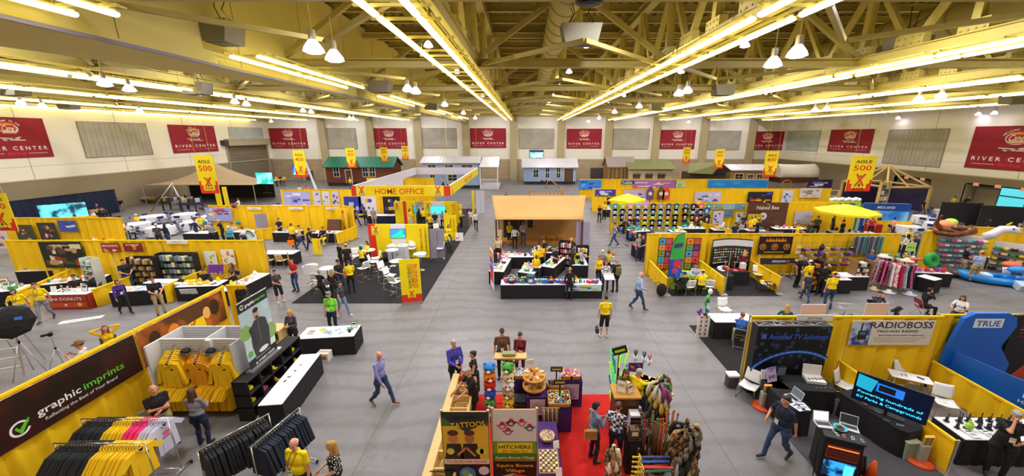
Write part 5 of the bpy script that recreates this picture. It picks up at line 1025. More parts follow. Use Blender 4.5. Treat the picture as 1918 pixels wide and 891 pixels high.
for k in range(6):a=R(100-k*18);m.box((.55*cos(a)-.1,.75*sin(a)-.3,.5),(.28,.12,1.0),'#4a4440',rz=a+PI/2)
m.mk('front_panel',t);m=MB()
for k in range(6):a=R(100-k*18);m.box((.55*cos(a)-.1,.75*sin(a)-.3,1.02),(.34,.26,.04),'woodlight',rz=a+PI/2)
m.mk('counter_top',t)
for k,(px,py,c,lab)in enumerate(((1190,672,'#6a4a3a','cone cup of brown novelty pens on the grey counter'),(1206,675,'#3a6a8a','cone cup of blue novelty pens on the grey counter'),(1216,680,'#d88a9a','cone cup of pink novelty pens on the grey counter'))):
 q=P(px,py,1.1);m=MB();m.lathe([(.03,0),(.07,.18),(.06,.18),(.02,.02)],'#dfe6ea',n=10)
 for i in range(9):m.cyl((0,0,.1),(.06*cos(i),.06*sin(i),.34),.01,c,n=5)
 tag(m.mk('pen_cup',loc=(q.x,q.y,1.04)),lab,'cup')
po_((2.95,9.45,1.1),(1,0,0),(0,0,1),.42,.3,art(['#8a2a9a','#d83a6a','#2a6ac0','#e8a02a'],3,10),'small purple and pink poster card behind the seller','poster_card','poster',.01,'#4a1a6a')
t=th_('souvenir_cabinet','brown wooden cabinet of mugs and cards between the plaid shirt and the yellow sweatshirt','cabinet',(2.58,8.35,0))
m=MB();m.rbox((0,0,.62),(.62,.5,1.24),'wooddark',.02);m.mk('carcass',t);m=MB();m.rbox((0,0,1.28),(.7,.56,.06),'wood',.02);m.mk('top_board',t)
for z in(.5,.8):m=MB();m.b2((.3,-.24,z),(.42,.24,z+.02),'wood');m.mk('shelf_board',t)
m=MB();m.box((.316,0,1.0),(.01,.4,.3),'#26304a');m.mk('label_panel',t)
sp_((2.95,8.35),.1,.4,0,.82,[('cup','#f5f3f5'),('cup','#1c1b20'),('cup','#8fbde0')],'on the wooden souvenir cabinet shelf',3,.9);sp_((2.58,8.35),.45,.35,0,1.31,[('frame','#c9ae7a'),('frame','#9a6a38'),('cup','#c9ae7a'),('plush','#f0d9a0')],'on top of the wooden souvenir cabinet',8,.9)
t=th_('magazine_rack','tall narrow white and black card rack beneath the souvenir cabinet','rack',(2.72,7.92,0));m=MB();m.b2((-.12,-.12,0),(.12,.12,1.0),'#e8e4ea');m.mk('core',t)
for k in range(8):m=MB();m.b2((-.13,-.135,.06+k*.115),(.13,-.12,.14+k*.115),'#3a1a1a');m.b2((.12,-.13,.06+k*.115),(.135,.13,.14+k*.115),'#7a2a2a');m.mk('card_row',t)
def sticks(c,n,h,cols,rad,lab,name='walking_stick',grp='',base='#5a3a20'):
 t=th_('stick_barrel',lab+' holder','holder',(c[0],c[1],0));m=MB();m.lathe([(rad,0),(rad,.5),(rad-.02,.5),(rad-.02,.04),(.001,.04)],base,n=14);m.mk('bucket',t);m=MB();m.lathe([(rad+.005,.4),(rad+.012,.42),(rad+.005,.44)],'alu',n=14,closed=False);m.mk('rim',t);r=random.Random(n)
 for k in range(n):a=k*2.4;q=rad*.8*math.sqrt((k+.5)/n);x,y=q*cos(a),q*sin(a);cc=cols[k%len(cols)];m=MB();hh=h*r.uniform(.85,1.1);m.tube([(0,0,.05),(x*.25,y*.25,hh*.5),(x*.6,y*.6,hh)],.016,cc,6);m.ell((x*.6,y*.6,hh),(.03,.03,.035),cc,6);tag(m.mk(name,loc=(c[0]+x,c[1]+y,0.04)),f'{lab} stick in its barrel','stick',f'{lab} sticks')
sticks((3.12,7.2),16,1.35,['#7a4a22','#4a6a3a','#8a6a3a','#b84a2a'],.2,'carved wooden walking')
sticks((2.72,7.15),12,1.2,['#2a3a2a','#3a2a22','#8a2a1a'],.16,'dark painted hiking')
sticks((3.42,7.4),7,1.5,['#b8642a','#8a4a20'],.12,'tall amber hiking')
def fur(c,h,lab,cols,n,rad):
 t=th_('fur_rack',lab,'rack',(c[0],c[1],0));m=MB();m.cyl((0,0,0),(0,0,h),.02,'blackmetal');m.lathe([(.22,0),(.22,.03),(.001,.04)],'blackmetal');m.mk('pole',t);r=random.Random(n)
 for k in range(n):a=k*2.4;z=h*(.35+.62*(k/n));q=rad*r.uniform(.6,1.1);m=MB();cc=cols[k%len(cols)];m.tube([(.03*cos(a),.03*sin(a),z+.05),(q*.8*cos(a),q*.8*sin(a),z),(q*cos(a),q*sin(a),z-.18),(q*.95*cos(a),q*.95*sin(a),z-.38)],[.015,.045,.06,.012],cc,7);m.mk('pelt',t)
mat('furbrown','#8a6a44',.95,kind='blotch',col2='#2a1c12',scale=18);mat('furtan','#b89a6a',.95,kind='blotch',col2='#6a4a2a',scale=14);mat('furdark','#2a2420',.95,var=.4,scale=20);mat('furgrey','#8a8478',.95,kind='blotch',col2='#4a3a30',scale=20)
fur((1.9,6.6),1.25,'narrow rack of brown and white fur tails in front of the plaid shirt',['furbrown','furtan','#e0d4c0'],34,.16)
fur((3.5,6.75),1.75,'wide rack of coonskin caps and grey-brown pelts at the carpet edge',['furgrey','furbrown','furtan','furdark'],46,.34)
fur((3.85,7.1),1.3,'rack of dark pelts behind the coonskin caps',['furdark','furgrey'],14,.2)
fur((3.3,8.0),1.9,'tall rack of feathered jewellery and charms by the reaching yellow sweatshirt',['#4a8a4a','#c9a83a','#8a3a6a','#3a3a42','#c8c0b0'],60,.28)
fur((3.6,8.5),1.7,'spinner of bead necklaces beyond the yellow sweatshirt',['#8a5a8a','#5a8a5a','#d8c02a','#6a4a3a'],40,.2)
t=th_('sword_rack','low wooden rack stacked with coloured toy swords at the front edge','rack',(2.62,6.55,0));m=MB()
for x in(-.1,.45):
 for y in(-.3,.3):m.b2((x-.02,y-.02,0),(x+.02,y+.02,.95),'wooddark')
m.b2((-.12,-.32,.0),(.47,.32,.04),'wooddark');m.mk('stand',t)
for k in range(14):
 c=('#2aa05a','#3a4ac0','#c8281c','#1c6a4a','#2b62c8','#c8281c','#1c3a7a')[k%7];nm={'#2aa05a':'green','#3a4ac0':'violet-blue','#c8281c':'red','#1c6a4a':'dark green','#2b62c8':'blue','#1c3a7a':'navy'}[c];tt=th_('toy_sword',f'{nm} toy sword with gold hilt in the low sword rack','toy sword',(2.5,6.4+.2*(k%2),.12+.065*k),R(random.uniform(-4,4)),f'{nm} toy swords')
 m=MB();m.bar((.0,0,0),(.62,0,.0),.05,.02,c);m.mk('blade',tt);m=MB();m.cyl((-.02,-.08,0),(-.02,.08,0),.018,'#d8b02a',n=6);m.cyl((-.16,0,0),(-.02,0,0),.02,'#d8b02a',n=6);m.ell((-.17,0,0),.03,'#d8b02a',6);m.mk('hilt',tt)
m=MB();m.rbox((0,0,.12),(.22,.2,.24),'#5a3a22',.02);m.box((0,-.1,.15),(.14,.01,.1),'#e8dcc0');tag(m.mk('gift_box',loc=(2.5,7.2,.95)),'small brown gift box standing on the sword rack end','box')
ta_((2.5,7.2),.3,.3,0,'tiny dark plinth under the brown gift box',skirt='black',top='black',h=.95,plain=True)
pe_('person with dark cropped hair in black polo leaning over the flume',P(877,709,1.5)+Vc((.1,.15,0)),-60,'reach2','blk','blk','grey','short',near=2,h=1.78,w=1.1,badge=True)
pe_('person with dark hair half hidden behind the tattoo poster',Vc((-1.2,7.0,0)),-90,'stand','blk','blk','dark','short',near=1,h=1.62)
pe_('person in violet shirt and glasses sharing an object across the flume end',P(849,636,1.82),35,'hold','viol','blk','grey','short',near=2,sleeve='long',h=1.82,w=1.15,badge=True)
pe_('person in black sleeveless dress with dark bun facing the violet shirt',P(886,657,1.68),-75,'hold','blk','blk','dark','bun',near=2,fem=True,sleeve='none',h=1.68,dress=True,legs='bare')
pe_('person in brown plaid shirt looking down at the balance stand',P(940,615,1.8),5,'stand','brown','blk','dark','short',near=2,h=1.8,w=1.12,badge=True,look=.5)
pe_('person in dark red top and trousers with folded arms by the balance stand',P(974,622,1.68),-10,'cross','maroon','maroon','dark','pony',near=2,fem=True,sleeve='long',h=1.68,look=.3)
pe_('person with denim jacket and tan shoulder bag browsing on the red carpet',P(1110,862),115,'phone','ljeans','navy','dark','bun',near=2,fem=True,sleeve='long',h=1.68,shoe='#6a5a2a')
q=P(1104,862);t=th_('shoulder_bag','tan leather bag slung over the denim jacket','bag',(q.x-.05,q.y-.22,.98));m=MB();m.rbox((0,0,0),(.3,.09,.26),'#b58a4a',.03);m.mk('bag_body',t);m=MB();m.rbox((0,-.048,.06),(.28,.01,.13),'#a3773a',.02);m.mk('flap',t)
m=MB();m.tube([(-.13,0,.1),(-.05,.02,.45),(.05,.2,.5),(.13,.1,.12)],.012,'#a3773a',5);m.mk('strap',t)
pe_('person in blue and white plaid shirt with brown backpack on the red carpet',P(1150,866),150,'hold','plaid','navy','brown','short',near=2,sleeve='long',h=1.72,bag=None)
pe_('person in yellow sweatshirt with grey hair reaching to the charm rack',P(1188,795),130,'reach','yel','navy','grey','short',near=2,sleeve='long',h=1.76,w=1.1,mirror=False,soles=1)
pe_('person with brown hair in olive jacket bending behind the wooden cabinet',P(1172,690,1.6),-10,'reach2','olive','blk','brown','longcurly',near=2,fem=True,sleeve='long',h=1.68)
pe_('person in yellow polo and black shorts standing alone with a case, seen from behind',P(1131,631),182,'stand','yel','blk','dark','short',near=2,h=1.78,w=1.05,legs='shorts',shoe='#e0dcd8')
q=P(1116,612,.8);t=th_('camera_case','small black camera bag in the hand of the lone yellow polo','bag',(q.x+.05,q.y,.68));m=MB();m.rbox((0,0,0),(.12,.26,.2),'#2a2a30',.03);m.mk('case_body',t);m=MB();m.tube([(0,-.1,.1),(0,-.05,.2),(0,.05,.2),(0,.1,.1)],.01,'#2a2a30',5);m.mk('handle',t)
pe_('bald person in pale blue shirt and jeans striding with a dark sack',P(1194,580),85,'walk2','lblue','jeans','white','fringe',near=2,sleeve='long',h=1.84,w=1.15,shoe='#6a4426')
q=P(1222,540,.9);m=MB();m.ell((0,0,0),(.26,.16,.34),'blackcloth',12);m.tube([(0,0,.3),(-.2,0,.42),(-.3,0,.35)],.015,'blackcloth',5);tag(m.mk('sack',loc=(7.05-.35,17.2,.36)),'round black sack lying at the corner of the yellow fence','sack')
#TV and radio booths, near right
YR=10.35
drape((6.85,YR),(9.85,YR),2.42,'tall yellow drape behind the Assisted TV Solutions backdrop',11)
drape((9.85,YR),(12.7,YR),2.42,'tall yellow drape carrying the RADIOBOSS banner',12)
drape((12.7,YR+.1),(18.7,YR+.1),2.42,'tall yellow drape behind the blue and orange tail graphics',13)
drape((9.85,10.3),(9.85,8.9),.91,'low yellow divider between the TV table and the folding chair',14)
drape((9.93,8.0),(9.93,7.1),.91,'short low yellow divider ending beside the warning-light tray',15)
drape((12.75,10.3),(12.75,6.2),.91,'long low yellow divider in front of the blue tail graphics',16)
m=MB();m.rbox((8.4,8.1,.006),(3.0,4.4,.012),mat('boothcarpet','#4b474e',.95,kind='stripe',col2='#37343a',scale=3),.02);tag(m.mk('carpet'),'dark grey striped carpet under the TV solutions booth','carpet')
m=MB();m.rbox((8.3,12.35,.006),(2.9,3.8,.012),'carpet',.02);tag(m.mk('carpet'),'black carpet beneath the empty white-topped table behind the TV booth','carpet')
t=th_('popup_backdrop','black pop-up backdrop reading Assisted TV Solutions over a blue planet arc','backdrop',(6.85,9.95,0))
w,h=2.2,2.28
m=MB().fr();m.b2((0,0,-.3),(w,h,0),'#101018');m.rect(0,0,w,h,mat('space','#07080f',.5,kind='dots',col2='#28406a',scale=5),.002)
for k in range(9):m.ring(w*.6,-h*.15,1.72+k*.016,1.74+k*.016,('#0a2a6a','#0f3f9a','#1a62d0','#3a8af0','#7ab8ff','#2a70e0','#1450b0','#0c3480','#081f50')[k],.004+k*.0002,60,138,n=30)
for k in range(14):a=R(62+k*5.4);m.disc(w*.6+1.8*cos(a),-h*.15+1.8*sin(a),.018,'#bfe0ff',.007,n=8)
m.text('Assisted TV Solutions',w*.56,h*.82,.24,'#3a6ae0',.008,width=w*.8,shear=.2);m.rect(w*.05,h*.81,w*.14,h*.91,'#1c2a5a',.006);m.rect(w*.065,h*.83,w*.125,h*.895,'#4a6ac0',.008)
m.mk('printed_skin',t)
m=MB()
for k in range(5):
 x=w*k/4;m.tube([(x,.32,h+.04),(x,.02,h+.04)],.008,'alu',5)
 if k<4:m.tube([(x,.32,h+.04),(x+w/4,.02,h+.04)],.006,'alu',5);m.tube([(x,.02,h+.04),(x+w/4,.32,h+.04)],.006,'alu',5)
m.tube([(0,.02,h+.04),(w,.02,h+.04)],.008,'alu',5);m.tube([(0,.32,h+.04),(w,.32,h+.04)],.008,'alu',5);m.mk('scissor_frame',t)
id_((8.75,YR-.05,2.38),'white booth name card above the TV solutions backdrop','ASSISTED TV SOLUTIONS')
def rt_(c,w,d,h,rz,lab):
 t=th_('cloth_table',lab,'table',(c[0],c[1],0),R(rz));m=MB();m.rbox((0,0,h-.01),(w,d,.03),'blackcloth',.2)
 def f(u,v):
  a=u*2*PI;e=5;ca,sa=cos(a),sin(a);k=(abs(ca)**e+abs(sa)**e)**(-1/e);g=1+.05*(1-v)+.02*sin(a*11)*(1-v);return(w/2*ca*k*g,d/2*sa*k*g,.01+v*(h-.02))
 m.grid(f,64,4,'blackcloth');m.mk('stretch_cloth',t);return t
rt_((7.95,9.45),1.85,.75,.75,-6,'long black-clothed table under the planet backdrop')
rt_((7.25,8.95),.55,1.45,.75,3,'black-clothed table along the aisle with laptop and price sign')
t=th_('literature_stand','white brochure holder on the black table under the planet backdrop','holder',(7.1,9.62,.75));m=MB();m.box((0,0,.15),(.3,.02,.28),'#e6e4ea',rx=-.25);m.mk('sheet',t);m=MB();m.box((0,.08,.1),(.2,.01,.2),'#c9c7cc',rx=.35);m.mk('prop',t)
screen((7.5,9.6,.76),.3,.3,5,'small white countertop device with a screen on the long black table',mat('devscr','#3a3f48',.3,emit=.5),.12,0,'card_terminal','terminal')
t=th_('open_case','open white equipment case with remotes on the long black table','case',(8.45,9.5,.76),R(-12));m=MB();m.rbox((0,0,.05),(.5,.35,.1),'#dcd8d4',.02);m.mk('tray',t);m=MB();m.rbox((0,.2,.24),(.5,.03,.34),'#dcd8d4',.02,rx=-.15);m.mk('lid',t)
for k in range(5):it_('phone',(8.25+k*.1,9.45,.865),.2*k,'#9b9ba5'if k%2 else '#1c1b20','inside the open white case on the TV booth table',.6)
for k in range(4):it_('phone',(8.3+k*.13,9.2,.765),k,'#ffd800','before the open white case on the TV booth table',.3)
laptop((7.3,8.75,.765),-80,'silver laptop open on the aisle-side black table by the price sign')
t=th_('price_sign','lilac tabletop sign with a dollar price on the aisle-side black table','sign',(7.2,9.45,.765),R(15));m=MB().fr((-.17,0,0),(1,0,0),(0,.3,1));m.b2((0,0,-.01),(.34,.42,0),'#b9a8d8');m.text('ONLY',.17,.3,.08,'#2a2a3a',.004,width=.2);m.text('$40',.17,.1,.15,'#2a2a3a',.004,width=.24);m.rect(.02,.38,.32,.41,'#4a3a8a',.003);m.mk('board',t);m=MB();m.box((0,.15,.15),(.1,.01,.3),'#9a9aa2',rx=.3);m.mk('easel_leg',t)
for k,(x,y,c)in enumerate(((7.2,8.4,'#f5f3f5'),(7.35,8.42,'#f5f3f5'))):it_('paper',(x,y,.765),.3-k*.3,c,'on the aisle-side table near the silver laptop',1.0)
chair(1399,745,-50,'white sled-base chair standing at the aisle corner of the TV booth')
chair(1578,745,35,'white chair angled against the low divider past the long black table')
t=th_('trash_bin','small dark bin with white liner at the aisle edge by the white chair','bin',P(1369,722));m=MB();m.rbox((0,0,.2),(.34,.26,.4),'#4a4850',.05);m.mk('bin_body',t);m=MB();m.rbox((0,0,.42),(.37,.29,.08),'#e6e4ea',.05);m.mk('liner',t)
def wl_(p,lab,ncol='#ff6a1e'):
 t=th_('beacon_caddy',lab,'lamp',p);m=MB();m.lathe([(.28,0),(.28,.05),(.2,.08),(.001,.08)],'#d8501c',n=16);m.mk('base',t);m=MB();m.rbox((0,0,.3),(.2,.16,.44),'#a8a49a',.02);m.mk('charger',t)
 for k in range(4):m=MB();x=-.08+k*.055;m.cyl((x,-.02,.45),(x+.02,-.03,.75),.022,'#8a8a80'if k%2 else '#c0a040',n=8);m.ell((x+.02,-.03,.77),.03,mat('beacon','#ff7a2a',.3,emit=1.5),8);m.mk('lantern',t)
wl_(P(1428,762),'caddy of grey lanterns with orange base under the aisle-side table corner')
wl_(P(1721,864),'caddy of lit orange lanterns beside the short low divider')
t=th_('storage_bin','pale green flip-top bin next to the lit lantern caddy','bin',P(1694,853));m=MB();m.rbox((0,0,.24),(.32,.28,.48),'#8f9a80',.03);m.mk('bin_body',t);m=MB();m.rbox((0,0,.5),(.35,.31,.06),'#a9b39a',.03);m.mk('lid',t)
t=th_('traffic_cone','orange traffic cone with reflective band at the bottom edge of the booth','cone',P(1629,897));m=MB();m.rbox((0,0,.015),(.34,.34,.03),'#f05a1a',.03);m.mk('base',t);m=MB();m.lathe([(.13,.03),(.03,.52),(.001,.53)],'#f8641e',n=16);m.mk('cone_body',t);m=MB();m.lathe([(.093,.2),(.07,.32)],'#f2f0ea',n=16,closed=False);m.mk('band',t);t.children[1].scale=(1,1,1)
m=MB();m.prism([(-.15,0),(.15,0),(.12,.45),(-.05,.6)],.05,'#3a1c1c');m.box((.18,.2,.03),(.05,.5,.05),'#1c1b20');tag(m.mk('folded_sign',loc=P(1606,889)+Vc((0,0,.0))),'dark folded floor sign between the kiosk and the traffic cone','sign').rotation_euler=(R(80),0,.3)
t=th_('media_kiosk','black media kiosk with glowing orange keyboard shelf and blue screen','kiosk',(7.25,7.15,0),R(-22))
m=MB();m.rbox((0,0,.55),(.72,.6,1.1),'black',.03);m.rbox((0,0,1.13),(.78,.66,.05),'#1a191e',.03);m.mk('cabinet',t)
m=MB().fr((-.3,-.305,.12));m.rect(0,0,.6,.42,mat('kscreen','#2a8ad0',.3,emit=1.3,kind='blotch',col2='#082038',scale=9),.004);m.rect(.4,.1,.58,.38,mat('kpane','#4ac0e8',.3,emit=1.4),.006);m.mk('screen',t)
m=MB().fr((-.3,-.305,.6));m.rect(0,0,.6,.36,mat('kglow','#5a1408',.4,emit=.6),.004)
for i in range(12):
 for j in range(3):m.rect(.03+i*.047,.05+j*.08,.065+i*.047,.11+j*.08,'#1a1416',.006)
m.rect(.02,.28,.58,.31,mat('kstrip','#ff6a30',.3,emit=1.6),.006);m.mk('keyboard_shelf',t)
m=MB()
for s in(-1,1):m.tube([(s*.42,-.3,.0),(s*.42,-.1,1.0)],.012,'blackmetal',6)
m.mk('leg',t)
q=(7.25,7.15)
laptop((6.98,7.32,1.16),-10,'white-screened laptop on top of the black media kiosk','#d8dce0',1.0);laptop((7.5,7.22,1.16),-30,'dark-screened laptop on top of the black media kiosk','#23282e',.4)
t=th_('candy_bowl','turquoise bowl of sweets between the two laptops on the kiosk','bowl',(7.25,7.18,1.16));m=MB();m.lathe([(.08,0),(.14,.06),(.13,.06),(.07,.015),(.001,.015)],'#3ac0c8',n=18);m.mk('bowl_body',t);m=MB()
for k in range(8):m.ell((.06*cos(k),.06*sin(k),.045),.03,'#8a3a2a',5)
m.mk('sweets',t)
sp_((7.28,6.98),.6,.2,-22,1.16,[('phone','#f5f3f5'),('phone','#e03028'),('phone','#f5f3f5'),('phone','#8fbde0'),('phone','#f5f3f5'),('phone','#e03028')],'lined up along the kiosk front edge',6,.7)
rt_((9.35,8.35),.75,1.6,.75,14,'black-clothed table carrying the big flat television')
def tvd(m,w,h):
 m.rect(.02,.02,w-.02,h-.02,mat('tvbg','#08142e',.3,emit=.6),.001);m.poly([(w*.03,h*.5),(w*.25,h*.45),(w*.3,h*.9),(w*.03,h*.95)],mat('tvteal','#1b8fae',.3,emit=1.0),.002);m.rect(w*.3,h*.55,w*.66,h*.85,mat('tvbl','#1d63c0',.3,emit=1.1),.003);m.rect(w*.33,h*.6,w*.55,h*.8,'#101c30',.004)
 c=mat('tvtxt','#38b8e0',.3,emit=1.5);m.text('Powering hundreds of',w*.5,h*.32,.1,c,.005,width=w*.86);m.text('RV Parks & Campgrounds',w*.5,h*.14,.1,c,.005,width=w*.86)
t=screen((9.3,8.15,.76),1.42,.82,-47,'big flat television showing blue lettering on the black-clothed table','tvbg0'if 'tvbg0'in MATS else '#08142e',.1,0,'television','television',tvd)
for k,(x,y,c)in enumerate(((9.15,8.55,'#ff8a1e'),(9.2,8.2,'#1c1b20'),(9.15,7.9,'#1c1b20'),(9.35,7.75,'#8fbde0'))):it_('phone',(x-.05,y,.765),.4*k,c,'on the table in front of the big television',.9)
def rb(m,w,h):
 m.rect(0,0,w,h,'#e2dccf',.002);m.rect(0,0,w*.24,h*.93,mat('rbblue','#2b3f9a',.5,kind='blotch',col2='#c9d8f5',scale=5),.003);m.rect(w*.09,h*.22,w*.2,h*.6,'#22252c',.006);m.rect(w*.11,h*.55,w*.13,h*.9,'#22252c',.006);m.rect(w*.11,h*.42,w*.18,h*.55,'#5a7a8a',.008)
 m.text('RADIOBOSS',w*.6,h*.70,.30,'#2a2c5a',.008,width=w*.76);m.text('TWO-WAY RADIOS',w*.56,h*.52,.12,'#33343c',.008,width=w*.5,shear=.2);m.text('Sales Rental Service Repair Programming',w*.62,h*.38,.07,'#3a4a9a',.008,width=w*.55)
 for k in range(3):m.rect(w*.3,h*(.28-.08*k),w*(.92-.05*k),h*(.30-.08*k),'#b08a7a',.006)
po_((9.9,YR-.1,1.5),(1,0,0),(0,0,1),2.5,.82,rb,'RADIOBOSS two-way radios banner hung on the yellow drape','vinyl_banner','banner',.01)
chair(1692,728,5,'white chair against the drape behind the little white table')
chair(1762,778,-28,'white chair out on the floor of the radio booth')
t=th_('folding_table','small white folding table with a phone and papers between two white chairs','table',(11.55,9.75,0),R(-28));m=MB();m.rbox((0,0,.72),(.95,.45,.03),'plasticwhite',.03);m.mk('table_top',t)
for s in(-1,1):m=MB();m.tube([(s*.38,-.18,.7),(s*.44,-.22,0)],.012,'chrome');m.tube([(s*.38,.18,.7),(s*.44,.22,0)],.012,'chrome');m.tube([(s*.43,-.2,.1),(s*.43,.2,.1)],.01,'chrome');m.mk('leg',t)
it_('phone',(11.75,9.65,.74),.5,'#1c1b20','on the small white folding table',1.0);it_('paper',(11.4,9.8,.738),1.2,'#f5f3f5','on the small white folding table',.9)
ta_((11.6,7.65),2.3,.75,-2,'white-topped black-skirted table full of two-way radios')
sp_((11.5,7.75),2.0,.5,-2,.765,[('radio','#1c1b20')]*16,'charging on the radio booth table',12,.95)
it_('bag',(10.85,7.62,.765),.2,'#b8e04a','on the radio booth table',.7);it_('radio',(12.4,7.55,.765),0,'#ffd800','on the radio booth table end',.9)
for k in range(4):it_('paper',(10.75+k*.42,7.48,.765),.1*k,'#f5f3f5','on the radio booth table front',.9)
pe_('person in black polo and glasses leaning with a hand at the mouth by the radios',P(1872,757,1.76)+Vc((.1,-.25,0)),-35,'cheek','blk','blk','grey','short',near=2,h=1.8,w=1.2,badge=True,look=.3)
pe_('person in navy polo and jeans walking beside the black media kiosk',P(1452,858),-75,'walk2','navy','jeans','dark','short',near=2,h=1.82,w=1.18,badge='#e8b84a',shoe='#2a2a2e',turn=-10)
t=th_('blue_tail_display','glossy blue tail-shaped display reading TRUE with a lower message panel','display',(12.78,10.25,0))
mat('trueblue','#1464d0',.35,var=.1,scale=1);mat('orange_g','#c8401c',.4,var=.1)
m=MB().fr();m.prism([(0,.05),(2.1,.05),(2.15,.9),(1.7,1.5),(1.95,2.2),(1.85,2.5),(1.6,2.62),(.6,2.62),(.32,2.45),(.1,1.4)],.12,'trueblue');m.rect(.62,2.15,1.5,2.45,'#eef2f8',.125);m.text('TRUE',1.06,2.2,.27,'#1a5fc8',.13,width=.72);m.mk('tail_panel',t)
m=MB().fr((.35,-.05,0),(.25,-1,0),(0,0,1));m.prism([(0,.1),(4.2,.1),(4.2,1.25),(0,1.35)],.05,'trueblue')
m.T=MB().fr((.35,-.05,0),(.25,-1,0),(0,0,1)).T@Matrix.Translation((4.2,0,0))@Matrix.Rotation(PI,4,'Y');m.mk('message_panel',t)
m=MB();m.T=Matrix.Translation((.28,-.12,0))@Matrix(((.24,0,-.97,0),(-.97,0,-.24,0),(0,1,0,0),(0,0,0,1)))
m.text('DO YOU',1.55,.9,.24,'#eaf2ff',.03,align='l',width=1.0);m.text('HAVE THE NEW',1.5,.72,.13,'#eaf2ff',.03,align='l',width=1.1);m.text('410',1.7,.2,.42,'#eaf2ff',.03,align='l',width=.8);m.mk('lettering',t)
t=th_('orange_tail_display','black and orange tail-shaped display with thin red stripes behind the blue one','display',(14.75,10.3,0))
m=MB().fr();m.prism([(0,.05),(3.6,.05),(3.6,2.7),(0,2.5)],.08,'#16141a');m.poly([(.2,.1),(1.5,.1),(3.55,2.6),(2.2,2.6)],'orange_g',.085)
for k in range(4):m.line([(.25,2.15-k*.11),(1.5,2.2-k*.11)],.025,('#c8281c','#d8a01c','#c8281c','#8a2a6a')[k],.09)
m.mk('tail_panel',t);m=MB();m.cyl((2.2,-.1,0),(1.4,-.1,2.3),.02,'blackmetal');m.mk('support_pole',t)
t=th_('white_radio_box','stacked white and black measuring boxes behind the low divider by the blue panel','equipment',(14.4,8.2,0))
m=MB();m.rbox((0,0,.37),(1.2,.6,.74),'blackcloth',.05);m.mk('draped_base',t)
for k,(x,z,c)in enumerate(((-.3,.75,'#dcd8d4'),(.25,.75,'#c9c5c0'),(-.25,1.05,'#e6e4ea'))):m=MB();m.rbox((x,0,z+.14),(.45,.35,.28),c,.02);m.box((x,-.178,z+.16),(.3,.006,.1),'#4a5058');m.mk('instrument',t)
ta_((8.15,13.5),1.65,.75,0,'empty white-topped black-skirted table in front of the seated blue shirt')
chair(1355,596,0,'white chair standing behind the empty white-topped table',group=None)
pe_('person in blue shirt and khakis seated at the drape end beside the empty table',P(1392,590,1.32),155,'sitchin','blue','khaki','red','short',near=1,sleeve='long',h=1.78,w=1.1,mirror=True)
q=P(1392,590,1.32);sch_((q.x,q.y),155,'dark folding chair under the person in the blue shirt','#2a2a30')
t=th_('balloon_column','white picket stand topped with twisted green, blue and purple balloons','decoration',P(1314,631));m=MB()
for k,c in enumerate(('#e8e6ea','#c8403a','#2a9a9a','#e8e6ea','#e8e6ea')):
 x=-.2+k*.1;m.b2((x-.035,-.02,0),(x+.035,.02,.95),'#e8e6ea');m.prism([(x-.035,.95),(x+.035,.95),(x,1.02)],.02,'#e8e6ea')if False else None
 for j in range(5):
  if k in(1,3):m.b2((x-.036,-.025,.1+j*.18),(x+.036,-.018,.2+j*.18),'#c8403a'if(j+k)%2 else '#2a9a9a')
for z in(.25,.75):m.b2((-.25,.02,z),(.25,.04,z+.06),'#e8e6ea')
m.mk('picket_panel',t)
m=MB();m.tube([(.0,0,.95),(.06,0,1.2),(-.02,0,1.45),(.02,.0,1.75),(.06,0,1.8),(.08,0,1.5)],.055,'#4ab060',8);m.mk('green_balloon',t);m=MB();m.tube([(.05,0,.95),(.15,0,1.15),(.02,0,1.35)],.07,'#8ab8e0',8);m.mk('blue_balloon',t)
m=MB();m.ell((-.25,0,1.1),.07,'#6a3aa0',8);m.ell((-.17,0,1.18),.06,'#6a3aa0',8);m.ell((-.2,0,1.0),.05,'#6a3aa0',8);m.tube([(-.17,0,1.1),(0,0,1.0)],.02,'#6a3aa0',5);m.mk('purple_balloon',t)
m=MB();m.ell((.1,0,1.95),(.09,.08,.13),'#eef0f2',8);m.mk('white_balloon',t)
pe_('person with blond hair in green sweater seated behind the drape name card',P(1476,572,1.3),150,'sit','dgreen','blk','blond','longcurly',near=1,fem=True,sleeve='long',h=1.66)
q=P(1470,576,1.3);place('chair',lambda:shell_chair(.45),(q.x-.05,q.y+.05,0),150,'white chair under the person with the green sweater')
for(xa,xb,yt,yb,lab)in((1497,1549,570,597,'blank pale lilac board rising just behind the TV booth drape'),(1618,1666,568,590,'blank pale lilac board in front of the person in the dark hoodie')):Y=YR+1.2;a=PY(xa,yb,Y);b=PY(xb,yt,Y);t=th_('sign_board',lab,'board',(a.x,Y,0));m=MB();m.b2((0,0,1.3),(b.x-a.x,.03,b.z),'#cdbcd2');m.mk('board_sheet',t);m=MB();m.b2(((b.x-a.x)/2-.03,.03,0),((b.x-a.x)/2+.03,.06,b.z-.2),'#8a8a92');m.b2(((b.x-a.x)/2-.3,-.2,0),((b.x-a.x)/2+.3,.25,.03),'#8a8a92');m.mk('stand',t)
pe_('person in dark hoodie resting the chin on both hands behind a blank board',P(1646,546,1.3),-10,'sitchin','dgrey','blk','black','short',near=1,sleeve='long',h=1.74)
q=P(1646,546,1.3);sch_((q.x,q.y),-10,'dark folding chair under the person in the dark hoodie','#2a2a30')
pe_('person with black hair bowed low behind the RADIOBOSS drape',P(1684,575,1.3),60,'sitlap','blk','blk','black','longcurly',near=1,fem=True,sleeve='long',h=1.64,look=.6)
q=P(1684,575,1.3);sch_((q.x,q.y),60,'navy folding chair under the bowed person with black hair')
pe_('person in black sweater on the phone seated beside the red-checked cloth',P(1738,539,1.34),80,'sitchin','blk','blk','dark','bun',near=1,fem=True,sleeve='long',h=1.7)
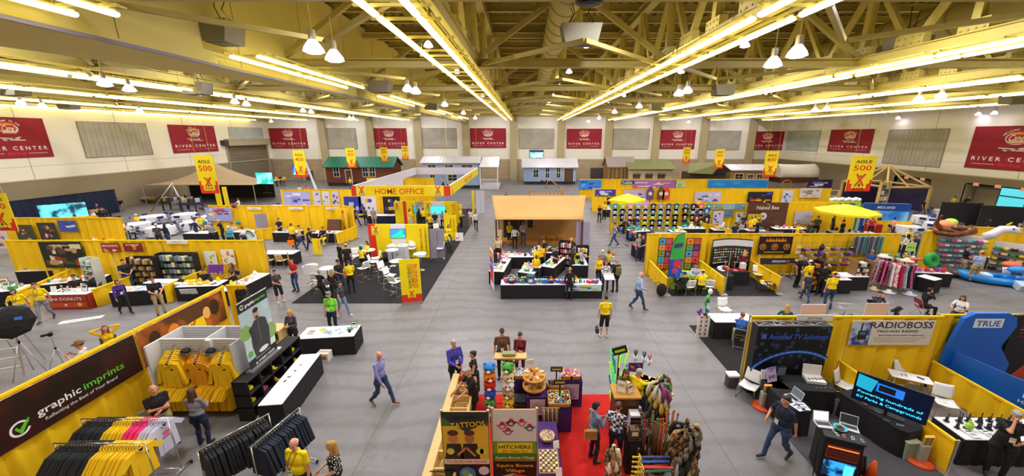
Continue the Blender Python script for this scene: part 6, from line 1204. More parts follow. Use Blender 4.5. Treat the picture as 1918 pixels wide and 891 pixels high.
q=P(1738,539,1.34);sch_((q.x,q.y),80,'red folding chair under the person in the black sweater','#8a2020')
pe_('person with brown hair in white blouse seated by the cardboard box',P(1805,555,1.28),-60,'sit','white','navy','brown','longcurly',near=1,fem=True,h=1.66)
q=P(1805,555,1.28);sch_((q.x,q.y),-60,'dark folding chair under the person in the white blouse','#2a2a30')
q=P(1760,582,.75);ta_((13.6,12.3),2.2,.75,-4,'black-skirted table behind the drape with black cloth top',top='blackcloth');t=th_('carton','open cardboard carton on the black cloth table near the white blouse','box',(14.3,12.2,.765),.2);m=MB();m.rbox((0,0,.1),(.5,.35,.2),'#c9a06a',.01);m.mk('box_body',t);m=MB();m.box((0,-.22,.21),(.5,.12,.01),'#c9a06a',rx=.4);m.mk('flap',t)
ta_((16.0,12.0),2.2,.8,-6,'table under red-checked blanket and black crate at the drape top edge',top=mat('redcheck','#a02020',.9,kind='check',col2='#1a1a1a',scale=9))
t=th_('crate','open black crate holding a woven basket behind the orange tail graphics','crate',(17.6,12.2,0));m=MB()
for a,b in(((-.6,-.4),(.6,-.35)),((-.6,.35),(.6,.4)),((-.6,-.4),(-.55,.4)),((.55,-.4),(.6,.4))):m.b2((*a,0),(*b,1.0),'blackcloth')
m.mk('crate_side',t);m=MB();m.rbox((.1,0,.85),(.6,.5,.12),'#a87a3a',.05);m.mk('basket',t)
#left side rows
def D(s,**k):
 for c,a,b in((1,'fem',True),(2,'sleeve','long'),(4,'near',1),(8,'near',2),(16,'noseat',1),(32,'badge',True),(64,'legs','shorts')):
  if s&c:k[a]=b
 return k
def pp(rows,group=None):
 """(label, px, py, head height or 0 for feet, face, pose, top, bottom, hair, style, options)"""
 for r in rows:
  lab,px,py,z,fc,po,tp,bt,hr,st=(r if len(r)>9 else r+('dark','short'))[:10];k=r[10]if len(r)>10 else{};p=P(px,py,z);k.setdefault('h',1.66 if k.get('fem')else 1.76);nosit=k.pop('noseat',0)
  if z and POSES[po].get('sit')and not nosit:fold(0,0,fc,' '.join(('folding chair used by the '+lab).split()[:13]),None,Vc((p.x,p.y,0)),{'#27306b':'#4a4a52'}if len(lab)%2 else None);PLAB.append(lab)
  pe_(lab,p,fc,po,tp,bt,hr,st,**k)
PLAB=[]
def wp_(xa,ya,xb,yb,Y,pal,seed,lab,bg='#e8e4de',n=14,txt=None,tcol='#ffffff',name='poster',cat='poster'):
 """poster hung on a drape at depth Y, its corners seen at the pixels"""
 a=PY(xa,ya,Y);b=PY(xb,yb,Y);return po_((min(a.x,b.x),Y,b.z),(1,0,0),(0,0,1),abs(b.x-a.x),a.z-b.z,art(pal,seed,n,txt,tcol,bg),lab,name,cat,.01,bg)
F1=['#6a4a2a','#c9a06a','#3a5a2a','#a83a2a','#e8dcc0','#2a2a2a']
drape((-27.5,18.95),(-13.85,18.95),2.42,'long yellow drape with the two donut banners and the white price sheets',21)
drape((-17.07,18.8),(-17.07,16.4),.91,'low yellow divider between the brochure tables left of the price sheets',22,posts=False)
drape((-19.95,17.6),(-19.95,15.9),.91,'low yellow divider ending beside the MINI DONUTS counter',23,posts=False)
drape((-24.2,18.7),(-23.0,15.5),.91,'low yellow divider behind the grocery booth at the picture edge',24,posts=False)
wp_(70,453,165,501,18.8,F1,31,'big dark grocery products backdrop with sausages and vegetables','#22281f',26,[('Southern Distributors',.84,.1,.5)],'#f2efe8','backdrop','backdrop')
wp_(187,455,227,472,18.85,['#e8a06a','#f2e0d0','#8a1f18'],32,'red Mini Donuts banner nearer the grocery backdrop','#a32a20',5,[('MINI DONUTS',.6,.3,.85)])
wp_(229,455,269,471,18.85,['#e8c23a','#e89a3a','#b0d04a'],33,'dark red Mini Donuts banner with big pastries, farther from the grocery backdrop','#8a1f18',5,[('MINI DONUTS',.7,.25,.7)])
wp_(380,470,409,497,18.85,['#b8d84a','#f5f3ee','#e85a2a','#d8d8d8'],34,'white price sheet with lime oval on the yellow drape','#efeee8',6)
wp_(412,467,442,495,18.85,['#f08a2a','#e8402a','#e8c23a','#f5f3ee'],35,'white price sheet with orange discs on the yellow drape','#f2f0ea',9)
id_(PY(331,453,18.85),'small white booth name card above the goods shelves','EVERY RV');id_(PY(318,483,18.6),'grey shelf header sign above the dark goods shelves','RV SUPPLY')
def gs_(p,w,h,lab,rz=0,cols=('#c9b48a','#5a6a72','#8a7a4a','#e0d8c8'),rows=5,per=9,body='#1d1714',d=.35,cat='shelf',group='goods'):
 t=th_('display_shelf',lab,cat,(p[0],p[1],0),R(rz));m=MB();m.b2((-w/2,d-.03,0),(w/2,d,h),body);m.mk('back_panel',t)
 for s in(-1,1):m=MB();m.b2((s*w/2-.02,0,0),(s*w/2+.02,d,h),body);m.mk('side_panel',t)
 for k in range(rows):
  z=.12+(h-.2)*k/rows;m=MB();m.b2((-w/2,0,z),(w/2,d-.03,z+.025),body);m.mk('shelf_board',t);r=random.Random(k+int(w*10));m=MB()
  for j in range(per):x=-w/2+.06+(w-.12)*(j+.5)/per;a=(w-.12)/per*.4;hh=(h-.2)/rows*r.uniform(.5,.8);m.b2((x-a,.05,z+.025),(x+a,d-.08,z+.025+hh),cols[(j+k)%len(cols)])
  o=m.mk('packages',t)
 return t
gs_((-19.55,17.9),1.3,1.8,'dark shelves of tan packages behind the pale blue shirt',cols=('#c9b48a','#a88a4a','#5a3a22'))
gs_((-18.05,18.2),1.9,1.9,'dark shelves of blue-grey and cream packages beside the white price sheets',cols=('#6a7a88','#8a9aa0','#e0d8b0','#4a5a4a'))
gs_((-21.7,17.4),.8,1.9,'narrow white rack of pale bottles and teal boxes beside the donut banners',-15,('#d8dcc8','#b8c8b0','#2a8a8a','#e8e4ea'),6,6,'#c9c9c0')
mat('donutred','#a83020',.6)
t=ta_((-21.1,16.15),1.9,.8,3,'counter with MINI DONUTS written across its red front',skirt='donutred',plain=True)
m=MB().fr((-.92,-.425,.06));m.text('MINI DONUTS',.9,.4,.2,'#f5efe6',.004,width=1.5);m.rect(.05,.05,1.8,.3,'#c84a2a',.003);m.disc(1.5,.2,.1,'#e8c23a',.006);m.disc(.9,.18,.06,'#f2e0d0',.006);m.mk('front_print',t)
for(x,y,w,d,rz,lab)in((-22.7,17.6,2.3,.75,22,'white-topped table of jars below the grocery backdrop'),(-26.0,19.3,2.6,.8,8,'long white-topped table behind the yellow-shirted crouching visitor'),(-24.9,16.3,2.0,.8,20,'table of snack boxes at the far picture edge'),(-18.3,16.5,2.1,.7,10,'black brochure table with white sheets in front of the dark goods shelves'),(-15.9,17.1,1.9,.8,6,'black table heaped with yellow giveaway bags by the seated black shirt'),(-14.0,17.35,.85,2.4,-4,'dark purple-skirted table reaching out past the drape end'),(-18.2,17.4,1.3,.6,0,'small white table before the blue-grey packages'),(-15.3,22.2,2.0,.8,0,'white-topped table with two tan chairs beyond the drape end')):ta_((x,y),w,d,rz,lab,plain=True)
B5=['#ffd800','#e03028','#f5f3f5','#c9ae7a','#2aa05a','#9a6a38']
sp_((-22.7,17.6),2.0,.55,22,.765,cyc(['box','jar','bottle','cup'],B5,14,1),'on the table below the grocery backdrop',1)
sp_((-24.9,16.3),1.8,.6,20,.765,cyc(['box','frame','jar'],B5,12,2),'on the snack table at the picture edge',2,1.2)
sp_((-26.0,19.3),2.3,.6,8,.765,cyc(['box','paper','cup'],['#f5f3f5','#ffd800','#9b9ba5'],10,3),'on the long table at the picture edge',3)
sp_((-18.15,16.5),1.9,.5,10,.765,cyc(['paper'],['#f5f3f5','#8fbde0','#f0d9a0'],9,4),'on the black brochure table',4)
sp_((-16.1,17.1),1.9,.6,6,.765,cyc(['bag','paper','fold'],['#ffd800','#ffd800','#f5f3f5','#1c1b20'],14,5),'on the giveaway table',5,.7)
sp_((-14.0,17.35),.6,2.1,-4,.765,cyc(['bag','paper','box'],['#ffd800','#1c1b20','#f5f3f5','#c9ae7a'],14,6),'on the dark purple-skirted table',6,.7)
sp_((-21.1,16.15),1.6,.5,3,.765,cyc(['paper','frame','box'],['#f5f3f5','#f0d9a0','#1c1b20'],9,7),'on the MINI DONUTS counter',7)
po_((-16.5,18.2,.8),(1,0,0),(0,.3,1),.8,.5,art(['#5a2a8a','#e8c23a'],5,6,None,None,'#6a2a8a'),'purple presentation board behind the seated black shirt','display_board','board')
po_((-16.6,16.7,.05),(1,.1,0),(0,-.25,1),.75,.62,art(['#d8d0e0','#c0b8d0'],6,5,None,None,'#dcd6e6'),'white paper sign hung on the front of the giveaway table','paper_sign','sign')
for k,x in enumerate((-15.65,-14.85)):place('tan',lambda:shell_chair(.45,'woodlight'),(x,21.55,0),180,('tan chair at the white-topped table, the one beside the aisle of the red tee','tan chair at the white-topped table, the one nearer the yellow drape')[1-k])
drape((-35.5,24.6),(-27.2,24.6),2.42,'yellow drape with the dark product posters far at the picture edge',25)
wp_(25,421,70,455,24.4,F1,41,'dark product poster nearer the picture edge on the far yellow drape','#4a4a3c',16);wp_(67,417,112,450,24.4,F1,42,'dark truck poster on the far yellow drape','#33343a',16)
wp_(106,413,147,434,24.4,['#4a5ab0','#e8e4ea','#3a4a90'],43,'blue poster with white panels on the far yellow drape','#4a5ac0',9);wp_(-20,420,22,465,23.0,['#f08a2a','#3a4ac0','#e8e4ea'],44,'white poster with orange shapes cut by the picture edge','#e6e2f0',8)
mat('drapeblue','#0f1d3a',.85,var=.2,scale=3)
drape((-43.6,30.0),(-42.6,38.6),2.42,'long dark blue drape lining the side wall under the pale panel',26,'drapeblue')
screen((-38.0,30.2,.1),2.6,1.5,40,'large glowing teal video wall before the dark blue drape',mat('vwall','#5ac8d8',.3,emit=1.2,kind='blotch',col2='#10304a',scale=2.2),.8,0,'video_wall','screen')
drape((-39.5,27.3),(-34.2,29.2),1.6,'short yellow drape below the glowing teal video wall',27,posts=False)
BQ=[(255,418),(300,424),(285,404),(345,400),(362,414),(452,393),(510,386),(398,403),(412,398)]
BQN=['round white banquet table beside the yellow folding chairs','round white banquet table closest to the long donut drape','round white banquet table by the person in bright yellow','round white banquet table under the aisle 500 sign','round white banquet table in front of the blue suit visitor','small round white table before the brown tent','round white table nearest the roll-up door','round white table next to the bunting-topped booth','round white table beside the purple and white banners']
for k,(px,py)in enumerate(BQ):
 p=P(px,py,.75);place('bq',mk_banquet,p-Vc((0,0,.75)),0,BQN[k])
 for j in range(6 if k<5 else 4):a=j*(60 if k<5 else 90)+k*17;q=(p.x+1.25*cos(R(a)),p.y+1.25*sin(R(a)),0);fold(0,0,a-90,'blue chair at the '+BQN[k],'blue chairs around the '+BQN[k],Vc(q))
t=th_('hanging_chairs_cart','cart loaded with bright yellow folded chairs by the tables','cart',P(208,432));m=MB()
for s in(-.6,.6):m.b2((s-.02,-.5,0),(s+.02,.5,1.2),'blackmetal')
m.b2((-.6,-.5,.1),(.6,.5,.15),'blackmetal');m.mk('frame',t)
for k in range(8):m=MB();m.rbox((-.5+k*.14,0,.7),(.04,.9,.8),'#e8d800',.02,ry=.15);m.mk('folded_seat',t)
for i,(px,py,c,lab,w,h)in enumerate(((180,400,'#1d1a1c','dark patio bench set by the side wall',2.2,.9),(290,372,'#6b4a2a','low wooden trailer bed standing along the side wall',5.0,.8),(362,388,'#232c52','dark blue chair rack beside the leaning poles',1.6,1.6),(330,385,'#23201f','black frame shelving under the leaning poles',2.0,1.6))):
 q=P(px,py+8);t=th_(('patio_bench','trailer_bed','chair_rack','metal_shelving')[i],lab,'furniture',q);m=MB();m.rbox((0,0,h*.55),(w,1.0,h*.16),c,.05);m.mk('platform',t);m=MB()
 for sx in(-1,1):
  for sy in(-1,1):m.b2((sx*w*.46-.05,sy*.42-.05,0),(sx*w*.46+.05,sy*.42+.05,h),c)
 m.mk('legs',t);m=MB()
 for k in range(5):m.rbox((-w*.4+k*w*.2,0,h*.75),(w*.14,.6,h*.26),('#3a3a44','#5a4a3a','#b8bcc8','#c8a04a')[(k+i)%4],.05)
 m.mk('load',t)
t=th_('pole_tripod','leaning white metal pole frame against the block wall','frame',P(318,396));m=MB()
for a,b in(((-2,0,0),(.4,.6,2.9)),((1.8,0,0),(.4,.6,2.9)),((.3,1.2,0),(.4,.6,2.9)),((.4,.6,2.9),(-1.0,1.5,.5))):m.tube([a,b],.05,'alu',6)
m.mk('poles',t);m=MB();m.box((1.6,0,1.2),(2.4,.08,.3),'alu',ry=-.25);m.mk('sign_beam',t)
drape((-25.2,29.2),(-14.7,29.2),2.42,'long yellow drape behind the black tables and the pale cartoon banner',31)
drape((-20.5,27.3),(-18.3,29.1),.91,'slanting low yellow divider beside the grey partition',32,posts=False);drape((-13.8,26.1),(-13.3,28.6),.91,'low yellow divider at the end of the MAILROOM drape',33);drape((-14.6,29.2),(-13.5,28.7),2.42,'yellow drape return carrying the MAILROOM panel',34,posts=False)
po_((-14.95,28.75,.45),(1,-.2,0),(0,0,1),.95,1.85,lambda m,w,h:(m.rect(0,0,w,h,'#ffd400',.003),m.text('MAILROOM',w*.55,h*.5,.34,'#d8401c',.006,width=1.5,rot=-PI/2)),'bright yellow MAILROOM panel at the drape end','room_sign','sign')
wp_(383,389,437,414,29.0,['#e8c23a','#d8402a','#3a5ab0','#e0b0c0','#f2efe8'],51,'pale lilac cartoon banner between red and blue lanterns','#a8a4e0',16,[('Family Fun Park',.75,.16,.6)],'#5a5ac0')
for px,py,c,n in((376,389,'#6a1a20','dark red ball lantern at the cartoon banner top'),(438,386,'#6a1a20','dark red ball lantern near the name card'),(384,417,'#1a8aa0','teal ball lantern at the cartoon banner foot'),(446,417,'#1a8aa0','teal ball lantern beside the seated group')):q=PY(px,py,28.95);m=MB();m.ell((0,0,0),(.16,.16,.16),c,12);m.cyl((0,0,.15),(0,.1,.22),.02,'blackmetal',n=5);tag(m.mk('ball_lantern',loc=q),n,'lantern')
for px,s in((476,'GAMETIME'),(554,'ARVC'),(623,'POSTAL')):id_(PY(px,390,29.05),f'white booth name card reading {s} on the yellow drape',s)
for(x,y,w,lab)in((-18.1,27.5,1.9,'black-skirted table with a laptop in front of the standing black shirt'),(-15.2,27.3,2.4,'black-skirted table reaching toward the MAILROOM drape'),(-24.5,27.2,2.0,'white-topped table hidden among the group by the cartoon banner'),(-21.4,27.6,1.8,'white-topped table behind the grey partition'),(-28.4,24.3,1.9,'black table with yellow goods beside the blue suit visitor')):ta_((x,y),w,.75,0,lab,plain=True)
sp_((-28.4,24.3),1.6,.5,0,.765,cyc(['bag','box','plush'],['#ffd800','#f5f3f5','#e03028'],7,8),'on the table beside the blue suit visitor',8)
laptop((-18.2,27.45,.765),180,'white laptop before the standing black shirt at the GAMETIME tables');sp_((-15.2,27.3),2.0,.5,0,.765,cyc(['paper','box'],['#f5f3f5','#9a6a38'],7,9),'on the table before the MAILROOM drape',9)
def pn_(p,w,h,rz,lab,c='#8f8a9a',n=2):
 t=th_('partition_screen',lab,'partition',(p[0],p[1],0),R(rz))
 for k in range(n):m=MB();m.rbox((-w/2+w*(k+.5)/n,.03*(k%2),h/2),(w/n-.02,.05,h-.04),c,.01);m.mk('panel',t)
 m=MB()
 for s in(-1,1):m.box((s*w*.45,0,.02),(.05,.4,.04),'alu')
 m.mk('foot',t);return t
pn_((-20.4,28.1),.8,2.0,30,'narrow grey partition standing before the slanting low divider',n=1)
q=PY(466,438,26.5);m=MB().fr((q.x-.6,26.4,0));m.prism([(0,0),(1.2,0),(1.2,.6)]+[(.6+.6*cos(R(a)),.6+.62*sin(R(a)))for a in range(15,180,15)]+[(0,.6)],.04,'#eceef0');m.ring(.6,.6,.38,.5,'#2a7a7a',.05,0,180);m.ring(.6,.6,.26,.32,'#2a7a7a',.05,0,180);tag(m.mk('round_sign'),'white arch-topped sign with teal rings peeping over the donut drape','sign')
m=MB();m.rbox((0,0,.9),(1.0,.3,1.2),'wooddark',.05,rx=-.3);m.rbox((0,-.1,.4),(1.1,.5,.5),'#7a1f1f',.05);tag(m.mk('armchair',loc=(-14.9,28.2,0)),'dark red and brown armchair near the MAILROOM drape','chair')
pp([('person in red tee with one arm raised high on the open aisle',556,545,0,-10,'up','red','jeans','dark','short',D(36,w=1.05)),('person in slate tee and black leggings holding papers near the red tee',525,566,0,60,'hold','dgrey','blk','dark','bun',D(69,shoe='#d8d4d4')),('person in black shirt seated at the giveaway table by the purple board',381,506,1.3,20,'sit','blk','blk','dark','short',D(36)),('person with long curly hair seated in yellow before the orange price sheet',432,492,1.35,-20,'sitlap','brown','blk','brown','longcurly',D(1)),('person seated in black behind the MINI DONUTS counter, nearer the divider',168,514,1.3,-60,'sit','blk','blk'),('person in black and white seated in the middle of the MINI DONUTS counter',137,517,1.3,40,'sit','blk','white','black','short'),('person in yellow polo with grey trousers leaning over a table, seen from behind',132,428,1.5,190,'reach2','yel','grey','grey','fringe',D(0,w=1.2)),('person in yellow and black beside the leaning yellow polo',115,425,1.6,60,'hold','yel','blk','brown','short'),('person in black jacket with yellow scarf walking off from the leaning yellow polo',152,422,1.7,200,'stand','blk','blk','dark','short',D(2,w=1.1)),('heavy person in cream shirt behind the yellow drape at the video wall',95,389,1.7,10,'stand','tan','blk','dark','short',D(0,w=1.3)),('person with red hair in white top facing the cream shirt',120,392,1.6,-60,'hold','white','blk','red','bob',D(1)),('person in patterned red and white blouse by the brown board',140,405,1.5,160,'hold','print','blk','brown','bob',D(1)),('person with blond hair in white sweater and black trousers, seen from behind',171,393,1.65,185,'stand','white','blk','blond','longcurly',D(3,w=1.2)),('person in navy seated by the blue drape with white things around',180,382,1.3,100,'sit','navy','blk','brown','short'),('person in black tee lounging on the patio bench at the side wall',223,372,1.3,30,'sitlap','blk','grey'),('person in bright yellow seated with folded arms at the banquet tables',254,401,1.35,0,'sitcross','yel','blk','white','short',D(0,w=1.1)),('person in pale tee seated with the back to the donut drape',235,418,1.35,200,'sit','white','blk','brown','short',D(0,w=1.15)),('person seated in orange vest and purple sleeves just over the donut banners',208,432,1.3,170,'sit','orange','purple','brown','bob',D(1)),('person in dark green seated low just over the donut drape',233,430,1.3,190,'sit','dgreen','blk','black','short'),('person in grey shirt and pale hat standing by the banquet tables',291,420,1.72,200,'stand','dgrey','navy','grey','short',D(0,cap=('cap','#d8d4cc'),w=1.1)),('person with long dark hair in plaid jacket standing by the banquet tables',307,419,1.66,170,'stand','navy','jeans','dark','long',D(3)),('person in dark blue suit striding toward the yellow goods table',362,410,1.75,160,'walk','navy','navy','brown','short',D(2)),('person in yellow shirt half hidden behind the cartoon banner drape',373,402,1.75,60,'stand','yel','khaki','brown','short'),('person in grey tee with grey hair, back turned, before the cartoon banner',392,417,1.72,180,'hold','grey','blk','grey','short',D(0,w=1.2)),('person in black shirt leaning over the group table by the cartoon banner',412,411,1.7,-60,'reach2','blk','blk','white','fringe',D(0,w=1.1)),('heavy person in blue tee with orange print and cap, seen from behind',427,425,1.7,182,'stand','teal','blk','white','short',D(0,w=1.4,cap=('cap','#c8c8dc'))),('person in striped tee seated facing the blue tee',434,417,1.4,20,'sit','stripe','blk'),('person in white tee with black hair near the grey partition',453,424,1.4,200,'sit','white','blk','black','short'),('person in black shirt standing behind the table with the white laptop',521,409,1.72,0,'hold','blk','blk'),('person in yellow and black with an orange tote before the black tables',552,463,0,175,'stand','yel','blk','dark','short',dict(bag=None)),('person in tan jacket and jeans beside the orange tote',565,467,0,120,'walk2','tan','jeans','brown','short',D(2,w=1.1)),('person in black top and trousers walking toward the MAILROOM table',585,470,0,-100,'walk','blk','blk','dark','bun',D(1,sleeve='short',w=1.15)),('person in black and yellow seated at the MAILROOM table',604,425,1.35,0,'sit','blk','yel')])
for px,py,lab in((549,452,'orange tote bag in the hand of the yellow and black visitor'),(655,510,'orange tote bag carried on the black carpet by the white stools'),(678,398,'orange tote bag near the sunflower-yellow standee')):q=P(px,py,.55);m=MB();m.prism([(-.19,0),(.19,0),(.21,.36),(-.21,.36)],.1,'#ff7a14');m.tube([(-.12,.36,.05),(-.08,.58,.05),(.08,.58,.05),(.12,.36,.05)],.012,'#ff7a14',5);o=m.mk('tote_bag',None,lab,'bag');o.location=(q.x,q.y-.2,.35);o.rotation_euler=(R(90),0,.2)
#black carpet and the yellow consultant booths
m=MB();m.rbox((-8.1,28.5,.006),(6.25,24.2,.012),'carpet',.02);tag(m.mk('carpet'),'long black carpet under the yellow consultant booths','carpet')
mat('koay','#ffe000',.6,var=.03);mat('koar','#e8341c',.6,var=.03)
def kw_(x0,x1,y,h,lab,segs,tv=None,word=None,word2=None,rz=0):
 t=th_('booth_wall',lab,'display wall',(x0,y,0),R(rz));w=x1-x0
 for a,b,c in segs:m=MB().fr();m.b2((a*w,0,-.12),(b*w,h,0),c);m.mk('wall_panel',t)
 m=MB().fr();koa(m,.13*w,h*.82,.5,True,.006)
 if word:m.text(word,w*.86,h*.5,.2,'#e5401c',.006,width=h*.75,rot=-PI/2)
 if word2:m.text(word2,w*.94,h*.5,.18,'#1a1a1a',.006,width=h*.8,rot=-PI/2)
 m.mk('graphics',t)
 for k,(a,b,z0,z1,c)in enumerate(tv or[]):m=MB().fr();m.b2((a*w,z0,0),(b*w,z1,.06),'blackmetal');m.rect(a*w+.02,z0+.02,b*w-.02,z1-.02,mat('ktv'+c,c,.3,emit=1.2,kind='blotch',col2='#2a7ad0'if c[1]=='1'else c,scale=2.5),.065);m.mk('screen',t)
 return t
kw_(-10.2,-6.35,23.35,2.25,'yellow booth wall with red edge, green screen and CONSULTANTS lettering',[(0,.12,'koar'),(.12,.38,'koay'),(.38,.62,'#f0eef4'),(.62,1,'koay')],[(.37,.63,1.35,1.95,'#1ac070')],'ENTERTAINMENT','CONSULTANTS')
kw_(-11.6,-9.8,32.4,2.2,'farther yellow booth wall with a small tent badge and red stripe',[(0,.42,'koay'),(.42,.58,'koar'),(.58,1,'koay')],[(.92,1.1,1.2,1.8,'#1a8a5a')],'BUSINESS')
kw_(-9.0,-6.1,32.3,2.2,'farther yellow and white booth wall with a bright cyan screen',[(0,.25,'koay'),(.25,.62,'#f0eef4'),(.62,1,'koay')],[(.2,.66,1.1,1.8,'#3ad8f0')],'KIT')
def sd_(p,w,h,rz,lab,words,foot=False,tilt=0):
 t=th_('banner_stand',lab,'banner stand',p,R(rz));m=MB().fr((-w/2,0,.06),(1,0,0),(0,tilt,1));m.b2((0,0,-.02),(w,h,0),'koay')
 if foot:m.rect(0,0,w,h*.18,'koar',.003);m.rect(w*.3,h*.1,w*.7,h*.18,'koay',.004);koa(m,w/2,h*.19,w*.36,False,.006)
 n=len(words)
 for k,(s,c)in enumerate(words):m.text(s,w*(.72-.5*k/max(1,n)),h*.6,w*.2,c,.006,width=h*.55,rot=-PI/2)
 m.mk('printed_panel',t);m=MB();m.b2((-w/2,-.12,0),(w/2,.12,.07),'alu');m.mk('base',t);return t
O,K_='#e5401c','#1a1a1a'
sd_((-5.45,16.45,0),.92,2.15,12,'yellow BUSINESS DEVELOPMENT CONSULTANTS banner stand at the black carpet corner',[('BUSINESS',O),('DEVELOPMENT',O),('CONSULTANTS',K_)],True)
sd_((-5.75,27.5,0),.95,1.95,0,'yellow CAMPGROUND standee behind the two seated yellow sweatshirts',[('CAMPGROUND',O),('CONSULTANTS',K_)]);sd_((-6.35,33.3,0),1.0,1.7,0,'short yellow KITS standee by the aisle of the black carpet',[('KITS',O)])
sd_((-14.0,23.9,0),.6,1.1,-10,'small yellow standee beyond the green-screen wall',[('SERVICES',O)]);sd_((-5.55,38.6,0),.25,2.2,0,'very slim yellow edge-on panel by the pale folding door',[('INFO',O)])
pn_((-4.72,37.8),.9,2.4,10,'pale grey folding door panel standing at the far carpet corner','#c9c9d8');pn_((-5.75,23.2),.95,2.0,0,'grey fabric partition beside the CONSULTANTS lettering')
t=th_('yellow_counter','angled yellow counter with white rim behind the green-screen wall','counter',(-9.4,26.2,0),R(20));m=MB();m.prism([(-1.0,0),(.6,0),(.6,1.15),(-1.0,.75)],.6,'koay');o=m.mk('counter_body',t);o.rotation_euler[0]=R(90);m=MB();m.bar((-1.05,-.6,.77),(.62,-.6,1.18),.06,.05,'#f0eef4');m.mk('rim',t)
t=th_('white_cabinet','white storage cabinet below the green screen','cabinet',(-8.15,22.75,0));m=MB();m.rbox((0,0,.5),(1.2,.6,1.0),'#e4e2ea',.02);m.mk('carcass',t);m=MB();m.rbox((0,0,1.02),(1.26,.66,.04),'white',.02);m.mk('top_board',t)
for s in(-1,1):m=MB();m.b2((s*.3-.27,-.315,.06),(s*.3+.27,-.3,.94),'#d4d2dc');o=m.mk('door',t);m=MB();m.b2((s*.05-.01,-.33,.45),(s*.05+.01,-.315,.6),'chrome');m.mk('handle',o)
it_('plush',(-8.2,22.7,1.04),0,'#ffd800','on the white cabinet below the green screen',.8);it_('phone',(-7.9,22.7,1.04),.5,'#9b9ba5','on the white cabinet below the green screen')
t=th_('waste_bin','round dark waste bin beside the white cabinet','bin',P(723,489));m=MB();m.lathe([(.15,0),(.2,.55),(.19,.55),(.14,.03),(.001,.03)],'#33323a',n=18);m.mk('bin_body',t);m=MB();m.lathe([(.2,.53),(.215,.55),(.2,.57)],'#1c1b20',n=18,closed=False);m.mk('rim',t)
for px,py,lab in((789,505,'high white pedestal table holding an open laptop beside the black-backed chair'),(737,497,'high white pedestal table among the stools by the waste bin'),(746,520,'high white pedestal table beside the BUSINESS DEVELOPMENT banner'),(586,530,'round white pedestal table with a teal laptop at the carpet edge'),(694,497,'white pedestal table beside the seated yellow shirts'),(617,535,'white pedestal table in front of the tall white sign')):pd_(px,py,lab)
ST=[(706,505,-60,'white bar stool just in front of the waste bin'),(722,528,60,'white bar stool closest to the high table by the bin'),(733,540,70,'white bar stool beside the BUSINESS banner, turned to the table'),(742,553,160,'white bar stool at the very corner of the black carpet'),(773,485,10,'white bar stool with black back before the green-screen wall'),(826,485,-90,'white bar stool in front of the grey partition'),(683,525,-120,'white bar stool beside the yellow polo with black trousers'),(668,500,20,'white bar stool near the two seated yellow shirts'),(600,548,175,'white bar stool used by the blond visitor in black'),(733,480,30,'white bar stool against the white cabinet'),(820,447,30,'white bar stool between the partition and the seated yellow sweatshirts'),(703,512,100,'white bar stool at the carpet middle')]
for px,py,a,lab in ST:so_(px,py,a,lab)
laptop(P(789,480,1.03)-Vc((0,0,0)),0,'open white laptop on the pedestal table by the black-backed chair','#c8ccd4',.8);laptop(P(587,506,1.03),-150,'teal-screened laptop on the pedestal table at the carpet edge','#1a9aa8',1.2);laptop(P(674,466,1.03),-30,'green-screened laptop beside the seated yellow shirts','#1aa078',1.2)
po_((-11.35,17.9,.9),(1,0,0),(0,.1,1),.7,.5,lambda m,w,h:m.rect(.05,.05,w-.05,h-.05,'#e2dfe8',.003),'blank white tabletop sign behind the blond visitor in black','table_sign','sign')
po_((-3.95-1.2,26.2,.35),(1,0,0),(0,.2,1),.55,.6,art(['#d8402a','#2a2a30'],9,4,None,None,'#ece8ee'),'white and red paper sign leaning by the seated yellow sweatshirts','paper_sign','sign')
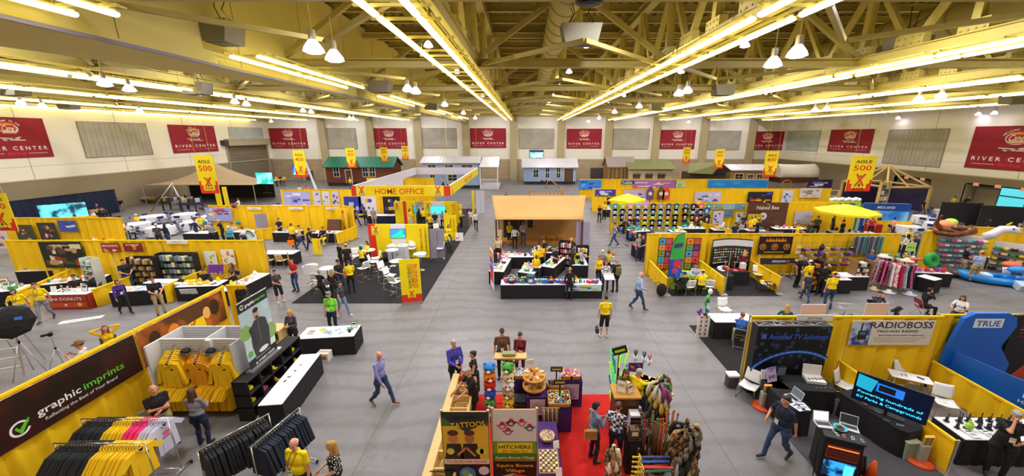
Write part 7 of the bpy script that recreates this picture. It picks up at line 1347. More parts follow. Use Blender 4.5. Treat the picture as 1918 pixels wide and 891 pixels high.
pp([('person in yellow polo and black trousers on the black carpet, seen from the side',660,549,0,-150,'hold','yel','blk','dark','short',D(4,w=1.05)),('person in black tee and jeans facing the yellow polo on the carpet',640,547,0,60,'hold','blk','jeans','dark','short',D(4,w=1.1,cap=('cap','#1c1b20'))),('person in yellow cap and black shirt behind the pair on the carpet',647,457,1.76,200,'stand','blk','blk','dark','short',D(0,cap=('cap','#e8c81a'),w=1.15)),('person with blond bun in black beside the yellow cap',634,455,1.62,150,'stand','blk','blk','blond','bun',D(1)),('person with long fair hair in black dress standing by the small round table',620,505,1.64,190,'hold','blk','blk','blond','long',D(7)),('blond person in black with yellow scarf seated on a high stool',597,512,1.42,170,'sit','blk','blk','blond','short',D(17,seat=.74)),('person in yellow shirt seated facing away at the green laptop',676,466,1.4,185,'sit','yel','blk','brown','bob',D(17,seat=.7)),('person in yellow shirt with folded hair seated beside the red wall edge',687,455,1.45,-40,'sit','yel','blk','brown','longcurly',D(17,seat=.72)),('seated person in yellow sweatshirt and jeans with clasped hands',840,424,1.42,20,'sitlap','yel','jeans','brown','longcurly',D(19,seat=.7)),('seated person in yellow sweatshirt nearer the grey partition',834,437,1.3,60,'sitlap','yel','blk','blond','bob',D(19,seat=.7)),('person in yellow sweatshirt at the counter, nearest the small tent badge wall',767,391,1.66,60,'reach','yel','white','dark','long',D(3)),('person with long black hair in black coat at the white counter',784,390,1.68,170,'stand','blk','blk','black','long',D(3)),('person in yellow shirt just beyond the black coat',792,391,1.66,190,'hold','yel','blk','black','short'),('person in yellow shirt seated before the cyan screen wall',803,397,1.5,60,'sit','yel','blk','brown','bun',D(1)),('person in black vest and grey trousers, back turned, before the cyan screen',814,397,1.7,180,'stand','blk','grey','grey','short'),('person with dark hair between the vest and the standee',828,396,1.6,20,'hold','grey','blk','dark','long',D(1)),('person in yellow bending over by the CAMPGROUND standee',837,395,1.6,-80,'reach2','yel','blk','black','bun',D(3)),('person in yellow shirt at the KITS standee',862,392,1.6,80,'hold','yel','blk','blond','short'),('person in white shirt and navy trousers walking up the bare aisle',892,433,0,5,'walk','white','navy','red','short',D(2)),('person in white blouse close behind the KITS standee',883,425,0,190,'stand','white','khaki','brown','long',D(1)),('person in grey top with an orange tote past the MAILROOM panel',702,425,0,180,'stand','grey','khaki','grey','short',D(0,w=1.15)),('person in dark floral dress with orange tote by the grey top',686,422,0,170,'stand','camo','blk','brown','bob',D(1,w=1.2)),('person in black walking beside the MAILROOM panel',668,424,0,100,'walk','blk','blk')])
t=th_('hanging_sign','huge rectangular hanging ring reading HOME OFFICE with white inner faces','sign',(0,0,0));x0,x1,y0,y1,z0,z1=-13.6,-5.95,29.0,46.5,3.2,4.0
for nm,a,b in(('front_face',(x0,y0),(x1,y0+.15)),('rear_face',(x0,y1-.15),(x1,y1)),('side_face',(x0,y0),(x0+.15,y1)),('side_face',(x1-.15,y0),(x1,y1))):m=MB();m.b2((*a,z0),(*b,z1),'#ded8f0');m.mk(nm,t)
m=MB().fr((x0-.01,y0-.02,z0));w=x1-x0;m.rect(0,0,w,.8,'koay',.005);m.rect(0,0,w*.05,.8,'koar',.007);m.rect(w*.94,0,w,.8,'koar',.007);koa(m,w*.105,.42,.66,True,.008);koa(m,w*.88,.42,.66,True,.008);m.text('HOME OFFICE',w*.49,.16,.62,O,.01,width=w*.5);m.mk('front_graphics',t)
m=MB();m.T=MB().fr((x1+.02,y0,z0),(0,1,0),(0,0,1)).T;m.rect(0,0,17.5,.8,'koay',.005);koa(m,.8,.42,.66,True,.008);m.text('HERE TO HELP',9.5,.16,.6,O,.01,width=5);m.mk('side_graphics',t)
m=MB()
for x in(x0+.1,x1-.1):
 for y in(y0+.1,y1-.1):m.cyl((x,y,z1),(x,y,10.9),.012,'steel',n=5)
m.mk('suspension_cable',t)
for px0,py0,px1,py1,s,lab in((355,291,403,362,'500','hanging AISLE 500 sign over the banquet tables'),(546,282,570,331,'400','hanging AISLE 400 sign past the brown tent'),(648,277,662,314,'300','narrow hanging yellow aisle sign in front of the green-roofed cabin door'),(713,276,723,303,'200','narrow hanging yellow aisle sign at the cabin gable end'),(754,273,761,299,'100','smallest hanging yellow aisle sign beside a maroon banner'),(1283,276,1292,305,'200','small hanging yellow aisle sign below the maroon banner past the log cabin'),(1342,279,1358,315,'300','hanging yellow aisle sign before the peaked green tent'),(1437,283,1459,331,'400','hanging AISLE 400 sign beside the covered wagon'),(1600,292,1642,358,'500','hanging AISLE 500 sign in front of the timber pavilion'),(-55,362,22,432,'600','hanging yellow and red sign cut off by the picture edge')):
 X={'500':18.5,'400':29.5,'300':38,'200':47,'100':55,'600':12.6}[s];Y=X;c=PY((px0+px1)/2,py0,Y);a=PY(px0,py0,Y);b=PY(px1,py1,Y);w=max(.9,(b.x-a.x)*.8);h=a.z-b.z
 t=th_('aisle_sign',lab,'sign',(c.x-w/2,Y,b.z));m=MB().fr();m.b2((0,0,-.03),(w,h,0),'koay');m.rect(0,0,w,h*.22,'koar',.003);m.rect(w*.2,h*.08,w*.8,h*.30,'koay',.004);m.rect(0,h*.22,w*.1,h*.33,'koar',.003);m.rect(w*.9,h*.22,w,h*.33,'koar',.003);m.text('AISLE',w/2,h*.8,h*.12,'#2a2a1a',.006,width=w*.66);m.text(s,w/2,h*.6,h*.2,O,.006,width=w*.72);koa(m,w/2,h*.28,w*.62,False,.007);m.mk('sign_panel',t)
 m=MB();m.cyl((w*.1,.02,h),(w*.1,.02,10.55-b.z),.008,'steel',n=4);m.cyl((w*.9,.02,h),(w*.9,.02,10.55-b.z),.008,'steel',n=4);m.mk('hanging_wire',t)
#canvas tent and the merchandise island
mat('canvas','#c79c5c',.8,var=.06,scale=1);mat('canvas2','#b08a52',.85,var=.1,scale=2)
t=th_('canvas_tent','tan canvas safari tent with a broad sloping fly over the merchandise island','tent',(0,0,0))
a,b=PY(921,366,28.2),PY(1097,366,28.2);c,d=PY(1091,411,23.8),PY(929,411,23.8)
m=MB();m.grid(lambda u,v:tuple((c*(u)+d*(1-u))*(1-v)+(b*u+a*(1-u))*v-Vc((0,0,.10*sin(v*PI)*(1-abs(cos(u*3*PI)))))),18,6,'canvas');m.mk('roof_fly',t,solid=.03)
e,f=Vc((b.x,32.5,2.4)),Vc((a.x,32.5,2.4));m=MB();m.add([a,b,e,f],[(0,1,2,3)],'canvas');m.mk('rear_fly',t,solid=.03)
m=MB();m.b2((a.x+.5,27.6,.25),(b.x-.4,27.68,3.2),'canvas2');m.b2((a.x+.5,27.6,.25),(a.x+.56,32,2.6),'canvas2');m.b2((b.x-.46,27.6,.25),(b.x-.4,32,2.6),'canvas2');m.mk('tent_walls',t)
for k,(x,w)in enumerate(((-.55,.38),(.1,.38))):m=MB();m.b2((x,27.56,1.0),(x+w,27.6,2.1),'#241d18');m.b2((x-.03,27.55,.97),(x+w+.03,27.57,1.0),'canvas');m.mk('window',t)
m=MB();m.b2((a.x+.9,27.55,.26),(a.x+2.0,27.6,2.2),'#2a221a');m.mk('doorway',t)
for q,z in((d,0),(c,0),((c+d)/2,0)):m=MB();m.cyl((q.x,q.y,0),(q.x,q.y,q.z),.06,'wooddark');m.mk('post',t)
m=MB();m.b2((a.x+.3,26.4,0),(b.x-.2,32.2,.25),'wood');m.mk('deck',t)
for k in range(3):m=MB();m.rbox((1.1+k*.75,26.8,.55),(.55,.6,.1),'wood',.02);m.b2((.87+k*.75,26.6,.25),(.92+k*.75,26.65,.5),'wood');m.b2((1.3+k*.75,26.6,.25),(1.35+k*.75,26.65,.5),'wood');tag(m.mk('side_table'),('low wooden table on the tent deck beneath the dark windows','low wooden table in the middle of the tent deck','low wooden table at the far end of the tent deck')[k],'table')
pn_((3.75,24.0),.95,2.3,8,'lilac-grey tall partition at the corner of the canvas tent','#a39bb8')
t=th_('rocking_chair','cream cushioned chair under the tent fly by the doorway','chair',(-2.0,25.6,0));m=MB();m.rbox((0,0,.45),(.6,.6,.14),'#cdbb94',.06);m.mk('seat',t);m=MB();m.rbox((0,.3,.85),(.55,.14,.8),'#cdbb94',.06,rx=-.2);m.mk('backrest',t)
for s in(-1,1):m=MB();m.tube([(s*.3,-.4,.1),(s*.3,0,.02),(s*.3,.45,.12)],.02,'wooddark');m.b2((s*.3-.02,-.2,.02),(s*.3+.02,-.16,.6),'wooddark');m.mk('rocker',t)
T=[((1.22,17.28),4.95,.72,.6,'long black-skirted front table of the merchandise island'),((-1.45,19.9),.8,2.3,-8,'black table along the aisle behind the orange and purple poster'),((-.55,21.6),2.3,.75,0,'black table with teal bags under the tent fly edge'),((.25,19.3),.9,1.6,-20,'black table with a wooden tray behind the yellow tees'),((1.55,20.4),.8,2.0,-25,'black slanting table in the middle of the merchandise island'),((3.0,20.4),.9,1.3,0,'black table beside the patterned shopper'),((2.1,22.4),1.8,.7,0,'black table with bright bags in front of the bald helper'),((1.0,22.6),1.3,.7,0,'black table of folded yellow shirts under the tent fly')]
for c_,w,d_,rz,lab in T:ta_(c_,w,d_,rz,lab,plain=True)
MC=['#e03028','#ffd800','#2b62c8','#f5f3f5','#27a7b5','#e86aa6','#c9ae7a','#1c1b20','#8a4bbd','#2aa05a']
sp_((1.22,17.28),4.7,.5,.6,.765,cyc(['basket','bag','box','plush','fold','cup','basket'],MC,30,11),'on the long front merchandise table',11,.95)
for k,(c_,w,d_,rz,lab)in enumerate(T[1:]):sp_(c_,w*.85,d_*.85,rz,.765,cyc(['fold','bag','box','cup','hat','frame','plush'],MC,12,20+k),'on the '+lab,20+k,.8)
po_((1.9,16.88,.42),(1,.01,0),(0,0,1),1.75,.33,art(['#3a8ac0','#e8dcc0','#2a5a8a','#d8a0b0','#e8c23a','#8ad0c0','#3a3a6a'],7,26),'patchwork picture quilt draped over the front edge of the long table','quilt','quilt',.015,'#b8d8d0')
m=MB();m.cyl((0,0,0),(0,0,.32),.2,'#1a6a78',n=24);m.cyl((0,0,.32),(0,0,.36),.21,'#0f4a54',n=24);m.box((0,-.2,.15),(.2,.01,.16),'#e8e4ea');tag(m.mk('cooler_bucket',loc=(.2,17.2,.765)),'round teal bucket with white label on the long front table','bucket')
m=MB().fr((-1.9,18.75,.05),(.25,-.9,0),(0,0,1));m.b2((0,0,0),(.95,2.05,.03),'#e8e4ea');m.rect(.03,.35,.92,1.0,'#d8383a',.034);m.rect(.03,1.0,.92,1.6,'#4a3ab0',.034);m.rect(.03,1.6,.92,2.0,'#f07a28',.034);m.disc(.48,1.8,.15,'#f8c23a',.036);m.text('RAFFLE',.48,1.2,.22,'#f5f3f5',.036,width=.8);m.T=m.T;o=m.mk('poster_stand');tag(o,'orange, purple and red poster standing at the aisle corner of the island','poster stand')
gs_((-1.55,20.4),1.0,1.4,'black open shelf of mugs behind the orange and purple poster',80,('#e03028','#e8e4ea','#3a3a44'),3,5)
gs_((2.35,21.6),.8,1.6,'black wire shelf of grey bottles near the slanting table',-20,('#9aa0aa','#e8e4ea','#e03028'),4,5);gs_((3.3,20.9),.7,1.5,'black rack of white and blue cups near the patterned shopper',0,('#e8e4ea','#3a5ac0','#e8c81a'),4,4)
for k,(x,y,lab)in enumerate(((-.1,22.0,'white and red round floor sign under the teal bag table'),(2.9,20.0,'yellow tote bag hung on a black frame by the patterned shopper'))):m=MB();m.rbox((0,0,.35),(.55,.06,.5),('#e8e4ea','#e8d81a')[k],.03);m.disc(0,0,.01,'#e03028');m.box((0,-.035,.38),(.3,.01,.22),('#d83a2a','#1c1b20')[k]);tag(m.mk('tote_display',loc=(x,y,.0 if k==0 else .765)),lab,'display')
pp([('person in bright yellow tee and navy trousers browsing, seen from behind, middle of the island',1005,477,1.66,180,'hold','yel','navy','red','bob',D(1)),('person in yellow tee with glasses just behind the browsing yellow tee',1005,465,1.66,150,'hold','yel','blk','brown','short'),('taller person in black and yellow with cap by the slanting table',1019,446,1.78,-150,'phone','blk','blk','dark','short',D(0,cap=('cap','#1c1b20'))),('person in yellow jersey and black trousers beside the slanting table',1014,459,1.68,200,'stand','yel2','blk','brown','short'),('person in black coat and black trousers standing in front of the long table, back turned',1066,561,0,180,'stand','blk','blk','blond','short',D(7)),('person in black and white patterned tunic holding a white box',1136,488,1.66,-15,'hold','zebra','blk','brown','longcurly',D(7)),('person in pale yellow cardigan by the patterned tunic',1123,478,1.68,20,'stand','yel2','blk','red','short',D(3)),('person in black suit with camouflage backpack at the island corner',1156,487,1.72,-160,'stand','blk','blk','blond','short',D(2,bag=('pack','#6a6a3a'))),('person with white hair in grey top at the back of the shopping group',1129,467,1.68,160,'stand','grey','blk','white','short',D(1)),('person with red hair in black and yellow in the shopping group',1141,467,1.68,170,'stand','yel','blk','red','bob',D(1)),('person with blond hair in dotted white top in the shopping group',1149,471,1.66,-170,'hold','zebra','navy','blond','bob',D(1)),('person in zebra-print top and black trousers leaning to the yellow tote',1090,465,1.66,120,'reach','zebra','blk','blond','short',D(1)),('person in long black dress bending over the middle goods',1072,470,1.5,150,'reach2','blk','blk','brown','longcurly',D(3,dress=True)),('bald helper in dark patterned top at the far table',1070,449,1.62,0,'cheek','blk','blk','white','bald',D(16)),('person in black behind the mugs on the aisle side',1040,466,1.6,40,'hold','blk','blk','brown','short'),('person in yellow tee and dark shorts with pointed hood under the tent fly',954,413,1.85,30,'hold','yel','blk','blond','short',D(64)),('person in white blouse and black skirt beside the yellow tee under the fly',964,425,1.6,180,'hip','white','blk','black','bob',D(3,w=1.1)),('person in pale blue tee and jeans with orange tote under the fly',980,414,1.78,10,'hold','lblue','jeans','dark','short',D(32,cap=('cap','#5a5a62'))),('seated person with a yellow flag at the tent corner',932,450,1.5,20,'stand','tan','blk'),('person in blue-grey shirt with black backpack walking beyond the island',1150,461,0,-90,'walk','lblue','jeans','dark','short',dict(bag=('pack','#1c1b20'))),('person in slate tee and jeans at the red tablecloth corner',1194,488,0,20,'stand','grey','jeans','grey','short',D(0,w=1.15)),('person in black tee talking across the red tablecloth',1206,441,1.7,-60,'hold','blk','blk'),('person in yellow and black, closest of the trio in the far aisle',1122,417,0,10,'hold','blk','blk','blond','bob',D(1)),('person in yellow top and black trousers in the far aisle trio',1131,412,0,180,'stand','yel','blk','brown','short'),('person in black tee with folded arms in the far aisle trio',1139,396,0,-40,'cross','blk','navy','brown','short'),('person in yellow jacket wheeling away at the snow-mountain banner',1110,393,0,120,'walk','yel','grey','dark','short',D(2))])
q=P(1140,520,.95);m=MB();m.box((0,0,0),(.5,.35,.05),'#ece8ea',rx=.35);m.box((0,.18,.08),(.5,.03,.15),'#ece8ea');tag(m.mk('open_box',loc=(q.x,q.y-.1,1.0)),'open white box held by the patterned tunic','box')
#right side rows
drape((6.8,20.35),(21.1,20.35),2.42,'long yellow drape behind the colour-tile booth and the sun hats',41)
for k,(x,y0,y1,lab)in enumerate(((7.0,20.2,17.4,'low yellow divider on the aisle side of the lime-clothed table'),(9.86,20.2,17.4,'low yellow divider between the lime table and the black curved display'),(12.75,20.2,17.5,'low yellow divider between the black curved display and the flame banner'))):drape((x,y0),(x,y1),.91,lab,42+k)
m=MB();m.rbox((9.9,18.8,.006),(5.7,3.1,.012),'carpet',.02);tag(m.mk('carpet'),'black carpet under the colour-tile booth and the curved display','carpet')
TC=['#f08a3a','#5a2a8a','#3aa8e0','#e04a2a','#6aa03a','#e0384a']
for k,x in enumerate((7.45,8.35,9.0)):
 w=(.78,.5,.82)[k];n=(2,1,2)[k]
 def tiles(m,w,h,n=n,k=k):
  for j in range(5):
   for i in range(n):c=TC[(j*2+i*3+k*2)%6];x0=.03+i*(w-.03)/n;y0=.03+j*(h-.03)/5;m.rect(x0,y0,x0+(w-.03)/n-.03,y0+(h-.03)/5-.03,c,.004);m.disc(x0+(w/n)/2-.03,y0+h/10-.03,.07,TC[(j+i+k+3)%6],.006);m.disc(x0+(w/n)/2-.02,y0+h/10-.02,.035,'#2a2a30',.008)
 po_((x,20.2,.35),(1,0,0),(0,0,1),w,1.85,tiles,('black panel of ten colour tiles nearest the main aisle','narrow black panel of colour tiles behind the feather flag','black panel of ten colour tiles next to the curved display')[k],'tile_panel','poster',.02,'#15141a')
t=th_('feather_flag','green, red and blue curved feather flag on a pole at the aisle divider','flag',(7.25,18.0,0));m=MB();m.tube([(0,0,0),(0,0,1.8),(.08,0,2.5),(.3,0,2.95),(.62,0,3.1)],.015,'blackmetal',6);m.mk('pole',t)
m=MB().fr();m.poly([(.02,.75),(.62,.7),(.72,2.0),(.64,3.08),(.3,2.93),(.08,2.48),(.02,1.8)],'#3aa850',0);m.poly([(.02,.75),(.62,.7),(.68,1.7),(.02,1.65)],'#2a4ab8',.006);m.disc(.42,1.45,.2,'#d83a3a',.01);m.disc(.35,1.05,.18,'#c8406a',.01);m.poly([(.15,2.25),(.6,2.35),(.6,2.55),(.2,2.5)],'#3a3a6a',.01);m.mk('flag_cloth',t)
mat('lime','#a8c81a',.8,var=.08);ta_((8.45,18.5),1.85,.8,0,'lime green clothed table with four people around it',skirt='lime',top='lime')
sp_((8.6,18.5),1.4,.5,0,.765,cyc(['paper','paper','phone'],['#f5f3f5','#2b62c8','#8fbde0'],9,31),'on the lime green table',31)
m=MB()
for k in range(6):m.ell((.08*cos(k*1.1),.08*sin(k*1.1),.12+k*.1),.1,('#d8d0c8','#b8a8a0')[k%2],7)
tag(m.mk('plush_totem',loc=(7.85,18.55,.765)),'small stacked tower of grey-white toys on the lime table corner','toy')
chair(1288,551,185,'white chair under the dark-haired visitor at the lime table');chair(1325,550,165,'white chair under the yellow tee at the lime table');chair(1338,522,200,'white chair just beyond the low divider beside the curved display table');chair(1418,527,-10,'white chair standing before the flame-banner divider')
t=th_('curved_display','black curved product display with white header and rows of small gadgets','display',(10.3,19.75,0))
def curve(z0,z1,y):return lambda u,v:(u*2.2,y-.28*sin(u*PI)*-1,z0+v*(z1-z0))
m=MB();m.grid(curve(.1,2.2,.1),14,1,'black');m.mk('backdrop_skin',t,solid=.05)
m=MB();m.grid(curve(1.8,2.15,.03),14,1,'#e4e2ee');m.mk('header',t)
for j in range(6):
 m=MB()
 for i in range(14):u=.06+.88*(i+.5)/14;m.box((u*2.2,.02+.28*sin(u*PI),.85+j*.15),(.06,.05,.07),('#e8e4ea','#8a8a92','#e8c81a','#2aa05a','#c83a2a')[(i*3+j)%5 if j%2 else 0])
 m.mk('gadget_row',t)
ta_((11.0,19.0),1.7,.7,0,'black table with white trays in front of the curved display',top='blackcloth');sp_((11.0,19.0),1.4,.45,0,.765,cyc(['paper','box'],['#f5f3f5','#e8402a'if 0 else '#e03028'],6,33),'on the black table before the curved display',33);rt_((10.35,18.6),.8,1.2,.75,0,'black cloth side table left of the curved display')
m=MB();m.cyl((0,0,0),(0,0,2.2),.02,'alu');m.lathe([(.14,0),(.14,.02),(.001,.03)],'alu',n=12);tag(m.mk('pole_stand',loc=(10.02,17.5,0)),'thin aluminium upright pole at the booth corner by the curved display','pole')
t=th_('bench_table','low black bench with catalogues by the flame-banner divider','table',(12.3,17.9,0));m=MB();m.rbox((0,0,.42),(.8,.45,.04),'black',.03);m.mk('table_top',t);m=MB()
for sx in(-.35,.35):
 for sy in(-.18,.18):m.cyl((sx,sy,0),(sx,sy,.42),.015,'blackmetal',n=6)
m.mk('legs',t);sp_((12.3,17.9),.6,.3,0,.445,[('paper','#f5f3f5'),('paper','#c9ae7a'),('box','#ffd800')],'on the low black bench',3,.9)
def flame(m,w,h):
 m.rect(0,0,w,h,'#241512',.002)
 for k in range(7):m.poly([(w*(.2+.09*k),h*.7),(w*(.28+.09*k),h*.7),(w*(.25+.09*k),h*(.9+.05*(k%2)))],'#f07a1a',.004)
 m.text('FIRE & FORGE',w*.5,h*.72,h*.14,'#f8a02a',.006,width=w*.5)
 for x in(.15,.5,.85):m.disc(w*x,h*.42,h*.17,'#e8a83a',.006);m.disc(w*x,h*.42,h*.14,'#7a3a1a',.008);m.disc(w*x,h*.45,h*.07,'#d8783a',.01)
 m.rect(w*.2,h*.1,w*.8,h*.14,'#e8c23a',.006)
po_((13.05,20.2,1.25),(1,0,0),(0,0,1),1.9,1.05,flame,'black flame banner with three round pictures on the yellow drape','vinyl_banner','banner');po_((12.95,19.6,.85),(1,0,0),(0,.3,1),2.1,.35,art(['#f07a1a','#3a5ab0','#c84a1a'],12,6,[('KETTLE CORN',.35,.4,.35)],'#e8e4ea','#181416'),'black table runner with orange flames beneath the flame banner','table_runner','banner',.03)
gs_((14.55,17.6),.55,1.7,'tall black and orange floor display with a white side at the table end',10,('#e86a1a','#2a1a14','#c8a03a'),5,3,'#1a1416');ta_((15.6,17.9),1.5,.75,0,'black table with brown baskets behind the orange tote bag');ta_((17.0,18.3),1.2,.7,0,'black table between the two yellow-shirted shoppers',plain=True)
sp_((15.6,17.9),1.2,.5,0,.765,cyc(['basket','box','paper'],['#9a6a38','#f5f3f5','#1c1b20'],6,35),'on the black table behind the orange tote bag',35)
def gr_(p,w,h,rz,lab,kinds,cols,n,rows=4,dz=.0):
 """wire grid hung with articles, each its own thing"""
 t=th_('wire_rack',lab,'rack',(p[0],p[1],0),R(rz));m=MB()
 for k in range(int(w/.15)+1):m.tube([(-w/2+k*.15,0,.05),(-w/2+k*.15,0,h)],.005,'blackmetal',4)
 for k in range(int(h/.25)+1):m.tube([(-w/2,0,.05+k*.25),(w/2,0,.05+k*.25)],.005,'blackmetal',4)
 m.mk('wire_grid',t);m=MB()
 for s in(-1,1):m.box((s*w/2,0,.02),(.04,.5,.04),'blackmetal')
 m.mk('foot',t);r=random.Random(n);per=math.ceil(n/rows);ca,sa=cos(R(rz)),sin(R(rz))
 for k in range(n):x=-w/2+w*((k%per)+.5)/per;z=h-.35-(h-.75)*(k//per)/rows;y=-.14;it_(r.choice(kinds),(p[0]+x*ca-y*sa,p[1]+x*sa+y*ca,z),R(rz)+r.uniform(-.3,.3),r.choice(cols),'hung on the '+' '.join(lab.split()[:7]),r.uniform(.9,1.2))
HC=['#f5f3f5','#1c1b20','#c9ae7a','#9b9ba5','#8a4bbd','#9a6a38','#e86aa6','#22304f','#7a1f2c']
gr_((15.6,19.8),1.5,2.0,0,'wire grid of patterned caps beside the flame banner',['hat','bag'],HC,24,4);gr_((17.3,19.9),1.6,2.0,0,'wire grid of pink and white caps under the name card',['hat','box'],HC,24,4);gr_((20.3,19.6),1.8,1.7,-15,'low wire grid of greenery and gifts beyond the dresses',['plush','basket','hat'],['#2aa05a','#f5f3f5','#c9ae7a','#9a6a38'],20,4)
gs_((17.35,18.1),.75,1.55,'brown wooden stepped rack of white sunglasses and cups by the yellow cap',0,('#e8e4ea','#1c1b20','#c8c0b0'),5,4,'#8a6234',.45)
for k in range(12):
 c=['#7a7a86','#5a5a66','#a8a8b4','#2a6a7a','#8a8a96','#3a8a9a'][k%6];m=MB();m.prism([(-.12,0),(.12,0),(.15,-1.0),(-.15,-1.0)],.06,c)
 o=m.mk('hanging_scarf',None,f'{("grey", "dark grey", "pale grey", "deep teal", "mid grey", "blue-green")[k % 6]} long scarf hung from the drape top near the sun hats','scarf',f'scarves on the drape {c}');o.location=(18.35+k*.14,20.15,2.3);o.rotation_euler=(R(90),0,.6)
t=th_('dress_rail','round chrome rail of flowered dresses topped by straw hats','rack',(19.0,18.2,0));m=MB();m.tube([(.6*cos(2*PI*k/20),.6*sin(2*PI*k/20),1.55)for k in range(20)],.014,'chrome',6,True);m.mk('round_rail',t);m=MB()
for k in range(4):a=k*PI/2;m.tube([(.6*cos(a),.6*sin(a),1.55),(.15*cos(a),.15*sin(a),.9),(.5*cos(a),.5*sin(a),0)],.014,'chrome',6)
m.mk('legs',t)
DC=[('#e86aa6','pink'),('#22304f','navy'),('#f5f3f5','white'),('#e8788a','coral'),('#c0204a','crimson'),('#d8d0e0','lilac'),('#1c1b20','black')]
for k in range(26):
 a=2*PI*k/26;c,n=DC[k%7];m=MB();m.prism([(-.16,0),(.16,0),(.13,-.35),(.24,-1.15),(-.24,-1.15),(-.13,-.35)],.05,mat('dr'+c,c,.85,kind='blotch',col2=('#ffffff','#e8507a','#8ab8d0')[k%3],scale=16)if k%2 else c)
 o=m.mk('hanging_dress',None,f'{n} dress hanging on the round chrome rail','dress',f'{n} dresses on the round rail',bev=.01);o.location=(19+.6*cos(a),18.2+.6*sin(a),1.5);o.rotation_euler=(R(90),0,a+.4)
for k,(x,y,z,c,l)in enumerate(((18.75,18.6,1.62,'#e8dcd8','pale pink broad sun hat on top of the dress rail'),(19.25,17.95,1.62,'#e8dcb0','straw sun hat on top of the dress rail'),(18.5,17.7,.02,'#e8e4ea','white sun hat lying on the floor below the dresses'),(19.3,17.45,.02,'#c8d0e8','pale blue sun hat lying on the floor below the dresses'),(18.1,18.1,.02,'#e0c8a0','tan sun hat lying on the floor below the dresses'))):m=MB();m.lathe([(.3,0),(.31,.012),(.12,.04),(.1,.14),(.001,.16)],c,n=20);m.mk('sun_hat',None,l,'hat',loc=(x,y,z))
t=th_('wire_shelving','silver rolling wire shelving with parts on it just behind the TV booth drape','shelving',(11.7,12.3,0),R(-12))
for x in(-.6,.6):
 for y in(-.25,.25):m=MB();m.cyl((x,y,0),(x,y,1.9),.016,'chrome',n=6);m.mk('upright',t)
for z in(.3,.8,1.3,1.8):
 m=MB();m.tube([(-.6,-.25,z),(.6,-.25,z),(.6,.25,z),(-.6,.25,z)],.008,'chrome',4,True)
 for k in range(8):m.tube([(-.6+k*.17,-.25,z),(-.6+k*.17,.25,z)],.004,'chrome',4)
 m.mk('wire_shelf',t)
sp_((11.7,12.3),1.0,.4,-12,1.31,cyc(['box','radio','jar'],['#9b9ba5','#f5f3f5','#1c1b20'],7,36),'on the silver wire shelving',36,.9)
for x,y,w,d,rz,lab,tp in((21.6,22.3,1.8,.8,20,'green-skirted table served by the seated yellow tee','grass'),(21.4,18.9,2.0,.8,-8,'black-skirted table heaped with small pink gifts below the green ring',None),(20.6,17.9,.7,.7,20,'small black cloth table with a wooden foot at the aisle',None)):ta_((x,y),w,d,rz,lab,skirt=tp or 'blackcloth',plain=True)
sp_((21.4,18.9),1.7,.6,-8,.765,cyc(['plush','box','bag'],['#e86aa6','#f5f3f5','#e03028','#8a4bbd'],14,37),'on the black table below the green ring',37,.8)
m=MB();m.lathe([(.28+.15*cos(a*PI/6),.15*sin(a*PI/6))for a in range(13)],'#1fa048',n=28,closed=False);o=m.mk('swim_ring',None,'bright green inflatable ring with white letters standing on the black table','inflatable');o.location=(21.7,19.0,1.28);o.rotation_euler=(R(75),0,.15)
m=MB()
for k in range(30):m.tube([(random.uniform(-.25,.25),random.uniform(-.15,.15),.05),(random.uniform(-.28,.28),random.uniform(-.15,.15),.8+.1*sin(k)),(random.uniform(-.25,.25),0,1.35)],.012,('#8a6a5a','#b89a8a','#c8b0b0')[k%3],4)
m.rbox((0,0,1.4),(.7,.35,.08),'#c83a4a',.02);tag(m.mk('lanyard_rack',loc=(20.6,18.9,0)),'hanging rack of brown and pink strings with a red top beside the green ring','rack')
po_((21.2,20.0,1.5),(1,-.1,0),(0,0,1),.5,.5,lambda m,w,h:m.text('SALE',w/2,h*.35,.15,'#3a6a2a',.004,width=w*.7),'pale lime price poster above the green inflatable ring','poster','poster',.012,'#c8f07a')
drape((23.0,20.9),(25.3,21.6),2.42,'yellow drape return beside the wall of boxed toys',47);drape((26.2,22.2),(33.0,20.6),2.42,'yellow drape behind the white unicorn inflatable',48)
t=th_('slat_display','tall tiered wall of boxed swimming toys under the inflatable animals','display',(24.2,21.0,0),R(-12));m=MB();m.b2((0,.25,0),(2.3,.33,2.1),'#e0dce8');m.mk('back_panel',t)
TL=['#8fbde0','#f5f3f5','#27a7b5','#9b9ba5','#e86aa6']
for j in range(6):
 m=MB();m.b2((0,-.05,.28+j*.3),(2.3,.25,.3+j*.3),'#2a2a30');m.mk('shelf_board',t)
 for i in range(9):a=R(-12);x,y=.13+i*.25,.08;c=TL[(i*2+j)%5];it_('box',(24.2+x*cos(a)-y*sin(a),21+x*sin(a)+y*cos(a),.3+j*.3),a,c,'shelved in the tiered wall of swimming toys',.95)
t=th_('slat_display','second tiered wall of printed toy boxes nearer the picture edge','display',(26.75,20.5,0),R(-48));m=MB();m.b2((0,.25,0),(4.2,.33,1.9),'#e0dce8');m.mk('back_panel',t);TL2=['#1c1b20','#f0d9a0','#ffd800','#9b9ba5','#2aa05a']
for j in range(5):
 m=MB();m.b2((0,-.05,.28+j*.3),(4.2,.25,.3+j*.3),'#2a2a30');m.mk('shelf_board',t)
 for i in range(14):a=R(-48);x,y=.15+i*.3,.08;it_('box',(26.75+x*cos(a)-y*sin(a),20.5+x*sin(a)+y*cos(a),.3+j*.3),a,TL2[(i*3+j)%5],'shelved in the second tiered toy wall',1.0)
mat('vinylbrown','#5a2a14',.25,kind='blotch',col2='#8a4a24',scale=4);mat('vinylwhite','#e8e4ee',.25)
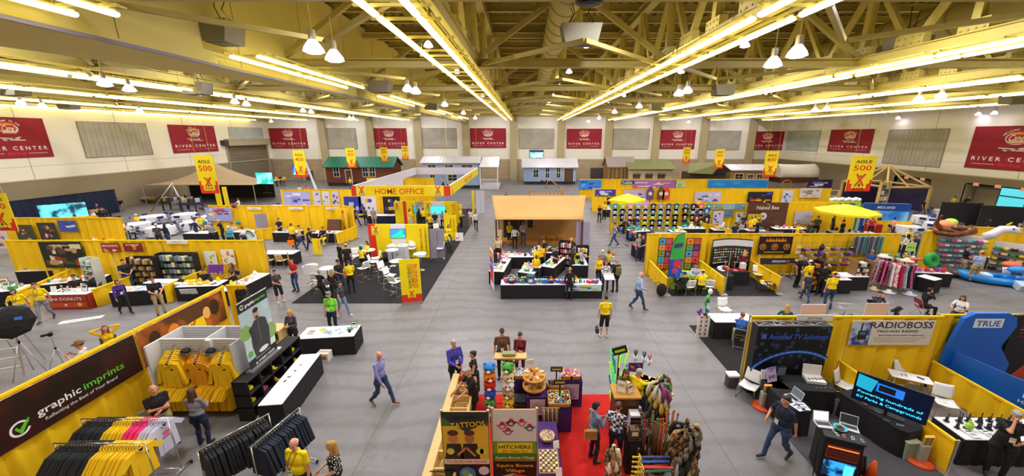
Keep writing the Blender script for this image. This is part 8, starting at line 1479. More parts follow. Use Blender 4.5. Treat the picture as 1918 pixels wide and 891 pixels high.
m=MB();m.tube([(-.9,0,1.0),(-1.0,.1,.5),(-.7,0,.15),(0,-.1,0),(.7,0,.2),(1.0,.1,.05)],[.06,.12,.17,.22,.3,.14],'vinylbrown',10);m.tube([(-1.2,0,.25),(-1.1,-.3,0),(-.4,-.4,-.05),(.3,-.3,.1)],.14,'vinylbrown',8);m.ell((.1,0,.28),(.4,.3,.2),'vinylbrown',10);tag(m.mk('inflatable_bull',loc=(24.9,21.0,2.3),rz=-.2),'brown glossy inflatable bull with curling horns on top of the boxed toys','inflatable')
m=MB();m.tube([(-.6,0,0),(-.3,0,.15),(0,0,.5),(.4,0,.55),(.7,0,.4)],[.2,.24,.22,.22,.12],'vinylwhite',10);m.tube([(.15,0,.75),(.3,0,.95)],[.07,.02],'#f0c020',6);m.ell((.35,-.2,.6),.05,'#1c1b20',6);tag(m.mk('inflatable_unicorn',loc=(27.0,20.6,2.1),rz=-.5),'white inflatable unicorn with yellow horn above the second toy wall','inflatable')
m=MB();m.ell((0,0,.3),(.5,.4,.3),'#e89060',12);m.ell((.3,0,.45),(.35,.3,.25),'#b8e04a',12);m.ell((-.3,0,.1),(.3,.3,.25),'#7a1f2c',10);tag(m.mk('inflatable_lounger',loc=(26.0,22.6,2.1)),'peach and lime rolled inflatable behind the bull','inflatable')
mat('vinylblue','#1a8ae0',.25);t=th_('inflatable_boat','big blue inflatable kayak lying on the floor of the toy booth','boat',(25.6,19.0,0),R(-25));m=MB();m.tube([(1.5*cos(a*PI/8),.5*sin(a*PI/8),.22+.12*abs(cos(a*PI/8))**4)for a in range(16)],.2,'vinylblue',8,True);m.mk('hull_tube',t);m=MB();m.rbox((0,0,.14),(2.3,.6,.1),'#2a5a9a',.2);m.mk('hull_floor',t);m=MB();m.rbox((.3,0,.4),(.5,.6,.25),'vinylblue',.1);m.rbox((-.5,0,.38),(.4,.55,.2),'#c8dcf0',.1);m.mk('seat',t)
t=th_('boxed_boat','blue and white printed boat carton leaning before the blue kayak','carton',(26.1,17.9,0),R(-20));m=MB();m.rbox((0,0,.2),(1.3,.5,.34),'#b8cfe8',.01,rx=.3);m.mk('box_body',t);m=MB();m.box((-.3,-.3,.26),(.45,.01,.22),'#1a6ab8',rx=.3);m.mk('printed_logo',t)
t=th_('toy_car','yellow-roofed orange inflatable toy car with eyes at the toy booth','toy car',(27.4,18.6,0),R(-15));m=MB();m.rbox((0,0,.32),(1.3,.75,.42),'#e8501c',.2);m.mk('body',t);m=MB()
for s in(-.3,.3):m.tube([(-.5,s,.5),(-.4,s,1.0),(.1,s,1.1),(.45,s,.55)],.07,'#f8c81a',8)
m.rbox((-.15,0,1.08),(.6,.75,.1),'#f8c81a',.05);m.mk('roof_frame',t)
for s in(-1,1):m=MB();m.ell((.4,s*.2-.0,.5),(.1,.12,.12),'#f5f3f5',8);m.ell((.2,-.38,.42),.06,'#1c1b20',6);m.mk('eye',t)
for px,py,c,l in((1907,505,'#2a8ae0','blue rolled inflatable on the black table at the picture edge'),(1895,495,'#f07040','orange rolled inflatable on the black table at the picture edge')):q=P(px,py,.9);m=MB();m.ell((0,0,0),(.5,.3,.18),c,12);m.tube([(-.45,0,0),(0,-.28,.03),(.45,0,0)],.08,c,6);tag(m.mk('rolled_inflatable',loc=q),l,'inflatable')
ta_((28.4,20.2),2.6,.8,-40,'long black table running under the second toy wall',plain=True);chair(1888,532,0,'white chair between the kayak and the toy car')
m=MB();m.ell((0,0,.25),(1.0,.5,.28),'#3a3a3a',14);m.lathe([(.5,.2),(.6,.3),(.5,.42)],'#8a4a2a',n=20);tag(m.mk('inflatable_tube',loc=(24.3,20.1,0)),'dark grey and rusty ring inflatable on the floor below the boxed toys','inflatable')
pp([('bald visitor in blue jacket at the far side of the lime table',1271,496,1.35,20,'sit','blue','blk','white','fringe',D(2)),('visitor with dark hair in grey plaid at the far side of the lime table',1305,494,1.35,-20,'sit','stripe','blk','dark','short',D(2)),('visitor with dark hair in black, back to the aisle, at the lime table',1283,510,1.35,182,'sit','blk','blk','dark','short',D(18)),('person in bright yellow tee and cap, back to the aisle, at the lime table',1317,507,1.35,170,'sit','yel','blk','dark','short',D(16,cap=('cap','#e8d01a'),w=1.1)),('person with curly hair in black and yellow before the curved display',1371,473,1.6,160,'stand','blk','blk','brown','longcurly',D(1)),('tall person with fair hair, maroon top and white skirt by the curved display',1387,524,0,150,'phone','maroon','white','blond','long',D(5,legs='skirt',h=1.72,shoe='#e8e4e4')),('person in black and orange shirt serving behind the black table',1501,480,1.7,30,'stand','blk','blk','grey','short',D(36)),('large person in yellow tee and white cap, back turned, at the black table',1520,486,1.84,190,'hold','yel','khaki','dark','short',D(4,w=1.25,cap=('cap','#e8e4ea'),h=1.8)),('child in black vest carrying an orange tote with the yellow tee pair',1506,565,0,160,'walk','dgrey','jeans','brown','short',D(4,h=1.5)),('person in yellow tee, jeans and yellow cap by the stepped rack, seen from behind',1565,508,1.84,175,'reach','yel','jeans','brown','short',D(4,w=1.2,cap=('cap','#e8c81a'),h=1.8)),('person in black tee between the two yellow-shirted shoppers',1548,492,1.76,140,'hold','blk','blk','dark','short',D(0,w=1.1)),('person with long brown hair looking at the wire grids of caps',1544,474,1.62,180,'hold','brown','blk','brown','long',D(1)),('person in royal blue top and jeans by the dress rail',1622,521,0,130,'reach','blue','ljeans','blond','short',D(1)),('person in white top and black trousers at the green-skirted table',1690,484,0,190,'hold','white','blk','black','long',D(3)),('person in yellow tee with lanyard behind the green-skirted table',1705,432,1.6,0,'hold','yel','blk','brown','short',D(32,w=1.1)),('person in teal patterned dress beyond the dress rail',1675,460,1.6,40,'stand','teal','khaki','dark','bob',D(1)),('person in navy tee at the far corner of the green-skirted table',1722,444,1.6,-70,'reach','navy','blk'),('person in grey shirt behind the yellow drape end',1676,433,1.4,60,'sit','dgrey','blk'),('person in black tee and khaki trousers standing at the boxed toys',1797,515,0,60,'hold','blk','khaki','dark','short',D(4,w=1.1)),('large person in blue tee, khaki shorts and yellow cap beside the kayak',1821,528,0,170,'hold','lblue','khaki','brown','short',D(68,w=1.35,cap=('cap','#e8c81a')))])
drape((6.9,30.1),(27.5,30.6),2.42,'long yellow drape hung with tee shirts, jerseys and photo posters',51)
def tee(x,y,z,c,nm,s=1,wh='on the yellow drape'):
 k=('tee',c)
 if k not in _IT:m=MB().fr();m.prism([(-.1,.33),(.1,.33),(.3,.22),(.24,.08),(.18,.12),(.18,-.33),(-.18,-.33),(-.18,.12),(-.24,.08),(-.3,.22)],.03,K(c));m.disc(0,.08,.09,'#e8e4ea'if c!='#f5f3f5'else '#3a5ac0',.034);m.rect(-.1,-.12,.1,-.04,'#e8c81a',.034);_IT[k]=o=m.mk('tee_shirt')
 else:o=_IT[k].copy();COL.objects.link(o)
 o.location=(x,y,z);o.scale=(s,s,s);return tag(o,f'{nm} tee shirt pinned {wh}','shirt',f'{nm} tee shirts pinned {wh}')
TS=[('#27a7b5','teal'),('#22304f','navy'),('#1c1b20','black'),('#8fbde0','pale blue'),('#2a6a7a','deep teal'),('#b8e04a','lime'),('#9b9ba5','grey'),('#e86a4a','coral'),('#c8a0d0','lilac'),('#2b62c8','blue'),('#e8a8b8','pink'),('#5a5a66','slate')]
r=random.Random(9)
for i in range(13):
 for j in range(5):
  if i==0 and j>2:continue
  c,n=TS[(i*5+j*3+i*j)%12];tee(7.2+i*.62+(.0 if i<9 else .15),29.92,2.15-j*.44,c,n,.95)
for k,(px,py,c,n)in enumerate(((1284,396,'#1c1b20','black cropped'),(1283,408,'#15141a','black 12 jersey'),(1284,424,'#2a7a3a','green jersey'),(1305,410,'#7a1f2c','maroon jersey'),(1313,417,'#1a1a22','black team jersey'),(1324,396,'#2a5aa0','blue tie-dye'),(1324,412,'#0f0f14','black long jersey'))):q=PY(px,py,29.8);tee(q.x,29.85,q.z,c,n,1.05,'beside the dark round-logo poster')
wp_(1294,383,1316,398,29.9,['#d8d0e8'],61,'dark purple poster with a round white emblem among the jerseys','#2a1a3a',3)
for k,(a,b,c,d,pal,bg,lab)in enumerate(((1336,381,1352,392,['#6a8a5a','#c8d0c0','#5a4a3a'],'#8aa0a8','small landscape photo poster nearest the jerseys'),(1357,381,1375,392,['#e8a03a','#6a9ac8','#d8c8a0'],'#8ab8d8','small sunset photo poster above the lake photo'),(1377,381,1395,392,['#7a9a6a','#c8d8e0'],'#6a9ac0','small mountain photo poster beside the brown backdrop'),(1357,394,1373,406,['#3a4a5a','#8a9aa8'],'#5a7a98','dark lake photo poster under the sunset photo'),(1337,395,1353,420,['#4a4a8a','#c8c0e0','#2a2a4a'],'#c8c4e8','lilac poster of boats beside the low divider'),(1380,398,1402,418,['#3a3a4a','#d8d4dc','#8a8a9a'],'#e8e6ea','white poster with dark shapes behind the seated group'))):wp_(a,b,c,d,30.0,pal,62+k,lab,bg,7)
mat('beebrown','#5a3424',.7,var=.1);wp_(1402,379,1469,428,29.6,['#6a4434','#4a2a1c'],70,'brown Naked Bee backdrop with cream lettering and a pale daisy','#5a3424',6,[('Naked Bee',.74,.2,.55),('THE',.9,.06,.08)],'#e8dcc8','backdrop','backdrop')
q=PY(1430,405,29.5);m=MB().fr((q.x,29.55,q.z));m.disc(0,0,.3,'#d8cce0',.004);m.disc(0,0,.08,'#6a4a6a',.006);m.b2((-.3,-.02,-.04),(.3,.02,0),'#5a3424');tag(m.mk('round_sign'),'round pale daisy disc mounted on the brown backdrop','sign')
for k in range(4):gs_((18.2+k*.0,29.0),.9,1.7,'tiered shelf of yellow gift boxes before the brown backdrop',0,('#e8d01a','#f0e04a','#c8b01a'),4,4,'#c8b01a')if k==0 else None
for x,y,w,rz,lab in((13.0,28.7,2.0,0,'black-skirted table in front of the jerseys'),(11.5,27.6,1.2,0,'small black table with a cash box among the tee shirts'),(8.6,27.8,1.6,10,'white-clothed table by the round-logo easel'),(15.4,28.2,2.0,0,'black table surrounded by visitors before the photo posters'),(17.6,28.0,1.4,0,'table of yellow goods before the brown backdrop'),(20.6,28.6,2.4,0,'black table with grey tray beyond the brown backdrop'),(24.5,27.3,3.0,-8,'white table of trinkets under the yellow umbrella')):ta_((x,y),w,.75,rz,lab,plain=True);sp_((x,y),w*.8,.5,rz,.765,cyc(['box','bag','hat','cup'],MC,7,int(x*3)),'on the '+lab,int(x*3),.9)
pn_((17.9,26.5),1.7,1.0,-8,'grey two-fold low screen in front of the brown backdrop','#6f737c');chair(1336,432,30,'white chair nearest the photo posters in the second row');chair(1348,436,-40,'white chair against the low divider in the second row');drape((14.3,29.8),(15.6,27.2),.91,'low yellow divider beside the lilac boats poster',52,posts=False)
t=th_('easel_sign','square pale easel sign with a round blue emblem beside the tee shirts','sign',(8.05,22.6,0));m=MB().fr((0,0,.9),(1,0,0),(0,.1,1));m.b2((0,0,-.02),(1.0,1.0,0),'#c8d0ea');m.ring(.5,.5,.34,.42,'#f2f2f8',.004);m.text('RV',.5,.38,.3,'#3a4a8a',.006,width=.4);m.mk('board',t);m=MB();m.tube([(.1,.1,0),(.3,.03,1.5)],.015,'blackmetal',5);m.tube([(.9,.1,0),(.7,.03,1.5)],.015,'blackmetal',5);m.mk('easel_legs',t)
ta_((7.6,23.6),1.0,.9,10,'red-topped black table at the main aisle beside the slate tee',top=mat('redtop','#c82020',.7));gr_((7.6,26.2),.6,1.7,20,'spinner rack of colourful souvenirs at the main aisle',['box','plush','cup'],MC,16,4)
def umb(p,r,h,c,lab,cat='umbrella',square=False):
 t=th_('parasol',lab,cat,p);m=MB();m.cyl((0,0,0),(0,0,h+.4),.03,'woodlight');m.lathe([(.25,0),(.25,.06),(.001,.08)],'blackmetal');m.mk('pole',t);m=MB();m.lathe([(r,h-.15),(r,h),(r*.5,h+.28),(.02,h+.5)],c,n=4 if square else 8,smooth=False,closed=False);m.mk('canopy',t,solid=.015)
umb((24.0,27.6,0),2.0,2.3,'koay','wide bright yellow umbrella over the trinket table');umb((8.6,31.6,0),1.6,2.5,'koay','yellow pagoda-shaped canopy peeping above the tee shirts','canopy',True)
drape((28.2,30.2),(31.4,29.6),1.0,'low yellow divider before the blue landscape backdrop',53,posts=False)
t=th_('popup_backdrop','bright blue MIDLAND landscape backdrop with a person pictured in it','backdrop',(27.9,30.3,0),R(-8));mat('midl','#1a7ad8',.4,emit=.12,kind='blotch',col2='#8ac8f0',scale=.9);m=MB().fr();m.b2((0,0,-.3),(3.3,2.4,0),'#0f4aa8');m.rect(.45,.1,3.25,1.8,'midl',.004);m.text('MIDLAND',1.5,2.0,.26,'#e8f4ff',.006,width=1.3);m.text('MIDLAND',.22,1.2,.22,'#e8f4ff',.006,width=1.3,rot=PI/2);m.poly([(.5,.1),(1.7,.1),(1.3,1.0),(.8,1.5)],'#12305a',.006);m.disc(1.25,1.1,.14,'#3a2a24',.008);m.mk('printed_skin',t);m=MB();m.b2((0,.3,0),(3.3,.34,2.4),'alu');m.mk('frame',t)
t=th_('lantern_canopy','turquoise and lime booth canopy crowned with white paper lanterns','canopy',(25.3,30.6,0));m=MB();m.b2((0,0,.0),(.08,.08,2.2),'#1aa08a');m.b2((2.3,0,0),(2.4,.08,2.2),'#1aa08a');m.b2((0,-.02,2.05),(2.4,.3,2.45),'#9af04a');m.b2((.3,-.04,2.12),(1.9,-.02,2.38),'#2a5ac0');m.b2((1.0,.1,.3),(2.3,.14,2.0),mat('leafy','#0f5a4a',.8,kind='dots',col2='#7ad04a',scale=7));m.mk('frame',t)
for k in range(9):m=MB();m.ell((k*.28,.1,2.62+.06*(k%2)),.17,'#e8f4f2',10);m.mk('paper_lantern',t)
sd_((28.0,29.4,0),.5,1.9,5,'narrow purple and blue banner stand beside the landscape backdrop',[('LIVE','#8a2aa0')])
drape((6.9,39.0),(31.9,39.0),2.42,'yellow drape of the third row with the snow-mountain banner',54);drape((6.8,48.1),(31.0,48.1),2.42,'yellow drape of the fourth row behind the blue ocean backdrops',55)
for k,(a,b,c,d,Y,pal,bg,lab,tx,tc)in enumerate(((1115,355,1153,367,38.9,['#e8e8f4','#c8d0f0'],'#3a3aa0','blue and white snow-mountain banner on the third-row drape',[('Min-25%',.6,.3,.6)],'#d8e0ff'),(1168,356,1216,380,38.9,['#c8a0d0','#3a2a4a','#e8e0f0','#d83a4a','#4a4a9a'],'#c8b0dc','pink-lilac product backdrop with a large dark figure in the third row',None,None),(1084,337,1126,355,48.0,['#5ab8f8','#2a6ad0','#1a3a8a'],'#3a8af0','glowing blue backdrop with a person in blue at the fourth-row end',None,None),(1164,338,1187,345,48.0,['#e8f0ff'],'#2a6ab8','blue rectangular sign with white lettering in the fourth row',None,None),(1186,337,1265,352,48.0,['#e0d0e8','#d8c0dc','#e8e4ea'],'#b070b8','long lilac banner with a white ring emblem in the fourth row',None,None),(1265,339,1283,350,48.0,['#8ab86a','#d8e8d0'],'#c8d8c0','pale green map poster in the fourth row',None,None),(1327,337,1437,352,47.9,['#1a9af0','#2ab0f8'],'#1a8ae8','long bright sky-blue backdrop with a round green tree emblem',None,None),(1302,359,1349,378,38.9,['#4a3a9a','#3a8ac0','#e8e4f4'],'#cfc4e8','lilac booth backdrop behind the small yellow figure in the third row',None,None),(1402,359,1445,380,38.8,['#e8a01a','#3a4ac0','#4a4a52','#d83a1a'],'#1c1a1f','black backdrop with three lit engine pictures in the third row',None,None),(1467,356,1482,380,38.8,['#4a2a9a','#2aa0d0','#e8e4f0'],'#d8d4ec','narrow poster with blue header and purple dancer in the third row',None,None),(1500,352,1537,370,38.8,['#c8908a','#7a8a6a','#e8d0c8'],'#e8d8d4','pale pink photo banner with three pictures in the third row',None,None),(1514,336,1557,352,47.0,['#e8e4f4','#2a1a4a'],'#3a2468','dark purple framed sign with white script near the covered wagon',[('CUSTOM',.5,.3,.6)],'#e8e4f4'),(1490,395,1518,420,30.4,['#c8c0d0','#b8a8c0'],'#d4c8d4','tall pale mirror-like panel behind the yellow umbrella',None,None),(1463,385,1500,398,33.0,['#2a2a4a'],'#15151f','dark rectangular backdrop with a small blue light beyond the brown backdrop',None,None))):wp_(a,b,c,d,Y,pal,80+k,lab,bg,9,tx,tc or '#ffffff')
for k,(px,py,Y,c,n)in enumerate(((1217,362,38.9,'#6a4a7a','purple'),(1237,362,38.9,'#6a4a2a','brown'),(1247,362,38.9,'#d8502a','orange'))):q=PY(px,py,Y);m=MB().fr((q.x,Y-.1,q.z));m.prism([(-.35,-.6),(.35,-.6),(.38,.2),(.2,.6),(.12,.75),(-.12,.75),(-.2,.6),(-.38,.2)],.08,c);m.disc(0,0,.2,'#e8dcc8',.085);tag(m.mk('hanging_sack'),f'{n} bottle-shaped cloth board on the third-row drape','board')
for k in range(9):x=8.5+k*2.6;ta_((x,36.6),1.7,.75,0,f'{("first", "second", "third", "fourth", "fifth", "sixth", "seventh", "eighth", "ninth")[k]} skirted table of the third row counting from the main aisle',plain=True);sp_((x,36.6),1.4,.5,0,.765,cyc(['box','plush','bag','frame'],MC,4,50+k),f'on the {("first", "second", "third", "fourth", "fifth", "sixth", "seventh", "eighth", "ninth")[k]} third-row table',k,1.2)
#cabins, tents and the far end
mat('logbrown','#6a3420',.7,var=.15,scale=6);mat('sidingblue','#9aaed4',.7,var=.05);mat('metalroof','#d8d4dc',.4,.2,var=.05);mat('greenroof','#0f6a50',.5,var=.08);mat('oldwood','#9a8c88',.8,var=.2,scale=9);mat('logtan','#a8834c',.75,var=.25,scale=7);mat('tentgreen','#7a7a48',.8,var=.06);mat('tentgrey','#c8b89a',.8,var=.06)
def cabin(p,w,d,h,rise,lab,wall,roof,wins,door=None,over=.3,gable=0,name='cabin',ribs=16,trim='#e8e4e0',deckz=.5):
 """wins: (x centre, z, width, height) on the front; gable=1 adds a cross gable over the door"""
 t=th_(name,lab,'cabin',p);m=MB();m.b2((0,0,deckz),(w,d,h),wall)
 for s in(0,w):m.add([(s,0,h),(s,d,h),(s,d/2,h+rise)],[(0,1,2),(2,1,0)],wall)
 for k in range(int((h-deckz)/.22)):m.b2((-.012,-.012,deckz+k*.22),(w+.012,d+.012,deckz+k*.22+.02),wall)
 m.mk('wall_body',t);m=MB()
 for s in(-1,1):
  y0=-over if s<0 else d+over;zz=h-over*rise/(d/2);m.add([(-over,y0,zz),(w+over,y0,zz),(w+over,d/2,h+rise),(-over,d/2,h+rise),(-over,y0,zz+.1),(w+over,y0,zz+.1),(w+over,d/2,h+rise+.1),(-over,d/2,h+rise+.1)],[(0,1,2,3),(7,6,5,4),(0,4,5,1),(1,5,6,2),(0,3,7,4)],roof)
  for k in range(ribs+1):x=-over+(w+2*over)*k/ribs;m.bar((x,y0,zz+.12),(x,d/2,h+rise+.12),.05,.04,roof)
 m.mk('roof',t)
 for(x,z,ww,hh)in wins:m=MB();m.b2((x-ww/2-.08,-.05,z-.08),(x+ww/2+.08,-.015,z+hh+.08),trim);f=m.mk('window',t);m=MB();m.b2((x-ww/2,-.07,z),(x+ww/2,-.05,z+hh),'glass');m.b2((x-ww/2,-.08,z+hh*.48),(x+ww/2,-.06,z+hh*.52),trim);m.b2((x-.02,-.08,z),(x+.02,-.06,z+hh),trim);m.mk('pane',f)
 if door:m=MB();x,ww,hh=door;m.b2((x-ww/2-.1,-.05,deckz),(x+ww/2+.1,-.015,deckz+hh+.1),trim);m.b2((x-ww/2,-.07,deckz),(x+ww/2,-.05,deckz+hh),'#5a4030');m.b2((x+ww/2-.15,-.1,deckz+1),(x+ww/2-.08,-.07,deckz+1.06),'chrome');m.mk('door',t)
 m=MB();m.b2((.1,.1,0),(w-.1,d-.1,deckz),'#2a2628')
 for k in range(3):m.cyl((w*.35+k*.8,-.02,.35),(w*.35+k*.8,.2,.35),.34,'#1a1a1c',n=14)
 m.mk('chassis',t)
 if gable:m=MB();m.add([(gable-1.1,-.5,h-.1),(gable+1.1,-.5,h-.1),(gable,-.5,h+.9),(gable-1.1,d/2,h-.1),(gable+1.1,d/2,h-.1),(gable,d/2,h+.9)],[(0,1,2),(0,2,5,3),(1,4,5,2)],roof);m.mk('porch_gable',t,solid=.06)
 return t
a=PY(612,335,60);cabin((a.x,60,0),10.6,4.2,3.1,1.3,'brown log park cabin with dark green metal roof and white windows','logbrown','greenroof',[(1.7,1.5,.8,1.4),(6.3,1.5,.8,1.4),(7.4,1.5,.8,1.4)],(3.6,.9,2.0),gable=4.6)
a=PY(793,335,57);cabin((a.x,57,0),8.4,4.0,3.9,.7,'long pale blue park house with upper row of small windows','sidingblue','metalroof',[(1.4,3.05,1.2,.5),(4.0,3.05,1.2,.5),(6.7,3.05,1.7,.5),(1.4,1.2,.7,.9),(4.4,1.2,1.4,.9)],None,name='park_house')
q=PY(898,335,56);t=th_('porch','white-roofed porch with railings joined to the end of the long blue house','porch',(q.x,56.5,0));m=MB();m.add([(0,-.6,3.3),(2.9,-.6,3.3),(2.9,2.2,4.6),(.3,2.2,4.6),(0,4.5,3.6),(2.9,4.5,3.6)],[(0,1,2,3),(3,2,5,4)],'metalroof');m.mk('roof',t,solid=.08);m=MB();m.b2((0,0,0),(2.8,4,.5),'#e0dce4');m.mk('deck',t)
for x in(.1,2.7):m=MB();m.b2((x-.08,-.4,0),(x+.08,-.24,3.4),'#e8e4ea');m.mk('post',t)
m=MB();m.b2((.1,-.35,1.4),(2.7,-.28,1.5),'#e8e4ea')
for k in range(12):m.b2((.2+k*.21,-.33,.5),(.24+k*.21,-.29,1.4),'#e8e4ea')
m.mk('railing',t)
a=PY(981,337,62);cabin((a.x,62,0),8.6,3.8,2.9,1.1,'pale blue tiny house with white ribbed roof and glass double doors','sidingblue','metalroof',[(2.0,1.2,.8,1.2),(3.9,1.1,.6,1.7),(5.7,1.1,.6,1.7)],(7.4,1.5,2.1),name='tiny_house',ribs=22)
a=PY(1130,336,62);t=cabin((a.x+.8,62,0),4.1,3.8,3.0,1.3,'rustic log cabin with weathered plank roof and upright tan logs','logtan','oldwood',[(1.2,1.3,.7,.8)],(2.6,.8,1.9),name='log_cabin',ribs=12)
for k in range(13):m=MB();m.cyl((.05+k*.33,-.08,.1),(.05+k*.33,-.08,3.0),.12,('logtan','#7a5a30')[k%2],n=8);m.mk('upright_log',t)
def tent(p,w,d,h,rise,lab,c,wins=()):
 t=th_('wall_tent',lab,'tent',p);m=MB();m.b2((0,0,0),(w,d,h),'tentgrey');m.mk('tent_walls',t);m=MB();m.add([(-.4,-.5,h-.1),(w+.4,-.5,h-.1),(w+.2,d/2,h+rise),(-.2,d/2,h+rise),(w+.4,d+.4,h-.1),(-.4,d+.4,h-.1)],[(0,1,2,3),(3,2,4,5)],c);m.mk('roof_fly',t,solid=.05)
 for x in wins:m=MB();m.b2((x-.6,-.03,.9),(x+.6,-.01,1.7),'#5a4a3a');m.cyl((x-.6,-.02,1.7),(x+.6,-.02,1.7),.2,'#5a4a3a',n=8);m.mk('window',t)
 return t
a=PY(1178,335,61);tent((a.x,61,0),7.0,4.5,2.7,1.1,'long olive-roofed wall tent with arched windows behind the log cabin','tentgreen',(1.2,3.2,5.2))
a=PY(1283,330,55);t=th_('peaked_tent','grey-green peaked tent with dark open gable over the fourth row','tent',(a.x,54,0));m=MB();m.add([(0,0,2.6),(3.2,-.5,2.5),(6.2,0,2.9),(4.6,0,4.0),(1.0,2.5,3.8),(5.2,3.5,3.9)],[(0,1,3,4),(3,2,5),(4,3,5)],'tentgreen');m.mk('roof_fly',t,solid=.05);m=MB();m.b2((.5,.6,0),(5.8,3.5,2.6),'#3a3428');m.mk('tent_walls',t);m=MB();m.add([(3.4,-.1,2.5),(6.0,-.1,2.8),(4.6,-.1,3.9)],[(0,1,2)],'#17151a');m.mk('gable_opening',t,solid=.03)
a=PY(1367,333,56);t=cabin((a.x,56,0),5.6,3.4,2.9,.6,'small timber cabin with flat pale metal roof and lit window','logtan','metalroof',[(1.3,1.5,1.1,.8),(3.0,1.3,.7,.9),(4.4,1.3,.8,.9)],None,name='timber_cabin')
a=PY(1452,340,56);t=th_('covered_wagon','large covered wagon with rounded white canvas top and spoked wheels','wagon',(a.x,55,0));mat('wagonwhite','#e8dfd4',.8,var=.04);n=14;m=MB()
m.grid(lambda u,v:(u*5.6,1.3-1.3*cos(v*PI)*(1+.03*cos(u*5*PI)),1.9+1.75*sin(v*PI)*(1+.06*(2*u-1)**2)),16,10,'wagonwhite')
for x in(0,5.6):m.add([(x,1.3,1.9)]+[(x,1.3-1.3*cos(k*PI/10),1.9+1.75*sin(k*PI/10)*1.06)for k in range(11)],[(0,k+1,k+2)for k in range(10)],'wagonwhite')
m.mk('canvas_bonnet',t,solid=.04);m=MB();m.b2((0,0,1.1),(5.6,2.6,1.9),'wooddark');m.mk('wagon_box',t)
for x in(1.0,4.6):
 m=MB();m.tube([(x+.75*cos(k*PI/12),-.15,.78+.75*sin(k*PI/12))for k in range(24)],.06,'wood',6,True)
 for k in range(10):m.bar((x,-.15,.78),(x+.72*cos(k*PI/5),-.15,.78+.72*sin(k*PI/5)),.05,.05,'wood')
 m.mk('wheel',t)
t=th_('shade_tent','brown peaked stretch tent beside the grey roll-up door','tent',PY(405,330,46)-Vc((0,0,0)));t.location.z=0;mat('tentbrown','#a89070',.8,var=.1)
m=MB();m.grid(lambda u,v:(-6.5+13*u,-3+6*v,2.3+2.4*max(0,1-math.hypot((u-.5)*2,(v-.5)*2))**1.6),20,12,'tentbrown');m.mk('canopy',t,solid=.03)
for x,y in((-6.4,-2.9),(6.4,-2.9),(-6.4,2.9),(6.4,2.9),(2.5,-2.9)):m=MB();m.cyl((x,y,0),(x,y,2.35),.05,'alu',n=6);m.mk('pole',t)
m=MB();m.b2((-6,2.6,0),(5,2.7,2.2),'#2a2422');m.mk('rear_curtain',t)
for k,(px,c,w)in enumerate(((407,'#5a4a9a',.9),(417,'#d8d0e8',.8))):q=PY(px,350,42.5);sd_((q.x,42.5,0),w,2.1,0,('purple banner stand under the brown tent edge','pale lilac banner stand under the brown tent edge')[k],[('LODGE',c)])
for k,(px,py,lab,c)in enumerate(((565,330,'blue lit banner wall beside the slim white mast','#2a3ac8'),(498,348,'teal and green wall screen above the black panels','#1ab0a0'))):q=PY(px,py,50-8*k);screen((q.x,q.y,q.z-.8),2.2-.3*k,1.3,0,lab,mat('bs'+c,c,.3,emit=.9,kind='blotch',col2='#8ad0f0',scale=2),1.0,0,'display_wall','screen')
t=th_('white_mast','tall slim white leaning mast near the AISLE 400 sign','mast',PY(592,336,49));t.location.z=0;m=MB();m.cyl((0,0,0),(-1.1,0,4.8),.2,'#d8d8ea',.12,n=8);m.mk('column',t);m=MB();m.lathe([(.5,0),(.45,.1),(.001,.12)],'#d8d8ea',n=12);m.mk('base',t)
for k in range(5):pn_((-24.5+k*1.6,34.2),1.5,1.2,0,f'{("first", "second", "third", "fourth", "fifth")[k]} black framed panel from the cartoon banner side, above the yellow drape','#241f2a',1)
drape((-25.2,38.2),(-13.9,38.2),2.42,'third yellow drape with the blue and white campground posters',61)
for k,(a,b,c,d,pal,bg,lab)in enumerate(((529,358,583,384,['#4a3ab8','#8a9ae8','#f0eef8'],'#b8b8ec','lilac and royal blue poster with white line icons'),(585,358,602,384,['#3ab8d0','#a84a8a','#e8e4f0'],'#d8d4e8','teal-headed poster of figures beside the icons poster'),(602,358,619,384,['#3ab8d0','#d84a5a','#e8e4c0'],'#e0dce8','teal-headed poster with a ring of dots'),(620,358,637,384,['#2a6ab8','#c83a3a','#3a2a6a'],'#c8c8e0','teal-headed poster with red and dark figures'))):wp_(a,b,c,d,38.1,pal,110+k,lab,bg,9)
po_((-18.6,44.5,1.2),(1,0,0),(0,0,1),4.0,1.6,art(['#f0b080','#4a3ab0','#c8c4f0'],7,12,None,None,'#e8e0f0'),'white and peach banner wall with purple ball below the log cabin','banner_wall','banner');drape((-19.0,44.7),(-11.0,44.7),2.9,'yellow drape below the brown log park cabin',62)
BO=[(660,375,'#2a3ab0','#c8d0f8','blue banner booth wall left of the HOME OFFICE ring'),(688,378,'#e8e4f8','#5a4ab0','white and purple bull-logo panel under the HOME OFFICE ring'),(733,377,'#1c1b20','#3a3a9a','black panel with a white bear shape under the HOME OFFICE ring')]
for k,(px,py,c,c2,lab)in enumerate(BO):q=PY(px,py,34.5);po_((q.x-.8,34.5,.3),(1,0,0),(0,0,1),1.6,2.0,art([c2,'#e8c81a',c2],120+k,8,None,None,c),lab,'booth_poster','poster')
ta_((-10.8-2.4,33.6),2.4,.8,0,'dark blue skirted table with a round teal disc under the ring',skirt='drapeblue');drape((-12.2,34.8),(-11.8,33.2),2.0,'narrow yellow drape wing beside the bear panel',63)
t=th_('playset','small brown timber playset with a green slide behind the canvas tent','playset',PY(1022,360,41));t.location.z=0;m=MB()
for x in(-1.8,1.8):
 for y in(-.9,.9):m.b2((x-.07,y-.07,0),(x+.07,y+.07,2.2),'wood')
m.b2((-1.9,-1,1.1),(1.9,1,1.2),'wood');m.b2((-1.9,-1,1.9),(1.9,-.93,2.0),'wood')
for k in range(9):m.b2((-1.7+k*.42,-1,1.2),(-1.62+k*.42,-.95,1.9),'wood')
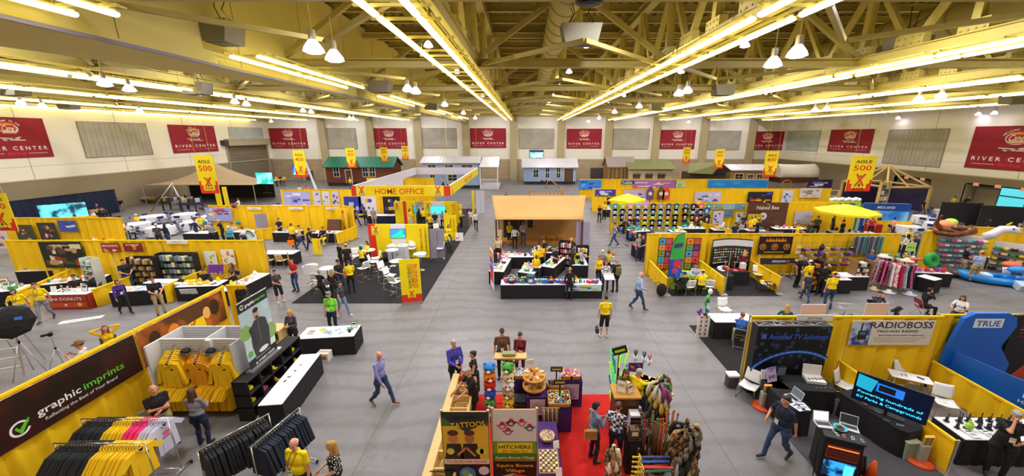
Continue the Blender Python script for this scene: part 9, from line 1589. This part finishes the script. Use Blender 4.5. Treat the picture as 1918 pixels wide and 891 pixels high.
m.mk('timber_frame',t);m=MB();m.tube([(0,0,2.2),(.3,0,3.3),(1.6,0,2.2)],.07,'wood',5);m.mk('ridge_poles',t);m=MB();m.bar((-1.9,-.4,1.3),(-3.2,-1.2,.1),.6,.08,'#1a7a5a');m.mk('slide',t)
t=th_('timber_pavilion','open timber pavilion frame with purple side panels by the right-hand doors','pavilion',(37.2,38.6,0));a_,b_=4.6,5.5
for x in(0,a_):
 for y in(0,b_):m=MB();m.b2((x-.1,y-.1,0),(x+.1,y+.1,2.6),'woodlight');m.mk('post',t)
m=MB();m.tube([(0,0,2.6),(a_,0,2.6),(a_,b_,2.6),(0,b_,2.6)],.12,'woodlight',4,True)
for x,y in((0,0),(a_,0),(a_,b_),(0,b_)):m.bar((x,y,2.6),(a_/2,b_/2,4.6),.16,.16,'woodlight')
m.bar((a_/2,0,2.6),(a_/2,b_/2,4.6),.1,.1,'woodlight');m.bar((0,b_/2,2.6),(a_/2,b_/2,4.6),.1,.1,'woodlight');m.mk('roof_frame',t);mat('panelpurple','#251a40',.8,var=.1)
m=MB();m.b2((a_-.05,.1,0),(a_,b_-.1,2.4),'panelpurple');m.mk('side_panel',t);m=MB();m.b2((.1,b_-.05,0),(a_-.1,b_,2.4),'panelpurple');m.mk('side_panel',t)
gs_((36.6,38.0),.9,3.2,'tall narrow pine shelf tower of photos before the timber pavilion',0,('#d8d0e8','#4a5a7a','#c8b8a0'),5,2,'woodlight')
for k in range(3):t=th_('pine_frame',f'bare pine {("bunk", "swing", "bench")[k]} frame past the pink photo banner','furniture',(28.5+k*2.4,39.8+k,0));m=MB();[m.bar((x,y,0),(x,y,1.9),.09,.09,'woodlight')for x in(0,1.7)for y in(0,1.2)];m.mk('posts',t);m=MB();[m.bar((0,y,z),(1.7,y,z),.09,.09,'woodlight')for y in(0,1.2)for z in(.5,1.2,1.85)];[m.bar((.2+i*.25,0,.5),(.2+i*.25,1.2,.5),.08,.03,'woodlight')for i in range(6)];m.mk('rails',t)
for k,(px,py,rz)in enumerate(((1800,388,-20),(1880,395,-25))):q=P(px,py,1.9);t=pn_((q.x,q.y),2.6,2.3,rz,('tall dark folding partition just before the daylight doorway','tall dark folding partition beyond the white horse inflatable at the edge')[k],'#1f1d26')
BR=[(1735,405),(1775,394),(1700,422),(1760,418)]
for k,(px,py)in enumerate(BR):
 p=P(px,py,.75);L_=('round white banquet table nearest the yellow drape corner, toy booth side','round white banquet table in front of the timber pavilion doors','round white banquet table behind the pink-shirted visitor','round white banquet table just behind the brown bull')[k];place('bq',mk_banquet,p-Vc((0,0,.75)),0,L_)
 for j in range(5):a=j*72+k*20;fold(0,0,a-90,'blue chair by the '+L_[6:],'blue chairs around the '+L_,Vc((p.x+1.25*cos(R(a)),p.y+1.25*sin(R(a)),0)))
pp([('person in yellow tee and grey trousers at the brick wall near the daylight doorway',1780,398,0,170,'stand','yel','grey'),('person in black bending forward beside the wall and the daylight doorway',1800,397,0,80,'bend','blk','blk','grey','short'),('person in black top and jeans carrying a bag past the pavilion',1724,404,0,0,'walk','blk','jeans','dark','bob',D(1)),('person in grey with both arms up before the daylight doorway',1843,385,1.9,60,'up','grey','grey'),('person in pink top seated behind the second-row drape end',1677,410,1.5,30,'stand','pink','blk','black','bob',D(1)),('person in royal blue sweater seated at a white banquet table, pavilion side',1750,393,1.4,-60,'sit','blue','blk','blond','bob',D(3)),('person in yellow shirt at the far picture edge beyond the partitions',1912,400,1.7,-60,'stand','yel','blk','grey','short'),('person in white tee and cap at the picture edge over the yellow drape',1911,420,1.7,-90,'stand','white','blk','grey','short',D(0,w=1.2)),('person in black vest with long hair behind the unicorn',1853,411,1.6,60,'stand','blk','blk','black','long',D(1)),('person in navy tee standing among the hanging tee shirts',1167,437,0,60,'hold','grey','navy','brown','short'),('person in black and jeans, back turned, before the tee shirts',1187,443,0,190,'stand','navy','jeans','black','short'),('person in white pants beside the tee shirt wall',1190,405,1.6,10,'stand','print','white','brown','long',D(1)),('person in dark plaid at the table before the photo posters',1378,420,1.6,180,'stand','navy','blk','dark','short',D(0,w=1.1)),('person in pale top and long hair at the table before the photo posters',1391,416,1.5,200,'stand','stripe','blk','brown','long',D(1)),('person in black tee behind the table before the photo posters',1394,403,1.65,10,'hold','blk','blk'),('person in bright yellow at the Naked Bee goods, seen from behind',1409,407,1.7,185,'hold','yel','khaki','brown','short'),('second yellow shirt just behind the first at the Naked Bee goods',1415,404,1.65,150,'hold','yel','blk','brown','short',D(1)),('person in black vest with yellow bag by the grey two-fold screen',1421,415,1.55,200,'stand','blk','blk'),('person in yellow tee and dark trousers seated by the dark tray table',1496,420,1.3,30,'sit','yel','navy'),('person in black seated with the back to the sun hat drape',1521,415,1.35,190,'sit','dgrey','blk','brown','short',D(0,w=1.2)),('person in blue-white cap in the crowd before the yellow umbrella',1533,408,1.6,150,'stand','camo','blk','brown','short',D(0,cap=('cap','#3a7ac8'),w=1.1)),('person in dark green apron beneath the yellow umbrella',1563,405,1.6,30,'stand','dgreen','blk'),('person in black beside the red box under the yellow umbrella',1580,418,1.5,200,'stand','blk','blk','brown','short'),('person in red patterned top behind the red box',1636,408,1.55,-30,'stand','red','blk','black','bob',D(1)),('small figure in yellow at the peaked green tent',1297,340,1.7,0,'stand','yel','blk'),('small figure in black and white at the peaked green tent',1312,341,1.7,30,'hold','zebra','blk'),('small figure in blue suit before the sky-blue backdrop',1371,352,1.7,20,'stand','blue','blue','grey','short',D(2)),('small figure in black at a lilac table below the sky-blue backdrop',1379,362,1.7,10,'stand','blk','blk','blond','bob',D(1)),('small figure in yellow before the lilac third-row backdrop',1309,372,1.7,180,'stand','yel','blk'),('small figure in red sitting by the bare aisle behind the canvas tent',948,358,1.5,10,'sitlap','maroon','maroon'),('small figure in yellow at the long blue house',811,340,1.7,0,'stand','yel','blk'),('small figure in tan at the long blue house',829,332,1.7,60,'stand','tan','blk','brown','short'),('small figure in black at the long blue house',834,330,1.7,-60,'stand','blk','blk'),('small figure in yellow on the log cabin steps',655,333,1.7,0,'stand','yel','jeans','grey','short'),('yellow shirt farthest along the crowd before the AISLE 400 drape',516,329,1.7,0,'stand','yel','blk'),('person in dark pink in the crowd beyond the black panels',524,328,1.7,0,'stand','maroon','blk'),('yellow shirt nearest the white mast in the far crowd',531,329,1.7,20,'stand','yel','blk'),('person in red hat and black by the teal wall screen',501,333,1.75,0,'stand','blk','blk','dark','short',D(0,cap=('cap','#c8203a'))),('person in white shirt seated among the far posters',560,345,1.5,30,'sit','white','teal','brown','short'),('person in orange seated before the peach banner wall',574,347,1.4,0,'sit','orange','blk','brown','short'),('person in yellow jacket behind the cartoon banner, above the drape',433,377,1.5,20,'sit','yel','blk','brown','longcurly',D(1)),('person in white blouse near the cartoon banner, above the drape',445,368,1.5,-30,'sit','white','blk','brown','bob',D(1))])
t=th_('drink_cooler','red box table skirt beneath the yellow umbrella end','box',P(1632,438));m=MB();m.rbox((0,0,.4),(1.0,.6,.8),'#a01818',.03);m.mk('cooler_body',t);m=MB();m.rbox((0,0,.82),(1.05,.65,.05),'#c82020',.03);m.mk('lid',t)
finish_protos()
